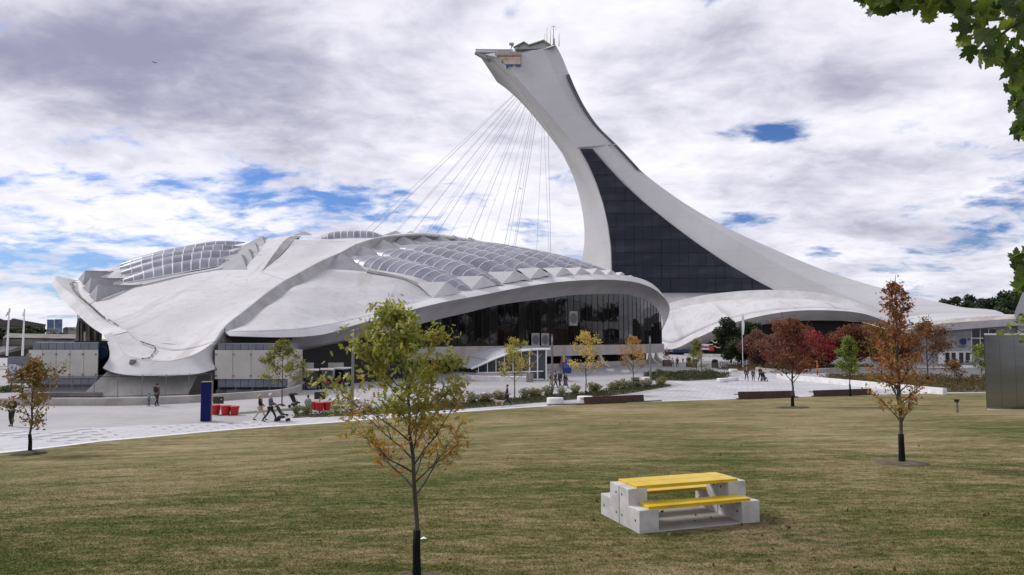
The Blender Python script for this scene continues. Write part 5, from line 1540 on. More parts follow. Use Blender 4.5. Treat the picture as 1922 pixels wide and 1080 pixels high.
# overhanging maple branch, top right, close to the camera
M_ML = None
def maple_mat():
    m = bpy.data.materials.new('maple_leaf_green'); m.use_nodes = True
    t = NT(m.node_tree)
    oi = t.n('ShaderNodeObjectInfo'); tc = t.n('ShaderNodeTexCoord')
    rp = t.n('ShaderNodeValToRGB'); el = rp.color_ramp.elements
    el[0].position = 0; el[0].color = (0.028, 0.055, 0.012, 1); el[1].position = 1; el[1].color = (0.30, 0.36, 0.045, 1)
    e = el.new(.6); e.color = (0.10, 0.165, 0.025, 1)
    t.l(oi.outputs['Random'], rp.inputs[0])
    n_ = t.noise(tc.outputs['Object'], 30, 3)
    c = t.mix(t.m('MULTIPLY', n_, 0.35), rp.outputs[0], col((0.06, 0.085, 0.03)))
    out = t.n('ShaderNodeOutputMaterial'); b = t.n('ShaderNodeBsdfPrincipled'); b.inputs['Roughness'].default_value = 0.42
    t.l(c, b.inputs['Base Color'])
    tl = t.n('ShaderNodeBsdfTranslucent'); t.l(c, tl.inputs['Color'])
    mx = t.n('ShaderNodeMixShader'); mx.inputs[0].default_value = 0.5
    t.l(b.outputs[0], mx.inputs[1]); t.l(tl.outputs[0], mx.inputs[2]); t.l(mx.outputs[0], out.inputs[0])
    return m
M_ML = maple_mat()
def maple_leaf_mesh(k):
    half = [(0, -0.42), (0.05, -0.40), (0.20, -0.47), (0.24, -0.36), (0.40, -0.30), (0.34, -0.18), (0.52, -0.02), (0.44, 0.03), (0.50, 0.20), (0.34, 0.14), (0.30, 0.20), (0.15, 0.10), (0.22, 0.34), (0.14, 0.36), (0.10, 0.46), (0, 0.60)]
    outl = half + [(-x, y) for x, y in reversed(half[1:-1])]
    rr = random.Random(k)
    vs = [(0, -0.05, 0)]
    for x, y in outl:
        x *= 1 + rr.uniform(-.08, .08); y *= 1 + rr.uniform(-.05, .05)
        z = -0.35 * (x * x) * (1 + .5 * k) - 0.22 * max(0, y) ** 2 + rr.uniform(-.03, .03)
        vs.append((x, y, z))
    n = len(outl)
    fs = [(0, 1 + i, 1 + (i + 1) % n) for i in range(n)]
    me = bpy.data.meshes.new('leaf'); me.from_pydata([(a_ * 0.13, b2 * 0.13, c_ * 0.13) for a_, b2, c_ in vs], [], fs); me.materials.append(M_ML)
    return me
LMS = [maple_leaf_mesh(k) for k in range(4)]
OV = thing('maple_tree', 'overhanging green maple branch with large lobed leaves in the top right corner', 'tree', (10.0, 3.4, LAWN_H))
ov_r = random.Random(12)
tm = MB(); tm.tube([(10.0, 3.4, 1.2), (9.95, 3.4, 3.5), (10.0, 3.5, 6.5), (9.9, 3.5, 11.0)], [0.26, 0.21, 0.17, 0.06], 10); tm.build('trunk', M_BARK, OV, smooth=True)
BRN = [[(10.0, 3.5, 6.6), P(1990, -60, 4.9), P(1850, -28, 4.7), P(1720, -22, 4.5), P(1615, -8, 4.35)],
       [(10.0, 3.5, 6.2), P(1985, 10, 4.8), P(1900, 45, 4.6), P(1845, 90, 4.45)],
       [(10.0, 3.5, 5.9), P(1990, 90, 4.7), P(1935, 150, 4.6), P(1908, 215, 4.5), P(1910, 262, 4.5)],
       [(10.0, 3.5, 6.4), P(1975, -20, 4.9), P(1870, 5, 4.9), P(1790, 18, 4.7)],
       [(10.0, 3.5, 5.0), P(1975, 440, 4.7), P(1935, 490, 4.6), P(1912, 520, 4.5)]]
for bi, br in enumerate(BRN):
    q = [Vector(v) for v in resample([Vector(v) for v in br], 14)]
    mb = MB(); mb.tube(q, [0.035 * (1 - k / 15) + 0.004 for k in range(14)], 6); mb.build('branch', M_BARK, OV, smooth=True)
def put_leaf(px, py, d, s=1.0):
    o = bpy.data.objects.new('leaf', ov_r.choice(LMS)); C.objects.link(o); o.parent = OV
    o.location = P(px, py, d) - rootloc(OV)
    o.rotation_euler = (R(ov_r.gauss(-62, 24)), R(ov_r.gauss(0, 28)), R(ov_r.gauss(0, 40)))
    if ov_r.random() < .8:
        o.rotation_euler.x += math.pi
    sc = s * ov_r.uniform(0.75, 1.15); o.scale = (sc, sc, sc)
def leafregion(n, poly, d0, d1):
    xs = [p[0] for p in poly]; ys = [p[1] for p in poly]; k = 0
    while k < n:
        x = ov_r.uniform(min(xs), max(xs)); y = ov_r.uniform(min(ys), max(ys))
        if in_poly(x, y, poly):
            put_leaf(x, y, ov_r.uniform(d0, d1)); k += 1
leafregion(34, [(1605, -25), (1625, 12), (1665, 20), (1690, 14), (1700, -25)], 4.2, 4.6)
leafregion(44, [(1690, -30), (1700, 16), (1735, 32), (1790, 25), (1800, -30)], 4.2, 4.8)
leafregion(120, [(1790, -30), (1800, 60), (1800, 100), (1830, 125), (1870, 118), (1905, 130), (1960, 130), (1960, -30)], 4.1, 5.0)
leafregion(30, [(1895, 120), (1890, 155), (1900, 190), (1912, 225), (1950, 240), (1950, 120)], 4.2, 4.8)
leafregion(6, [(1912, 230), (1916, 250), (1940, 258), (1940, 230)], 4.3, 4.6)
leafregion(12, [(1908, 470), (1908, 540), (1945, 550), (1945, 460)], 4.4, 4.7)
for q in ((1907, 481), (1913, 505), (1916, 530), (1909, 498)): put_leaf(q[0], q[1], 4.5, .7)
# the rest of the maple's crown, beyond the right edge of the view
rg = np.random.default_rng(31)
cc_ = rg.normal(size=(46, 3)); cc_ /= np.linalg.norm(cc_, axis=1)[:, None]
cc_ = cc_ * rg.uniform(.4, 1, (46, 1)) * np.array([4.2, 3.6, 3.4]) + np.array([9.6, 3.2, 8.6])
mp = (cc_[rg.integers(0, 46, 5200)] + rg.normal(0, .62, (5200, 3)))
yy = np.maximum(mp[:, 1], .3)
vx = 961 + F0 * mp[:, 0] / yy; vy = 635 - F0 * (mp[:, 2] - CAMZ) / yy
mp = mp[((mp[:, 1] < .5) | (vx > 1990) | (vy < -70)) & (mp[:, 2] > 4.2) & (mp[:, 0] > 3.5)]
LM_MG = leafmat('maple_green', [(0, (0.028, 0.055, 0.012)), (0.6, (0.10, 0.165, 0.025)), (1, (0.26, 0.31, 0.045))], .4)
star = np.array([(0, -.42, 0), (.2, -.47, -.02), (.4, -.3, -.05), (.5, 0, -.08), (.48, .2, -.08), (.25, .15, -.02), (.2, .36, -.04), (0, .6, -.08), (-.2, .36, -.04), (-.25, .15, -.02), (-.48, .2, -.08), (-.5, 0, -.08), (-.4, -.3, -.05), (-.2, -.47, -.02)])
tag(ngon_mesh('crown', leaves_at(mp, .16, star, rg) - np.array(tuple(rootloc(OV))), LM_MG, OV, rg.random(len(mp))), kind='stuff')
# yellow leaves of the low sprig at the right edge
SP = thing('shrub_sprig', 'thin sprig of yellow green leaves at the right edge in front of the mirrored pavilion', 'sprig', (P(1935, 600, 9).x, 9, lawn_h(6, 9)))
mb = MB()
sq = [Vector((SP.location.x + .05, 9, SP.location.z - .05)), P(1932, 640, 9), P(1920, 605, 9), P(1898, 612, 9)]
mb.tube([Vector(v) for v in resample(sq, 14)], [0.012 * (1 - k / 16) + .002 for k in range(14)], 5)
mb.tube([P(1925, 620, 9), P(1912, 628, 9), P(1888, 626, 9)], [.004, .003, .001], 4); mb.build('stem', M_BARK, SP)
rg = np.random.default_rng(9)
pts = np.array([tuple(P(x + rg.normal(0, 4), y + rg.normal(0, 3), 9 + rg.normal(0, .06))) for x, y in [(1915, 598), (1920, 597), (1910, 600), (1900, 612), (1893, 611), (1885, 624), (1878, 625), (1890, 626), (1918, 632), (1920, 640), (1908, 628)] for _ in range(3)])
V = leaves_at(pts, 0.07, LEAF_SIMPLE, rg) - np.array(tuple(rootloc(SP)))
tag(ngon_mesh('leaves', V, LM_LIM, SP, rg.random(len(pts))), kind='stuff')

# fallen leaves and the scrap of paper
rg = np.random.default_rng(77)
fx = []
while len(fx) < 210:
    d = 8 * math.exp(rg.random() * math.log(5)); x = (rg.random() * 2 - 1) * .72 * d
    if rg.random() < 0.45: x, d = rg.normal(4.6, 2.2), rg.normal(14.2, 2.0)
    if rg.random() < 0.15: x, d = rg.normal(-1.5, 1.2), rg.normal(11.5, 1.2)
    if d < Ye(x) - 1 and d > 7: fx.append((x, d, lawn_z(x, d) + 0.035))
V = leaves_at(np.array(fx), 0.085, LEAF_SIMPLE, rg)
tag(ngon_mesh('fallen_leaves', V, leafmat('fallen', [(0, (0.05, 0.025, 0.012)), (0.6, (0.16, 0.075, 0.025)), (1, (0.28, 0.20, 0.10))], .1), tint=rg.random(len(fx))), 'scattered dry brown leaves lying on the lawn', 'leaves', kind='stuff')
p = GL(795, 1016)
mb = MB(); mb.grid([[(p.x - .05, p.y - .03, p.z + .04), (p.x, p.y - .035, p.z + .055), (p.x + .05, p.y - .02, p.z + .045)], [(p.x - .055, p.y + .02, p.z + .045), (p.x, p.y + .03, p.z + .075), (p.x + .055, p.y + .025, p.z + .05)]])
tag(mb.build('paper_scrap', mat('paper_white', (0.8, 0.8, 0.78), .8), solid=.004), 'white scrap of paper on the grass right of the foreground oak', 'litter')

# shrubs standing in the long bed
LM_SHR = leafmat('shrub_leaves', [(0, (0.075, 0.08, 0.022)), (0.5, (0.17, 0.165, 0.05)), (1, (0.28, 0.24, 0.09))], .3)
def shrub_mesh(seed, tl):
    rng = np.random.default_rng(seed)
    n = 420
    th = rng.random(n) * 6.283; r_ = rng.random(n) ** .6; hh = rng.random(n) ** .8
    pos = np.stack([np.cos(th) * r_ * .55 * (0.35 + hh * .65), np.sin(th) * r_ * .45 * (0.35 + hh * .65), hh * tl * (1.05 - r_ * .35)], 1)
    return leaves_at(pos, 0.17, LEAF_LONG, rng), np.clip(0.2 + hh * .5 + rng.normal(0, .15, n), 0, 1)
protos = []
for k in range(3):
    V, tn = shrub_mesh(300 + k, 0.95)
    protos.append((V, tn))
first = {}
stem_me = None
def shrub(px, py, s, k):
    global stem_me
    b_ = G(px, py)
    where = [q for lim, q in ((600, 'near the seated person and stroller'), (800, 'seen through the foreground oak'), (950, 'left of the dog walker'), (1016, 'between the yellow green tree and the lamp post'), (1040, 'left of the tall lamp post'), (1100, 'behind the white round seats'), (1135, 'right of the pale yellow tree'), (1205, 'round the golden tree and grey bin'), (2000, 'at the right end of the bed')) if px < lim][0]
    t0 = thing('shrub', 'small grassy shrub in the long bed, ' + where, 'shrub', (b_.x, b_.y, 0.03), random.Random(px).uniform(0, 6), 'shrubs in the long bed')
    t0.scale = (s * 1.1, s * 1.1, s * .8)
    if k not in first:
        o = ngon_mesh('foliage', protos[k][0], LM_SHR, t0, protos[k][1]); first[k] = o.data; tag(o, kind='stuff')
    else:
        o = bpy.data.objects.new('foliage', first[k]); C.objects.link(o); o.parent = t0; tag(o, kind='stuff')
    if stem_me is None:
        mb = MB()
        for q in range(7):
            a_ = q * .9; mb.tube([(0.04 * math.cos(a_), .04 * math.sin(a_), -.05), (.25 * math.cos(a_), .25 * math.sin(a_), .6)], [.012, .005], 4)
        so = mb.build('stems', M_BARK, t0, local=True); stem_me = so.data
    else:
        so = bpy.data.objects.new('stems', stem_me); C.objects.link(so); so.parent = t0
for k, (px, py, s) in enumerate([(556, 778, .8), (574, 779, .9), (632, 777, .8), (690, 774, .8), (742, 771, .9), (840, 764, .9), (886, 758, 1.2), (905, 757, 1.0), (914, 756, 1.1), (934, 754, 1.2), (946, 753, 1.0), (986, 749, 1.25), (1000, 747.5, 1.2), (1010, 746, 1.0), (1028, 744, 1.25),
                                  (1054, 742.5, .9), (1080, 740, 1.2), (1112, 737, 1.35), (1120, 737, 1.1), (1148, 733, 1.0), (1157, 732, 1.25), (1170, 731, 1.35), (1182, 730, 1.1), (1200, 728.5, 1.1), (1214, 727, 1.2), (1238, 725, 1.0), (1243, 723.5, 1.3)]):
    shrub(px, py, s, k % 3)

# ================================================================== PLAZA FURNITURE
M_LAMP = mat('lamp_grey', (0.17, 0.17, 0.18), .5)
M_WCON = mat('white_concrete', (0.72, 0.71, 0.71), 0.7, (0.60, 0.59, 0.59), 1.2, 5, .08, 20)
SEATS = [((1042, 758.5), 15.5, 13.5, 'white round concrete seat on the path left of the long dark bench back'), ((1098, 753.5), 14.5, 11, 'white round concrete seat half hidden behind the left end of the long dark bench'),
         ((916, 746), 13, 9.5, 'low white round seat behind the shrubs left of the dog walker'), ((1356, 717.5), 10.2, 8, 'white round seat at the near corner of the round bed, left of the walking family'),
         ((1376, 715), 9.7, 7.5, 'white round seat right behind the one at the round bed corner'), ((1376, 698.5), 8, 6.3, 'white round seat on the far side of the round bed by the olive plants'),
         ((1145, 698.5), 7.5, 6.5, 'white round seat left of two before the buttresses'), ((1173, 701.5), 8, 6.5, 'white round seat right of two before the buttresses'),
         ((1214, 714), 8.5, 7, 'white round seat beside the right lamp post and golden tree'), ((1234, 701), 8.5, 6, 'white round seat at the left end of the round bed'),
         ((1320, 700), 5.5, 6, 'white round seat behind the lamp post in the round bed'), ((650, 757), 26, 10, 'broad pale round seat seen through the foreground oak')]
sc_me = None
for (q, r_, h_, lab) in SEATS:
    b_ = G(*q); k = b_.y / F0
    t0 = thing('round_seat', lab, 'seat', (b_.x, b_.y, 0), 0, 'round concrete seats on the plaza')
    R_, H_ = r_ * k, h_ * k * 0.85
    mb = MB(); mb.lathe((0, 0, 0), [(R_ * .9, 0), (R_ * .9, .05), (R_ * .985, .07), (R_, .1), (R_, H_ - .04), (R_ * .985, H_ - .01), (R_ * .95, H_)], 28); mb.build('seat_block', M_WCON, t0, local=True)
    mb = MB(); mb.lathe((0, 0, 0), [(R_ * .84, -.02), (R_ * .84, .01)], 20); mb.build('foot', M_CONCD, t0, local=True)
# corten benches along the kerb
M_CORT = mat('rusted_steel', (0.060, 0.026, 0.018), 0.75, (0.040, 0.020, 0.015), 1.5, 6, .2, 20)
M_WOODB = mat('dark_bench_wood', (0.075, 0.045, 0.03), 0.7, (0.05, 0.03, 0.02), 2, 5, stretch=(.2, 1, 1))
def bench(x0, y0, x1, y1, hpx0, hpx1, label, ex0=0, ex1=0):
    a_ = G(x0, y0); b_ = G(x1, y1)
    t0 = thing('bench', label, 'bench', (a_.x, a_.y, 0), 0, 'long dark rusted benches along the lawn edge')
    t = (b_ - a_); L_ = t.length; t.normalize(); n = Vector((-t.y, t.x, 0))
    ha, hb = hpx0 * a_.y / F0, hpx1 * b_.y / F0
    npl = 5
    for i in range(npl):
        p0 = a_ + t * (L_ * i / npl + .01); p1 = a_ + t * (L_ * (i + 1) / npl - .01)
        z0 = ha + (hb - ha) * i / npl; z1 = ha + (hb - ha) * (i + 1) / npl
        mb = MB(); mb.prism([p0 + Vector((0, 0, .03)), p1 + Vector((0, 0, .03)), p1 + Vector((0, 0, z1)) + n * .1, p0 + Vector((0, 0, z0)) + n * .1], n * .06); mb.build('back_panel', M_CORT, t0)
    for k in range(4):
        mb = MB(); mb.prism([a_ + n * (.22 + k * .13) + Vector((0, 0, .38)), b_ + n * (.22 + k * .13) + Vector((0, 0, .38)), b_ + n * (.33 + k * .13) + Vector((0, 0, .38)), a_ + n * (.33 + k * .13) + Vector((0, 0, .38))], (0, 0, .05)); mb.build('seat_slat', M_WOODB, t0)
    for k in range(4):
        c = a_ + t * (L_ * (k + .5) / 4) + n * .47; mb = MB(); mb.box((c.x, c.y, .19), (.12, .5, .38), math.atan2(t.y, t.x)); mb.build('leg', M_CORT, t0)
    mb = MB(); e0 = a_ - t * ex0; e1 = b_ + t * ex1
    mb.prism([e0 - n * .12, e1 - n * .12, e1 + n * .1, e0 + n * .1], (0, 0, .12)); mb.build('base_rail', M_CORT, t0)
bench(1097, 760, 1209.5, 755.5, 14, 14, 'long dark rusted bench right of the white round seats, nearest the middle', 3.2, 1.6)
bench(1387, 750.5, 1493, 747, 14.5, 13, 'long dark rusted bench behind the young dark red tree', .2, .2)
bench(1528, 745.5, 1637, 742, 12, 12, 'long dark rusted bench behind the small lime green tree', .2, .2)
# white retaining wall at the right
a_, b_, c_ = G(1458, 711), G(1640, 729), G(1770, 742)
WL = thing('low_wall', 'long low white concrete wall edging the olive bed', 'wall', (a_.x, a_.y, 0))
for p0, p1, h0, h1 in ((a_, b_, .62, .62), (b_, c_, .62, .8)):
    t = (p1 - p0).normalized(); n = Vector((-t.y, t.x, 0))
    for i in range(5):
        q0 = p0.lerp(p1, i / 5) + t * .01; q1 = p0.lerp(p1, (i + 1) / 5) - t * .01
        mb = MB(); mb.prism([q0, q1, q1 + Vector((0, 0, h0)), q0 + Vector((0, 0, h0))], n * .45); mb.build('wall_block', M_WCON, WL)
# grey planter wall round the red trees
rp_ = [Vector(q) for q in resample([G(1418, 697), G(1450, 700.5), G(1500, 701.5), G(1560, 699), G(1610, 697), G(1660, 697)], 49)]
PW = thing('planter_wall', 'low grey concrete planter wall at the feet of the crimson and rust trees', 'wall', (rp_[0].x, rp_[0].y, 0))
for i in range(0, 48, 8):
    sg = rp_[i:i + 9]; of = offset_line(sg, .4)
    mb = MB(); mb.grid([[(p.x, p.y, 0) for p in sg], [(p.x, p.y, .62) for p in sg], [(p.x, p.y, .62) for p in of], [(p.x, p.y, 0) for p in of]]); mb.build('wall_block', M_CONC, PW)
# curved concrete wall and steel fence before the toe of the dome
cw = [G(*q) for q in ((-60, 762.5), (0, 762), (120, 761.5), (240, 761), (300, 759), (360, 756), (450, 750), (520, 744.5), (552, 739), (568, 732), (572, 727), (560, 722))]
WL2 = thing('curved_wall', 'low curved grey concrete wall in front of the domed hall', 'wall', (cw[0].x, cw[0].y, 0))
cwp = [Vector(q) for q in resample(cw, 121)]
for i in range(0, 120, 8):
    seg_ = cwp[i:i + 9]
    off_ = offset_line(seg_, .45)
    mb = MB(); z = .56
    f_ = lambda ps, z_: [(p.x, p.y, z_) for p in ps]
    mb.grid([f_(seg_, 0), f_(seg_, z), f_(off_, z), f_(off_, 0)])
    mb.add([(seg_[0].x, seg_[0].y, 0), (seg_[0].x, seg_[0].y, z), (off_[0].x, off_[0].y, z), (off_[0].x, off_[0].y, 0)], [(0, 1, 2, 3)])
    o = mb.build('wall_block', mat('wall_concrete', (0.43, 0.405, 0.375), .85, (0.31, 0.29, 0.27), .8, 6, .2, 15, rand=.08), WL2)
FN = thing('metal_fence', 'dark upright bar fence in front of the sloping pedestal of the domed hall', 'fence', (G(95, 752).x, G(95, 752).y, 0))
fpts = [Vector(q) for q in resample([G(92, 751.5), G(200, 751), G(300, 748.5), G(400, 744.5)], 150)]
mb = MB()
for p in fpts: mb.box((p.x, p.y, 1.15), (.018, .018, 1.9))
tag(mb.build('bars', M_LAMP, FN), kind='stuff')
for z in (.3, 1.95):
    mb = MB(); mb.tube([p + Vector((0, 0, z)) for p in fpts[::5] + [fpts[-1]]], .03, 4); mb.build('rail', M_DFRAME, FN)
for p in fpts[::21]:
    mb = MB(); mb.box((p.x, p.y, 1.05), (.05, .05, 2.1)); mb.build('post', M_LAMP, FN)
# lamp posts
for (px, py, yt, wpx, lab) in ((661, 771, 622, 4.6, 'tall grey square lamp post seen through the foreground oak'), (1036.5, 744, 628, 3.3, 'tall grey lamp post beside the walking group, right of the glass kiosk'),
                                (1221, 722, 631, 2.7, 'tall grey lamp post by the golden tree at the right end of the glass front'), (1316.5, 704, 632, 2.3, 'grey lamp post in the round bed with the small olive tree'), (1555, 690, 640, 2.0, 'thin grey lamp post among the red trees')):
    b_ = G(px, py); H_ = P(px, yt, b_.y).z; w_ = wpx * b_.y / F0
    t0 = thing('lamp_post', lab, 'lamp post', b_, 0, 'lamp posts on the plaza')
    mb = MB(); mb.box((0, 0, H_ * .43), (w_, w_, H_ * .86), bev=.015); mb.box((0, 0, .08), (w_ * 1.7, w_ * 1.7, .16)); mb.build('post', M_LAMP, t0, local=True)
    mb = MB()
    for sx, sy in ((-1, -1), (1, -1), (1, 1), (-1, 1)): mb.box((sx * w_ * .42, sy * w_ * .42, H_ * .93), (.035, .035, H_ * .14))
    mb.box((0, 0, H_ * .995), (w_ * 1.02, w_ * 1.02, .06)); mb.build('lamp_frame', M_LAMP, t0, local=True)
    mb = MB(); mb.box((0, 0, H_ * .92), (w_ * .5, w_ * .5, H_ * .09)); mb.build('lens', mat('lamp_lens', (.5, .5, .5), .3), t0, local=True)
# flag poles
M_POLE = mat('white_pole', (.7, .7, .7), .4)
def flagpole(px0, py0, px1, py1, d, lab, flag, fm, grp='flagpoles at the far left'):
    b_ = P(px0, py0, d); tp = P(px1, py1, d); tp.x = b_.x
    t0 = thing('flagpole', lab, 'flagpole', b_, 0, grp)
    mb = MB(); mb.tube([b_, tp], [.09, .045] if d < 100 else [.06, .04], 8); mb.build('pole', M_POLE, t0)
    mb = MB(); mb.grid([[P(x, y, d + .15 * math.sin(i * 2)) for i, (x, y) in enumerate(r_)] for r_ in flag]); mb.build('flag', fm, t0, solid=.02)
M_FLAG = mat('flag_blue_grey', (.16, .17, .22), .8, (.5, .5, .52), 1.2, 2); M_FLAGW = mat('flag_white', (.72, .72, .74), .8)
flagpole(13, 668, 19, 579, 58, 'white flagpole with a limp dark flag nearest the left edge', [[(19, 579), (17, 583), (13, 588), (10, 594)], [(19, 586), (17.5, 589), (14, 592), (11, 594.5)]], M_FLAG)
flagpole(42, 668, 47, 580, 58, 'white flagpole with a limp pale flag, second from the left edge', [[(46.5, 580), (45, 584), (43, 589), (41.5, 594)], [(46.5, 588), (45.5, 590), (44, 592), (42.5, 595)]], M_FLAGW)
flagpole(1394.5, 690, 1394.5, 590, 118, 'pole with a hanging white flag in front of the dark green trees', [[(1394, 591), (1392.5, 600), (1392.5, 612), (1394, 628)], [(1396, 592), (1397, 602), (1397.5, 614), (1396, 629)]], M_FLAGW, None)
# blue totem sign
b_ = G(386, 791.5); k = b_.y / F0
TS = thing('totem_sign', 'tall dark blue totem sign standing on the plaza left of the red planters', 'sign', b_, R(12))
M_BLUE = mat('sign_deep_blue', (0.003, 0.009, 0.085), .5, spec=.15)
mb = MB(); mb.box((-.02, 0, 1.22), (17.2 * k, .16, 2.40), bev=.012); mb.build('blue_panel', M_BLUE, TS, local=True)
mb = MB(); mb.box((.02, .235, 1.22), (16.5 * k, .30, 2.42)); mb.build('core', mat('totem_wood', (.33, .21, .12), .7, (.24, .15, .08), 1.5, 5, stretch=(1, 1, .2)), TS, local=True)
mb = MB(); mb.box((.0, .12, 2.46), (17.8 * k, .52, .05)); mb.build('cap', M_LAMP, TS, local=True)
# blue information board
b_ = G(1064, 701); k = b_.y / F0
IB = thing('information_board', 'blue information board with a yellow square in front of the glass hall', 'sign', b_, R(8))
hh = 31.5 * k; ww = 16.5 * k
mb = MB(); mb.box((0, 0, hh / 2), (ww, .18, hh), bev=.01); mb.build('panel', mat('board_blue', (.012, .03, .20), .4), IB, local=True)
mb = MB(); mb.box((-ww * .36, -.10, hh * .83), (ww * .27, .02, hh * .33)); mb.build('yellow_plate', mat('board_yellow', (.55, .36, .03), .5), IB, local=True)
mb = MB(); mb.lathe((0, 0, 0), [(.12, 0), (.12, .02)], 14)
rr_ = random.Random(2)
mb = MB()
for r_ in range(5):
    x = -ww * .38
    while x < ww * .05:
        q = rr_.uniform(.05, .16); mb.box((x + q / 2, -.095, hh * .60 - r_ * .17), (q, .012, .06)); x += q + .05
mb.box((-ww * .36, -.115, hh * .86), (ww * .08, .012, hh * .16)); mb.build('lettering', mat('letter_pale_blue', (.25, .30, .5), .6), IB, local=True)
# red planters and dark boxes
M_RED = mat('red_plastic', (.42, .012, .016), .35, (.36, .010, .013), 1, 3)
pot_me = {}
def pot(px, py, lab, s=1.0):
    b_ = G(px, py)
    t0 = thing('red_tub', lab, 'tub', b_, 0, 'round red tubs on the plaza'); t0.scale = (s, s, s)
    if 'b' not in pot_me:
        mb = MB(); mb.lathe((0, 0, 0), [(.25, 0), (.27, .03), (.33, .56), (.36, .57), (.37, .66), (.34, .66), (.31, .50), (.05, .48)], 24); pot_me['b'] = mb.build('tub_body', M_RED, t0, smooth=False, local=True).data
        mb = MB(); mb.lathe((0, 0, 0), [(.355, .652), (.375, .655), (.378, .69), (.36, .70), (.345, .69)], 24); pot_me['r'] = mb.build('rim', mat('red_rim', (.5, .05, .05), .4), t0, local=True).data
        mb = MB(); mb.lathe((0, 0, 0), [(.30, .50), (.15, .53), (.02, .54)], 18); pot_me['s'] = mb.build('filling', M_SOIL, t0, local=True).data
    else:
        for n_, k_ in (('tub_body', 'b'), ('rim', 'r'), ('filling', 's')):
            o = bpy.data.objects.new(n_, pot_me[k_]); C.objects.link(o); o.parent = t0
pot(404.5, 778.5, 'red tub nearest the blue totem sign', .95); pot(423.5, 779.5, 'middle red tub of the three by the blue totem', .95); pot(440, 779.5, 'red tub furthest right of the three by the blue totem', .88)
pot(591, 769.5, 'red tub beside the seated person in grey', .85); pot(600, 771, 'middle red tub of the three behind the long bed', .85); pot(614, 770, 'rightmost red tub behind the long bed', .85)
for (px, py, w_, lab) in ((409.5, 768, 19, 'dark square board on a stand behind the red tubs by the totem'), (600, 759, 20, 'dark square board behind the red tubs near the long bed')):
    b_ = G(px, py); k = b_.y / F0
    t0 = thing('dark_board', lab, 'board', b_, R(5))
    mb = MB(); mb.box((0, 0, 10 * k + .25), (w_ * k, .12, 13.5 * k), bev=.02); mb.build('panel', mat('board_black', (.02, .013, .014), .5), t0, local=True)
    mb = MB(); mb.box((0, .05, .2), (.08, .08, .6)); mb.box((0, 0, .02), (.7, .5, .04)); mb.build('stand', M_LAMP, t0, local=True)
    mb = MB(); mb.box((w_ * k * .3, -.065, 10 * k + .3), (.06, .01, .06)); mb.build('label_plate', M_POLE, t0, local=True)
sheet('play_mat', [G(400, 782), G(520, 773), G(640, 766), G(700, 763), G(640, 763), G(520, 768), G(440, 775)], .006, mat('green_mat', (.055, .085, .045), .9, (.08, .10, .06), 1.0))
# glass kiosk
KD = 88
K = thing('glass_kiosk', 'glass entrance kiosk with a curved ribbed metal roof in front of the domed hall', 'kiosk', (P(960, 715, KD).x, KD, 0))
kc = [P(885, 690.5, 91), P(905, 682, 90.5), P(925, 673, 90), P(945, 665.5, 89.5), P(965, 660, 89), P(985, 656, 88.5), P(1008, 654, 88), P(1033, 653.5, 87.5)]
kb = [p + Vector((-3.4, 7.5, .1)) for p in kc]
A1, B1_ = resample(kc, 20), resample(kb, 20)
M_MROOF = mat('kiosk_roof_metal', (.47, .48, .51), .5)
M_SEAM = mat('kiosk_seam_metal', (.27, .275, .30), .5)
mb = MB(); mb.grid([A1, A1 * .5 + B1_ * .5, B1_]); rf = mb.build('roof', M_MROOF, K, solid=.18)
for k in range(1, 12):
    s = k / 12
    ln = A1 * (1 - s) + B1_ * s + np.array([0, 0, .07]); mb = MB(); mb.tube([Vector(q) - Vector((0, 0, .06)) for q in ln], .028, 4); mb.build('roof_seam', M_SEAM, K)
mb = MB()
for k in range(10):
    s = (k + .5) / 10; p = Vector(A1[4] * (1 - s) + B1_[5] * s); mb.box(p + Vector((0, 0, .15)), (.12, .2, .2))
    if k < 7:
        p = Vector(A1[17] * (1 - s) + B1_[17] * s); mb.box(p + Vector((0, 0, .15)), (.12, .2, .2))
mb.build('snow_guards', M_STEEL, K)
mb = MB(); mb.tube([Vector(q) + Vector((0, -.05, -.12)) for q in A1], .13, 5); mb.build('fascia', M_WFRAME, K)
M_KG = mat('kiosk_glass', (.03, .04, .045), .06, spec=.7)
xs0 = [898, 915, 931, 947, 963, 979, 994, 1009, 1025]
def roof_y(x): return float(np.interp(x, [885, 905, 925, 945, 965, 985, 1005, 1026], [690.5, 682, 673, 665.5, 660, 656, 654, 653.5]))
kd = lambda x: 91 - 3.5 * (x - 885) / 141 + .5
for i in range(8):
    xa, xb = xs0[i] + .4, xs0[i + 1] - .4
    zb = 699 if i < 6 else 712
    mb = MB(); mb.prism([P(xa, zb, kd(xa)), P(xb, zb, kd(xb)), P(xb, roof_y(xb) + 2.5, kd(xb)), P(xa, roof_y(xa) + 2.5, kd(xa))], (0, .06, 0)); mb.build('window_pane', M_KG, K)
for i, x in enumerate(xs0):
    mb = MB(); mb.tube([P(x, 699.5 if i < 6 else 715, kd(x) - .08), P(x, roof_y(x) + 1, kd(x) - .08)], .055 if i < 6 else .10, 4); mb.build('window_post', M_WFRAME, K)
mb = MB(); mb.tube([P(897, 700, kd(897) - .1), P(1020, 697, kd(1020) - .1)], .08, 4); mb.tube([P(991, 712, kd(991) - .1), P(1020, 712, kd(1020) - .1)], .08, 4); mb.build('sill', M_WFRAME, K)
mb = MB(); mb.tube([P(992, 696, kd(992) - .05), P(1017, 664, kd(1017) - .05)], .07, 4); mb.tube([P(992, 657, kd(992) - .05), P(1012, 671, kd(1012) - .05)], .07, 4); mb.build('brace', M_STEEL, K)
mb = MB()
mb.prism([P(891, 690, 91.3), P(845, 688, 99), P(845, 696, 99), P(891, 700, 91.3)], (.15, .1, 0)); mb.build('side_glazing', M_KG, K)
w0, w1 = P(893, 700, 91.2), P(988, 700, 88.8)
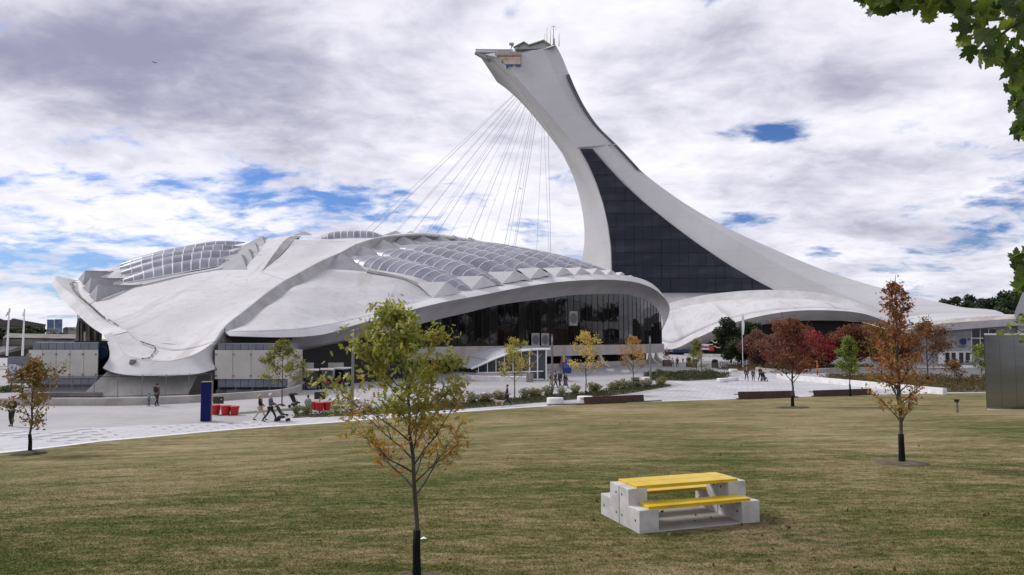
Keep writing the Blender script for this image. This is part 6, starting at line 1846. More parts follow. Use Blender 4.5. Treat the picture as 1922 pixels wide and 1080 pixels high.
mb = MB(); mb.prism([Vector((w0.x - 3.5, w0.y + 7.5, 0)), Vector((w0.x, w0.y - .3, 0)), Vector((w1.x, w1.y - .2, 0)), Vector((w1.x, w1.y + 6, 0))], (0, 0, w0.z)); mb.build('base_wall', M_BAND, K)
tz = .55
mb = MB(); mb.prism([Vector((w0.x - 3.5, w0.y + 6.5, 0)), Vector((w0.x - .4, w0.y - 2.6, 0)), Vector((w1.x + .2, w1.y - 2.4, 0)), Vector((w1.x + .2, w1.y + 4, 0))], (0, 0, tz)); mb.build('terrace', M_WCON, K)
for px in (991, 998):
    b_ = G(px, 717.5)
    t0 = thing('litter_bin', 'grey bin left of the kiosk door' if px < 995 else 'grey bin against the kiosk door frame', 'bin', b_, 0, 'grey bins by the kiosk door')
    mb = MB(); mb.box((0, 0, .5), (.40, .40, .95), bev=.03); mb.build('body', mat('bin_grey', (.22, .215, .21), .6), t0, local=True)
    mb = MB(); mb.box((0, 0, 1.02), (.44, .44, .08), bev=.02); mb.build('lid', M_LAMP, t0, local=True)
# bins and boxes
def metal_box(px, py, w_, h_, lab, m, cat='bin', nm='utility_bin', rz=R(15)):
    b_ = G(px, py); k = b_.y / F0
    t0 = thing(nm, lab, cat, b_, rz)
    mb = MB(); mb.box((0, 0, h_ * k * .47 + .03), (w_ * k, w_ * k * .6, h_ * k * .94), bev=.02); mb.build('body', m, t0, local=True)
    mb = MB(); mb.box((0, 0, h_ * k * .985), (w_ * k * 1.06, w_ * k * .66, .06), bev=.015); mb.build('lid', M_LAMP, t0, local=True)
    mb = MB(); mb.box((0, -w_ * k * .3 - .004, h_ * k * .72), (w_ * k * .6, .012, h_ * k * .10)); mb.build('slot', M_HOLE, t0, local=True)
metal_box(1192, 728, 14, 19, 'grey metal litter bin at the foot of the golden tree', mat('bin_bluegrey', (.16, .175, .20), .45))
metal_box(1408, 688, 13, 12, 'pale grey box standing by the olive bed under the dark trees', mat('box_pale', (.34, .37, .40), .5), 'box', 'service_box', 0)
# planters near the entrance
M_WOOD = mat('planter_wood', (.13, .095, .07), .8, (.09, .065, .05), 1.5, 5)
def planter(px, py, w_, h_, hp, lab, lm=None):
    b_ = G(px, py); k = b_.y / F0
    t0 = thing('planter', lab, 'planter', b_, 0)
    W_, H_ = w_ * k, h_ * k
    mb = MB(); mb.box((0, 0, H_ / 2), (W_, W_, H_), bev=.03); mb.build('box', M_WOOD, t0, local=True)
    rg = np.random.default_rng(int(px)); n = 260
    v = rg.normal(size=(n, 3)); v /= np.linalg.norm(v, axis=1)[:, None]
    pos = v * rg.random((n, 1)) ** .5 * np.array([W_ * .6, W_ * .6, hp * k * .55]) + np.array([0, 0, H_ + hp * k * .42])
    tag(ngon_mesh('plants', leaves_at(pos, .32, LEAF_LONG, rg), lm or LM_DGR, t0, rg.random(n)), kind='stuff')
planter(1342, 690.5, 10, 9, 7, 'square wooden planter with a low bush on the far plaza')
planter(1252, 688, 14, 12, 26, 'tall brown plant in a wooden planter at the corner of the glass hall', LM_BRN)
planter(1293, 689, 9, 8, 11, 'wooden planter with green plants behind the small olive tree', LM_GRN)
planter(1303, 690, 9, 8, 8, 'wooden planter behind the lamp post in the round bed', LM_YB)
# orange marker post
b_ = G(1534.5, 704); k = b_.y / F0
MP2 = thing('marker_post', 'thin orange and red marker post below the crimson tree', 'post', b_)
mb = MB(); mb.tube([(0, 0, .65), (0, 0, 2.0)], .10, 8); mb.build('upper', mat('marker_orange', (.50, .20, .03), .6), MP2, local=True)
mb = MB(); mb.tube([(0, 0, -.05), (0, 0, .65)], .13, 8); mb.build('base', mat('marker_red', (.30, .03, .02), .6), MP2, local=True)
# yellow hydrant-like box behind the maple
metal_box(1694, 706, 11, 9, 'small yellow box at the road behind the orange maple', mat('box_yellow', (.50, .33, .03), .5), 'box', 'service_box', 0)
# bollard light on the lawn
b_ = GL(1796.5, 774); k = b_.y / F0
BL_ = thing('bollard_light', 'short dark bollard light with a flat head on the lawn left of the mirrored pavilion', 'bollard light', b_)
mb = MB(); mb.lathe((0, 0, 0), [(2.4 * k, -.05), (2.4 * k, 10 * k), (2.2 * k, 18 * k)], 14); mb.build('post', mat('bollard_grey', (.20, .195, .18), .7, (.05, .05, .05), 1.5, 3), BL_, local=True)
mb = MB(); mb.lathe((0, 0, 0), [(2.2 * k, 18 * k), (3.6 * k, 20 * k), (5.2 * k, 22.4 * k), (5.2 * k, 24 * k), (1.5 * k, 24.4 * k)], 16); mb.build('head', M_DFRAME, BL_, local=True)
# mirrored pavilion
p0 = GL(1853, 769); 
MV = thing('mirrored_pavilion', 'pavilion clad in polished mirror steel panels at the right edge of the lawn', 'pavilion', p0)
def steel():
    m = bpy.data.materials.new('polished_steel'); m.use_nodes = True
    t = NT(m.node_tree); out = t.n('ShaderNodeOutputMaterial'); b = t.n('ShaderNodeBsdfPrincipled')
    b.inputs['Metallic'].default_value = 1; b.inputs['Base Color'].default_value = (.27, .28, .30, 1); b.inputs['Roughness'].default_value = .17
    tc_ = t.n('ShaderNodeTexCoord'); bn = t.n('ShaderNodeBump'); bn.inputs['Strength'].default_value = .10; bn.inputs['Distance'].default_value = .10
    t.l(t.noise(t.mapping(tc_.outputs['Object'], (.5, .5, 1)), 1.0, 2, .4), bn.inputs['Height']); t.l(bn.outputs[0], b.inputs['Normal'])
    t.l(b.outputs[0], out.inputs[0]); return m
M_ST = steel()
dM = p0.y; Hm = P(1852, 632, dM).z - p0.z + .1
dirm = Vector((1, -.10, 0)).normalized(); nm = Vector((-dirm.y, dirm.x, 0))
pw = 26.5 * dM / F0
for c_ in range(6):
    for r_ in range(4):
        q0 = p0 + dirm * (pw * c_ + .006); q1 = p0 + dirm * (pw * (c_ + 1) - .006)
        z0 = -.12 + (Hm + .12) * r_ / 4 + .005; z1 = -.12 + (Hm + .12) * (r_ + 1) / 4 - .005
        z = lambda q, zz_: Vector((q.x, q.y, p0.z + zz_))
        mb = MB(); mb.prism([z(q0, z0), z(q1, z0), z(q1, z1), z(q0, z1)], nm * .05); mb.build('panel', M_ST, MV)
q0 = p0 + nm * .06; q1 = p0 + dirm * pw * 6 + nm * .06
mb = MB(); mb.prism([Vector((q.x, q.y, p0.z - .3)) for q in (q0, q1, q1 + nm * 5 + dirm * 5, q0 + nm * 5 + dirm * 5)], (0, 0, Hm + .28)); mb.build('core', M_ST, MV)
mb = MB(); mb.prism([Vector((q.x, q.y, p0.z + Hm)) for q in (p0 - nm * .03, q1 - nm * .1, q1 + nm * 5 + dirm * 5, q0 + nm * 5 + dirm * 5)], (0, 0, .09)); mb.build('roof_edge', M_WFRAME, MV)
mb = MB(); mb.prism([Vector((q.x, q.y, p0.z - .1)) for q in (p0 - nm * .25, q1 - nm * .35, q1, p0)], (0, 0, .14)); mb.build('base_kerb', M_KERB, MV)
p_ = P(1863, 741, dM - .3)
# low stone strip set in the lawn behind the maple
a_ = GL(1690, 757); b_ = GL(1712, 756)
mb = MB(); mb.prism([a_ + Vector((0, -.2, -.1)), b_ + Vector((0, -.2, -.1)), b_ + Vector((0, .3, -.1)), a_ + Vector((0, .3, -.1))], (0, 0, .22)); tag(mb.build('stone_slab', M_KERB), 'short pale stone slab set in the lawn behind the orange maple', 'slab')

# ================================================================== FAR LEFT BACKGROUND
RU_ = thing('concrete_ruin', 'dark weathered concrete block rising behind the left box of the domed hall', 'building', (P(165, 650, 92).x, 92, 0))
mb = MB(); mb.prism([P(140, 700, 95), P(188, 700, 95), P(192, 620, 95), P(172, 602, 95), (P(158, 602, 95)), P(157, 596, 95), P(146, 598, 95), P(143, 612, 95)], (-3.6, 6, 0)); mb.build('wall', M_CONCD, RU_)
for x in (146, 152, 166, 178):
    mb = MB(); mb.prism([P(x - 1.2, 690, 94.4), P(x + 2, 690, 94.4), P(x + 2, 603 + (x - 146) * .5, 94.4), P(x - 1.2, 603 + (x - 146) * .5, 94.4)], (0, .5, 0)); mb.build('pilaster', M_CONCD, RU_)
mb = MB(); mb.prism([P(157, 690, 93), P(160.5, 690, 93), P(160.5, 623, 93), P(157, 623, 93)], (0, .4, 0)); mb.build('pillar', M_CONC, RU_)
mb = MB()
for x, y in ((149, 589), (152, 592), (146, 591)): mb.tube([P(x, 602, 96), P(x, y, 96)], .06, 4)
mb.tube([P(146, 594, 96), P(153, 593, 96)], .05, 4); mb.build('antenna', M_STEEL, RU_)
WK = thing('elevated_walkway', 'grey elevated concrete walkway slab with ramp at the far left', 'walkway', (P(70, 660, 125).x, 125, 0))
mb = MB(); mb.prism([P(5, 634, 122), P(142, 636, 126), P(142, 628, 132), P(15, 626, 132)], (0, 0, .0)); mb.prism([P(5, 636, 122), P(142, 638.5, 126), P(142, 629, 132), P(14, 627, 132)], (0, 0, -1.0)); mb.build('deck', M_CONCD, WK)
mb = MB(); mb.prism([P(-60, 676, 118), P(-60, 668, 118), P(35, 641, 124), P(52, 641, 124), P(52, 646, 124), P(20, 657, 122)], (0, 3, 0)); mb.build('ramp', M_CONC, WK)
for x in (52, 100, 135):
    mb = MB(); mb.box((P(x, 650, 127).x, 127, P(x, 640, 127).z / 2), (1.0, .8, P(x, 640, 127).z)); mb.build('column', M_CONCD, WK)
mb = MB(); mb.prism([P(-60, 672, 135), P(140, 672, 135), P(140, 638, 135), P(-60, 638, 135)], (0, 1, 0)); mb.build('rear_wall', mat('walkway_dark', (.035, .034, .032), .9), WK)
def roofed(label, poly, d, m, dep=20):
    mb = MB(); mb.prism([P(x, y, d) for x, y in poly], (-.66 * dep, dep, 0)); return mb
RB = thing('low_roofed_building', 'long low building with a dark hipped roof on the far left skyline', 'building', (P(30, 640, 300).x, 300, 0))
roofed('', [(-40, 640), (85, 640), (85, 611), (-40, 611)], 300, None).build('wall', mat('far_wall', (.20, .19, .18), .8), RB)
roofed('', [(-40, 600), (0, 598), (8, 601), (20, 601), (24, 597.5), (46, 602), (86, 609), (86, 612), (-40, 612)], 299, None).build('roof', mat('far_roof', (.085, .078, .078), .8, (.06, .055, .055), .1), RB)
mb = MB()
for x in range(-36, 84, 12): mb.prism([P(x, 622, 298.5), P(x + 7, 622, 298.5), P(x + 7, 616, 298.5), P(x, 616, 298.5)], (0, .4, 0))
mb.build('windows', M_DGLASS, RB)
GB = thing('glass_office_block', 'small blue glass office block on the far left skyline', 'building', (P(103, 640, 600).x, 600, 0))
M_BG = mat('blue_curtain_glass', (.09, .16, .34), .25, (.06, .12, .28), .05, 3, rand=.25)
for x0, x1, y0, y1 in ((88.5, 101.5, 600, 617), (103, 117, 599.5, 617)):
    mb = MB(); mb.prism([P(x0, 640, 600), P(x1, 640, 600), P(x1, y0, 600), P(x0, y0, 600)], (-8, 12, 0)); bd = mb.build('tower_wing', mat('office_frame', (.16, .22, .34), .5), GB)
    for c_ in range(4):
        for r_ in range(5):
            xa = x0 + (x1 - x0) * c_ / 4; ya = y0 + .6 + 15 * r_ / 5
            mb = MB(); mb.prism([P(xa + .25, ya + 2.5, 599.6), P(xa + (x1 - x0) / 4 - .25, ya + 2.5, 599.6), P(xa + (x1 - x0) / 4 - .25, ya, 599.6), P(xa + .25, ya, 599.6)], (0, .3, 0)); mb.build('window', M_BG, bd)
HR = mat('far_house', (.30, .28, .27), .8); HG = mat('far_house_dark', (.12, .11, .11), .8)
for x0, x1, y0, m_, lab in ((118, 128, 614, HG, 'tiny dark house roof right of the blue office block'), (128, 140, 615, HR, 'tiny pale house right of the blue office block'), (86, 92, 617, HR, 'tiny pale house below the blue office block')):
    t0 = thing('far_house', lab, 'house', (P(x0, 640, 420).x, 420, 0))
    mb = MB(); mb.prism([P(x0, 640, 420), P(x1, 640, 420), P(x1, y0 + 3, 420), P(x0, y0 + 3, 420)], (0, 8, 0)); mb.build('wall', m_, t0)
    mb = MB(); mb.prism([P(x0 - .6, y0 + 3, 419), P(x1 + .6, y0 + 3, 419), P((x0 + x1) / 2, y0, 419)], (0, 10, 0)); mb.build('roof', HG, t0)
# notice boards at the left
NB = thing('poster_board', 'grey board with blue picture posters behind the small tree at the left edge', 'board', (P(28, 730, 62).x, 62, 0))
mb = MB(); mb.prism([P(14, 720, 62), P(52, 720, 62.5), P(52, 670, 62.5), P(14, 670, 62)], (0, .3, 0)); mb.build('panel', mat('board_slate', (.14, .15, .18), .6), NB)
M_POST = mat('poster_print', (.10, .25, .55), .5, (.55, .50, .42), 1.2, 4)
for x0, x1, y0, y1 in ((16, 30, 684, 710), (31, 49, 686, 712)):
    mb = MB(); mb.prism([P(x0, y1, 61.9), P(x1, y1, 61.9), P(x1, y0, 61.9), P(x0, y0, 61.9)], (0, .04, 0)); mb.build('poster', M_POST, NB)
# vehicles behind the planters far off (pale roofs)
def vehicle(px, py, L_, Wd, Hh, rz, body_m, lab, nm='parked_car', cat='car'):
    b_ = G(px, py)
    t0 = thing(nm, lab, cat, b_, rz)
    pr = [(-L_ / 2, .3), (-L_ / 2, Hh * .58), (-L_ * .36, Hh * .66), (-L_ * .24, Hh), (L_ * .2, Hh), (L_ * .34, Hh * .64), (L_ / 2, Hh * .55), (L_ / 2, .3)]
    mb = MB(); mb.prism([Vector((x, -Wd / 2, z)) for x, z in pr], (0, Wd, 0)); mb.build('body', body_m, t0, local=True, bevel=.06)
    gp = [(-L_ * .33, Hh * .68), (-L_ * .23, Hh * .95), (L_ * .18, Hh * .95), (L_ * .30, Hh * .68)]
    for sy in (-1, 1):
        mb = MB(); mb.prism([Vector((x, sy * (Wd / 2 + .004), z)) for x, z in gp], (0, -sy * .03, 0)); mb.build('side_window', M_DGLASS, t0, local=True)
    mb = MB(); mb.add([(L_ * .342, -Wd * .42, Hh * .67), (L_ * .342, Wd * .42, Hh * .67), (L_ * .212, Wd * .40, Hh * .97), (L_ * .212, -Wd * .40, Hh * .97)], [(0, 1, 2, 3)]); mb.build('windscreen', M_DGLASS, t0, local=True)
    for sx in (-1, 1):
        for sy in (-1, 1):
            mb = MB(); mb.tube([(sx * L_ * .31, sy * Wd * .5 - sy * .2, .32), (sx * L_ * .31, sy * Wd * .5 + sy * .02, .32)], .32, 14); mb.build('wheel', M_HOLE, t0, local=True)
        mb = MB(); mb.box((sx * L_ * .5, 0, Hh * .46), (.05, Wd * .85, .14)); mb.build('lights', M_POLE, t0, local=True)
M_CARW = mat('car_white', (.65, .65, .66), .3); M_CARG = mat('car_grey', (.16, .165, .17), .3)
vehicle(1336, 664.5, 4.6, 1.8, 1.5, R(10), M_CARW, 'white car parked beyond the far wall below the red display'); vehicle(1352, 664.5, 4.6, 1.8, 1.5, R(10), M_CARW, 'pale car parked right of the white car beyond the far wall')
fwl = [P(1284, 668, 205), P(1378, 673, 190)]
mb = MB(); mb.prism([Vector((fwl[0].x, fwl[0].y, 0)), Vector((fwl[1].x, fwl[1].y, 0)), Vector((fwl[1].x, fwl[1].y, .95)), Vector((fwl[0].x, fwl[0].y, .85))], (.2, .4, 0)); tag(mb.build('far_wall', M_CONC), 'low grey wall far off in front of the parked pale cars', 'wall')
# bicycles rack shape by the dark trees
BR_ = thing('bike_rack', 'dark bicycle rack in front of the dark green trees', 'bike rack', G(1370, 687))
b_ = G(1370, 687)
for k in range(6):
    mb = MB(); x = b_.x - 1.8 + k * .7
    mb.tube([(x, b_.y, 0), (x, b_.y, .8), (x + .2, b_.y, .95), (x + .4, b_.y, .8), (x + .4, b_.y, 0)], .05, 5); mb.build('hoop', M_DFRAME, BR_)
# golf carts under the rim
def cart(px, py, rz, lab):
    b_ = G(px, py)
    t0 = thing('golf_cart', lab, 'golf cart', b_, rz, 'golf carts parked under the rim')
    mb = MB(); mb.prism([Vector((x, -.6, z)) for x, z in ((-1.2, .35), (-1.2, .85), (-.5, .85), (-.45, .55), (.45, .5), (.6, .95), (1.1, .8), (1.25, .35))], (0, 1.2, 0)); mb.build('body', mat('cart_black', (.015, .015, .017), .4), t0, local=True, bevel=.04)
    mb = MB(); mb.box((-.55, 0, .95), (.55, 1.1, .14), bev=.03); mb.box((-.82, 0, 1.25), (.12, 1.1, .5), bev=.03); mb.build('seat', mat('cart_seat', (.30, .29, .27), .7), t0, local=True)
    mb = MB(); mb.box((-.15, 0, 1.97), (2.1, 1.4, .16), bev=.05); mb.build('canopy', M_WCON, t0, local=True)
    for x, y in ((-1.0, -.55), (-1.0, .55), (.62, -.55), (.62, .55)):
        mb = MB(); mb.tube([(x * 1.05, y, .8), (x * .85, y, 1.93)], .025, 5); mb.build('canopy_post', M_DFRAME, t0, local=True)
    for x in (-.8, .8):
        for y in (-.58, .58):
            mb = MB(); mb.tube([(x, y - .09, .23), (x, y + .09, .23)], .23, 14); mb.build('wheel', M_HOLE, t0, local=True)
    mb = MB(); mb.add([(.66, -.5, .95), (.66, .5, .95), (.55, .5, 1.85), (.55, -.5, 1.85)], [(0, 1, 2, 3)]); mb.build('windscreen', M_DGLASS, t0, local=True)
    mb = MB(); mb.box((1.16, 0, .62), (.2, .5, .22), bev=.03); mb.build('red_panel', M_RED, t0, local=True)
cart(585, 731, R(-75), 'black golf cart with white canopy, left of the pair'); cart(613, 729, R(-75), 'black golf cart with white canopy, right of the pair'); cart(641, 726, R(-100), 'dark golf cart behind the square lamp post under the rim')

# ================================================================== PEOPLE
SKIN = mat('skin', (.42, .25, .18), .6)
def skinned(name, verts, edges, rads, m, parent, sub=1, root=0):
    me = bpy.data.meshes.new(name); me.from_pydata([tuple(v) for v in verts], edges, [])
    o = bpy.data.objects.new(name, me); C.objects.link(o)
    md = o.modifiers.new('skin', 'SKIN'); md.use_smooth_shade = True
    sk = me.skin_vertices[0].data
    for i, r_ in enumerate(rads):
        rr = r_ if hasattr(r_, '__len__') else (r_, r_)
        sk[i].radius = rr; sk[i].use_root = (i == root)
    if sub:
        s2 = o.modifiers.new('sub', 'SUBSURF'); s2.levels = sub; s2.render_levels = sub
    dg = bpy.context.evaluated_depsgraph_get()
    nm_ = bpy.data.meshes.new_from_object(o.evaluated_get(dg))
    o.modifiers.clear(); o.data = nm_; bpy.data.meshes.remove(me)
    nm_.materials.clear(); nm_.materials.append(m)
    o.parent = parent
    return o
def cm(c, r=.8): return mat('cloth_%.3f_%.3f_%.3f' % c, c, r, tuple(q * .75 for q in c), 6, 4)
def person(label, px, py, h=1.72, heading=0.0, stride=.25, top=(.03, .03, .035), legs=(.03, .03, .035), hair=(.03, .02, .015), arm='swing', long_hair=False, skirt=None, coat=False, group=None, seated=False, pos=None, shoes=(.02, .02, .02)):
    b_ = pos if pos is not None else G(px, py)
    t0 = thing('person', label, 'person', b_, heading, group)
    S = h / 1.75; t0.scale = (S, S, S)
    st = stride
    hipz = .93 - abs(st) * .08
    if seated: hipz = .42
    V = {}
    V['pel'] = (0, 0, hipz); V['waist'] = (0, -.01, hipz + .17); V['chest'] = (0, -.01, hipz + .38); V['neck'] = (0, 0, hipz + .55); V['hd0'] = (0, -.015, hipz + .63); V['hd1'] = (0, -.02, hipz + .70); V['hd2'] = (0, -.01, hipz + .78)
    V['nose'] = (0, -.125, hipz + .68)
    for s, sg in (('l', 1), ('r', -1)):
        V['sh' + s] = (sg * .17, 0, hipz + .48)
        sw = -sg * st * .5
        if arm == 'swing':
            V['el' + s] = (sg * .225, .03 + sw * .35, hipz + .20); V['wr' + s] = (sg * .23, -.06 + sw * .9, hipz - .03)
        elif arm == 'push':
            V['el' + s] = (sg * .23, -.05, hipz + .22); V['wr' + s] = (sg * .16, -.30, hipz + .14)
        else:
            V['el' + s] = (sg * .235, .02, hipz + .20); V['wr' + s] = (sg * .15, -.17, hipz + .10)
        w_ = Vector(V['wr' + s]); e_ = Vector(V['el' + s]); d_ = (w_ - e_).normalized()
        V['pm' + s] = tuple(w_ + d_ * .07)
        side = d_.cross(Vector((sg, 0, 0))).normalized()
        for q in range(4):
            f0 = w_ + d_ * .10 + side * ((q - 1.5) * .02); V['f%d%s' % (q, s)] = tuple(f0 + d_ * (.065 - .01 * abs(q - 1.2)) + Vector((-sg * .012, 0, 0)))
        V['th' + s] = tuple(w_ + d_ * .05 + side * -.055)
        ls = sg * st
        if seated:
            V['hp' + s] = (sg * .09, 0, hipz - .01); V['kn' + s] = (sg * .12, -.40, hipz + .04); V['an' + s] = (sg * .12, -.42, .08); V['to' + s] = (sg * .13, -.58, .04)
        else:
            V['hp' + s] = (sg * .09, 0, hipz - .05); V['kn' + s] = (sg * .095, -ls * .45 - .04, .50); V['an' + s] = (sg * .09, -ls + (.06 if ls < 0 else 0), .09 + (.05 if ls < -.1 else 0)); V['to' + s] = (sg * .10, -ls - .15, .045)
    rad = dict(pel=(.14, .11), waist=(.125, .095), chest=(.155, .11), neck=.055, hd0=.07, hd1=.092, hd2=.078, nose=.012)
    for s in 'lr':
        rad.update({'sh' + s: .062, 'el' + s: .042, 'wr' + s: .028, 'pm' + s: (.034, .018), 'th' + s: .010, 'hp' + s: .085, 'kn' + s: .056, 'an' + s: .038, 'to' + s: .035})
        for q in range(4): rad['f%d%s' % (q, s)] = .009
    E = [('pel', 'waist'), ('waist', 'chest'), ('chest', 'neck'), ('neck', 'hd0'), ('hd0', 'hd1'), ('hd1', 'hd2'), ('hd1', 'nose')]
    for s in 'lr':
        E += [('chest', 'sh' + s), ('sh' + s, 'el' + s), ('el' + s, 'wr' + s), ('wr' + s, 'pm' + s), ('wr' + s, 'th' + s), ('pel', 'hp' + s), ('hp' + s, 'kn' + s), ('kn' + s, 'an' + s), ('an' + s, 'to' + s)] + [('pm' + s, 'f%d%s' % (q, s)) for q in range(4)]
    def sub_(names, E_, infl, m, nm, root):
        ix = {n_: i for i, n_ in enumerate(names)}
        rs = []
        for n_ in names:
            r_ = rad[n_]; r_ = r_ if hasattr(r_, '__len__') else (r_, r_)
            rs.append((r_[0] + infl, r_[1] + infl))
        return skinned(nm, [V[n_] for n_ in names], [(ix[a], ix[b2]) for a, b2 in E_ if a in ix and b2 in ix], rs, m, t0, 1, ix[root])
    sub_(list(V.keys()), E, 0, SKIN, 'body', 'pel')
    tn = ['pel', 'waist', 'chest', 'neck', 'shl', 'ell', 'wrl', 'shr', 'elr', 'wrr']
    sv = V['neck']; V['neck'] = (0, 0, hipz + .52)
    sub_(tn, E, .022 if not coat else .032, cm(top), 'jacket', 'pel'); V['neck'] = sv
    ln = ['pel', 'hpl', 'knl', 'anl', 'hpr', 'knr', 'anr']
    pr = dict(rad); rad['pel'] = (.135, .105)
    sub_(ln, E, .014, cm(legs), 'trousers', 'pel')
    for s in 'lr':
        a_ = Vector(V['an' + s]); b2 = Vector(V['to' + s])
        skinned('shoe', [a_ + Vector((0, .05, -.035)), a_ + Vector((0, -.02, -.03)), b2], [(0, 1), (1, 2)], [.045, .05, .036], cm(shoes), t0, 1)
    hm = MB(); hc = Vector((0, .005, hipz + .735))
    rows = []
    for i in range(7):
        ph = math.pi * .5 - i * math.pi * .115; row = []
        for k in range(17):
            th = 2 * math.pi * k / 16
            back = max(0, math.sin(th))
            p_ = ph if math.sin(th) > -.4 else max(ph, math.pi * .13)
            row.append(hc + Vector((math.cos(th) * math.cos(p_) * .098, math.sin(th) * math.cos(p_) * .112 + .012, math.sin(p_) * .10)))
        rows.append(row)
    hm.grid(rows); 
    if long_hair:
        hm.tube([hc + Vector((0, .06, .03)), hc + Vector((0, .10, -.08)), hc + Vector((0, .10, -.24))], [.08, .09, .05], 8)
    hm.build('hair', cm(hair), t0, smooth=True, local=True)
    if skirt is not None:
        mb = MB(); mb.lathe((0, 0, 0), [(.15, hipz + .12), (.18, hipz - .1), (.24, hipz - .42), (.25, hipz - .62)], 16); mb.build('skirt', cm(skirt), t0, local=True, smooth=True)
    return t0
def facing(dx, dy):   # figures face -Y locally
    return math.atan2(dx, -dy)
FR, FLf, TOW, AWAY = facing(1, 0), facing(-1, 0), facing(0, -1), facing(0, 1)
BLK = (.014, .014, .017)
person('man in black standing with folded arms behind the small tree at the left edge', 21, 800.5, 1.78, TOW, .05, BLK, BLK, (.20, .15, .12), arm='fold')
p1 = person('woman in a dark jacket with a black backpack walking with a child in blue', 294, 762.5, 1.74, facing(.3, 1), .22, (.09, .08, .08), BLK, (.02, .015, .013))
bp = MB(); bp.box((0, .19, 1.30), (.30, .16, .42), bev=.05); o = bp.build('backpack', cm(BLK), None); o.location = p1.location; o.rotation_euler = p1.rotation_euler; tag(o, 'black backpack carried by the woman walking with the child', 'backpack')
ROOTLOC['backpack'] = Vector(p1.location)
p2 = person('small child in a turquoise jacket beside the woman with the backpack', 279, 763, 1.0, facing(.4, .6), .15, (.03, .22, .34), (.02, .06, .12), (.04, .03, .02))
person('blonde woman in a black jacket and cream trousers walking beside the stroller', 488, 790, 1.68, FR, .34, BLK, (.50, .44, .36), (.42, .30, .17), long_hair=True, arm='fold')
p3 = person('white haired man in blue jacket pushing a black stroller', 507, 792.5, 1.80, FR, .38, (.065, .085, .12), BLK, (.62, .60, .57), arm='push')
person('person in a grey green top sitting by the red tubs', 578, 773, 1.65, AWAY, 0, (.22, .26, .25), (.14, .15, .15), (.02, .018, .016), arm='fold', seated=True)
person('person in a black jacket and hood walking the dog beside the long bed', 952, 762.5, 1.66, FLf, .30, BLK, BLK, (.02, .016, .014), arm='fold')
person('woman in dark jacket and lime trousers partly behind the lamp post', 1033, 728, 1.65, facing(-.8, -.4), .2, BLK, (.38, .42, .05), (.03, .02, .018))
person('man in black walking right behind the lamp post', 1042.5, 728.5, 1.82, facing(.6, .3), .28, BLK, BLK, (.03, .02, .02))
person('man in charcoal coat walking in the middle of the group by the lamp post', 1051, 728.5, 1.86, facing(-.5, -.6), .30, (.035, .035, .04), BLK, (.025, .02, .018), coat=True)
person('woman in dark coat with patterned skirt at the right of the group', 1061.5, 729, 1.64, facing(.5, -.5), .28, BLK, (.10, .09, .085), (.03, .02, .018), long_hair=True, skirt=(.09, .085, .08))
person('man in dark jacket and blue jeans at the left of the walking family', 1401.5, 716, 1.78, facing(.1, -1), .22, (.018, .02, .03), (.06, .085, .14), (.03, .02, .018), shoes=(.5, .5, .5))
person('shorter person in dark clothes in the middle of the walking family', 1414, 716, 1.5, facing(-.1, -1), .15, (.022, .02, .035), (.05, .05, .055), (.02, .018, .016))
person('adult in black pushing a stroller at the right of the walking family', 1427, 715.5, 1.78, facing(.3, -1), .2, BLK, BLK, (.25, .18, .13), arm='push')
person('person in pale jacket walking away near the entrance planter', 1262.5, 690, 1.75, AWAY, .2, (.48, .46, .45), (.12, .12, .14), (.03, .02, .02))
person('person in black walking away right of the pale jacket', 1271.5, 690, 1.85, AWAY, .2, BLK, BLK, (.02, .02, .02))
person('small child far off right of the two people walking away', 1282, 682, 1.1, AWAY, .1, (.06, .02, .06), BLK, (.02, .02, .02))
person('person in dark blue behind the rust shrub near the entrance doors', 1789, 701, 1.7, FLf, .2, (.02, .025, .12), BLK, (.03, .02, .02))
# strollers
def stroller(px, py, heading, lab, s=1.0, pos=None):
    b_ = pos if pos is not None else G(px, py)
    t0 = thing('stroller', lab, 'stroller', b_, heading); t0.scale = (s, s, s)
    for x, y, r_ in ((-.24, .28, .13), (.24, .28, .13), (-.16, -.38, .10), (.16, -.38, .10)):
        mb = MB(); mb.tube([(x - .02, y, r_), (x + .02, y, r_)], r_, 14); mb.build('wheel', M_HOLE, t0, local=True)
    mb = MB()
    for x in (-.23, .23):
        mb.tube([(x, .28, .13), (x, -.05, .50), (x * .8, -.38, .12)], .016, 5); mb.tube([(x, -.05, .5), (x, .22, .75), (x, .42, 1.05)], .016, 5); mb.tube([(x, .28, .13), (x, -.1, .25)], .014, 4)
    mb.tube([(-.23, .42, 1.05), (.23, .42, 1.05)], .022, 6); mb.tube([(-.23, .28, .13), (.23, .28, .13)], .014, 4); mb.build('frame', M_DFRAME, t0, local=True)
    mb = MB(); mb.grid([[(x, y, z) for x in (-.2, 0, .2)] for y, z in ((-.38, .38), (-.30, .46), (-.02, .46), (.12, .62), (.24, .92))]); mb.build('seat', cm(BLK), t0, local=True, solid=.05)
    mb = MB(); rows = []
    for i in range(6):
        a_ = math.pi * (.15 + .6 * i / 5); rows.append([(x, .12 + math.cos(a_) * .34 - .02, .72 + math.sin(a_) * .36 - (abs(x) > .2) * .06) for x in (-.24, -.18, 0, .18, .24)])
    mb.grid(rows); mb.build('hood', cm(BLK), t0, local=True, solid=.02)
    mb = MB(); mb.box((0, .05, .28), (.36, .40, .16), bev=.04); mb.build('basket', cm((.05, .05, .055)), t0, local=True)
d_ = Vector((1, 0, 0))
stroller(529, 791.5, FR, 'black stroller pushed by the white haired man', 1.0)
stroller(553, 766, facing(.8, -.4), 'empty black stroller parked beyond the path', 1.0)
stroller(1434.5, 716, facing(.3, -1), 'dark stroller pushed by the adult of the walking family', 1.0)
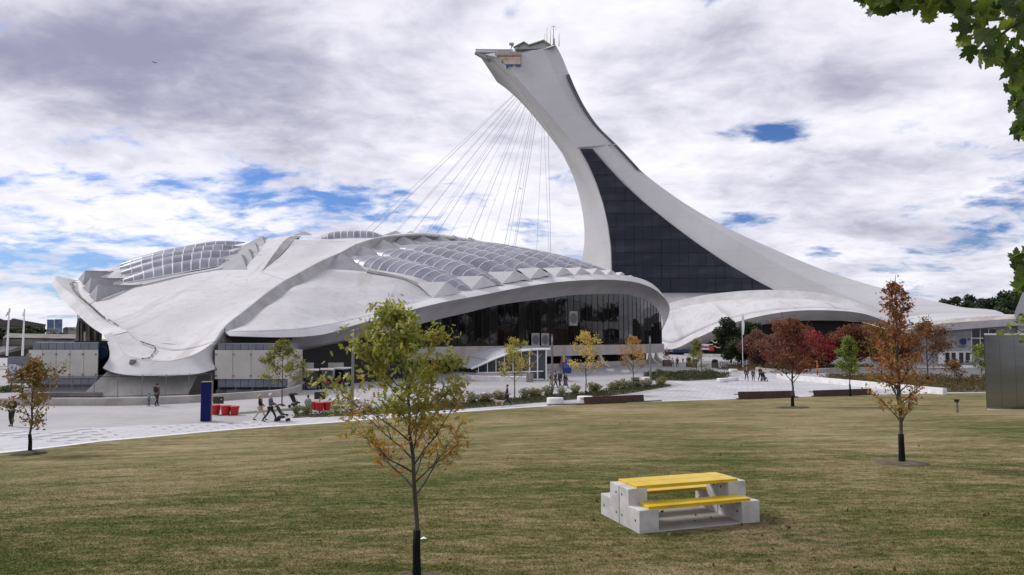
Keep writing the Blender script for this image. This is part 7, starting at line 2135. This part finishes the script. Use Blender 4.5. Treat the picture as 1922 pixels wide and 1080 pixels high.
# dog
def dog(px, py, heading, lab):
    b_ = G(px, py)
    t0 = thing('dog', lab, 'dog', b_, heading)
    V = [(0, .28, .46), (0, .02, .45), (0, -.24, .46), (0, -.38, .56), (0, -.46, .66), (0, -.60, .62), (0, .42, .50), (0, .52, .62)]
    E_ = [(0, 1), (1, 2), (2, 3), (3, 4), (4, 5), (0, 6), (6, 7)]; rd = [.095, .085, .115, .065, .065, .03, .022, .012]
    for sx in (-1, 1):
        n0 = len(V); V += [(sx * .07, -.24, .38), (sx * .075, -.22, .22), (sx * .075, -.25, .06), (sx * .075, -.29, .02)]; E_ += [(2, n0), (n0, n0 + 1), (n0 + 1, n0 + 2), (n0 + 2, n0 + 3)]; rd += [.06, .035, .022, .024]
        n0 = len(V); V += [(sx * .07, .24, .36), (sx * .075, .17, .27), (sx * .075, .31, .17), (sx * .075, .28, .05), (sx * .075, .24, .02)]; E_ += [(0, n0), (n0, n0 + 1), (n0 + 1, n0 + 2), (n0 + 2, n0 + 3), (n0 + 3, n0 + 4)]; rd += [.075, .05, .028, .02, .024]
        n0 = len(V); V += [(sx * .05, -.43, .72), (sx * .07, -.41, .77)]; E_ += [(4, n0), (n0, n0 + 1)]; rd += [.022, .01]
    skinned('body', V, E_, rd, mat('dog_coat', (.30, .22, .14), .9, (.45, .38, .30), 6, 3), t0, 1, 1)
    mb = MB(); mb.lathe((0, -.41, .585), [(.085, -.02), (.085, .02)], 12); mb.build('collar', cm((.2, .02, .02)), t0, local=True)
dog(937, 765, FLf, 'tan dog on a lead beside the person in black')
a_ = G(937, 765); b_ = G(950, 762.5)
mb = MB(); mb.tube([Vector(q) for q in resample([Vector((a_.x - .40, a_.y, .58)), Vector(((a_.x + b_.x) / 2, (a_.y + b_.y) / 2, .62)), Vector((b_.x - .18, b_.y, 1.0))], 8)], .012, 4); tag(mb.build('dog_lead', cm((.1, .1, .1))), 'thin lead between the tan dog and the person in black', 'lead')
# birds
for px, py, d, lab in ((290, 118, 150, 'small dark bird high in the sky at the upper left'), (977, 354, 200, 'small dark bird flying in front of the tower cables')):
    t0 = thing('bird', lab, 'bird', P(px, py, d), R(40))
    mb = MB(); mb.tube([(0, -.25, 0), (0, -.1, .02), (0, .1, 0), (0, .3, -.02)], [.02, .09, .08, .02], 8); mb.build('body', cm(BLK), t0, local=True)
    for sx in (-1, 1):
        mb = MB(); mb.prism([Vector((0, -.1, .03)), Vector((sx * .3, -.12, .14)), Vector((sx * .6, .05, .05)), Vector((sx * .25, .1, .08)), Vector((0, .1, .03))], (0, 0, .015)); mb.build('wing', cm(BLK), t0, local=True)
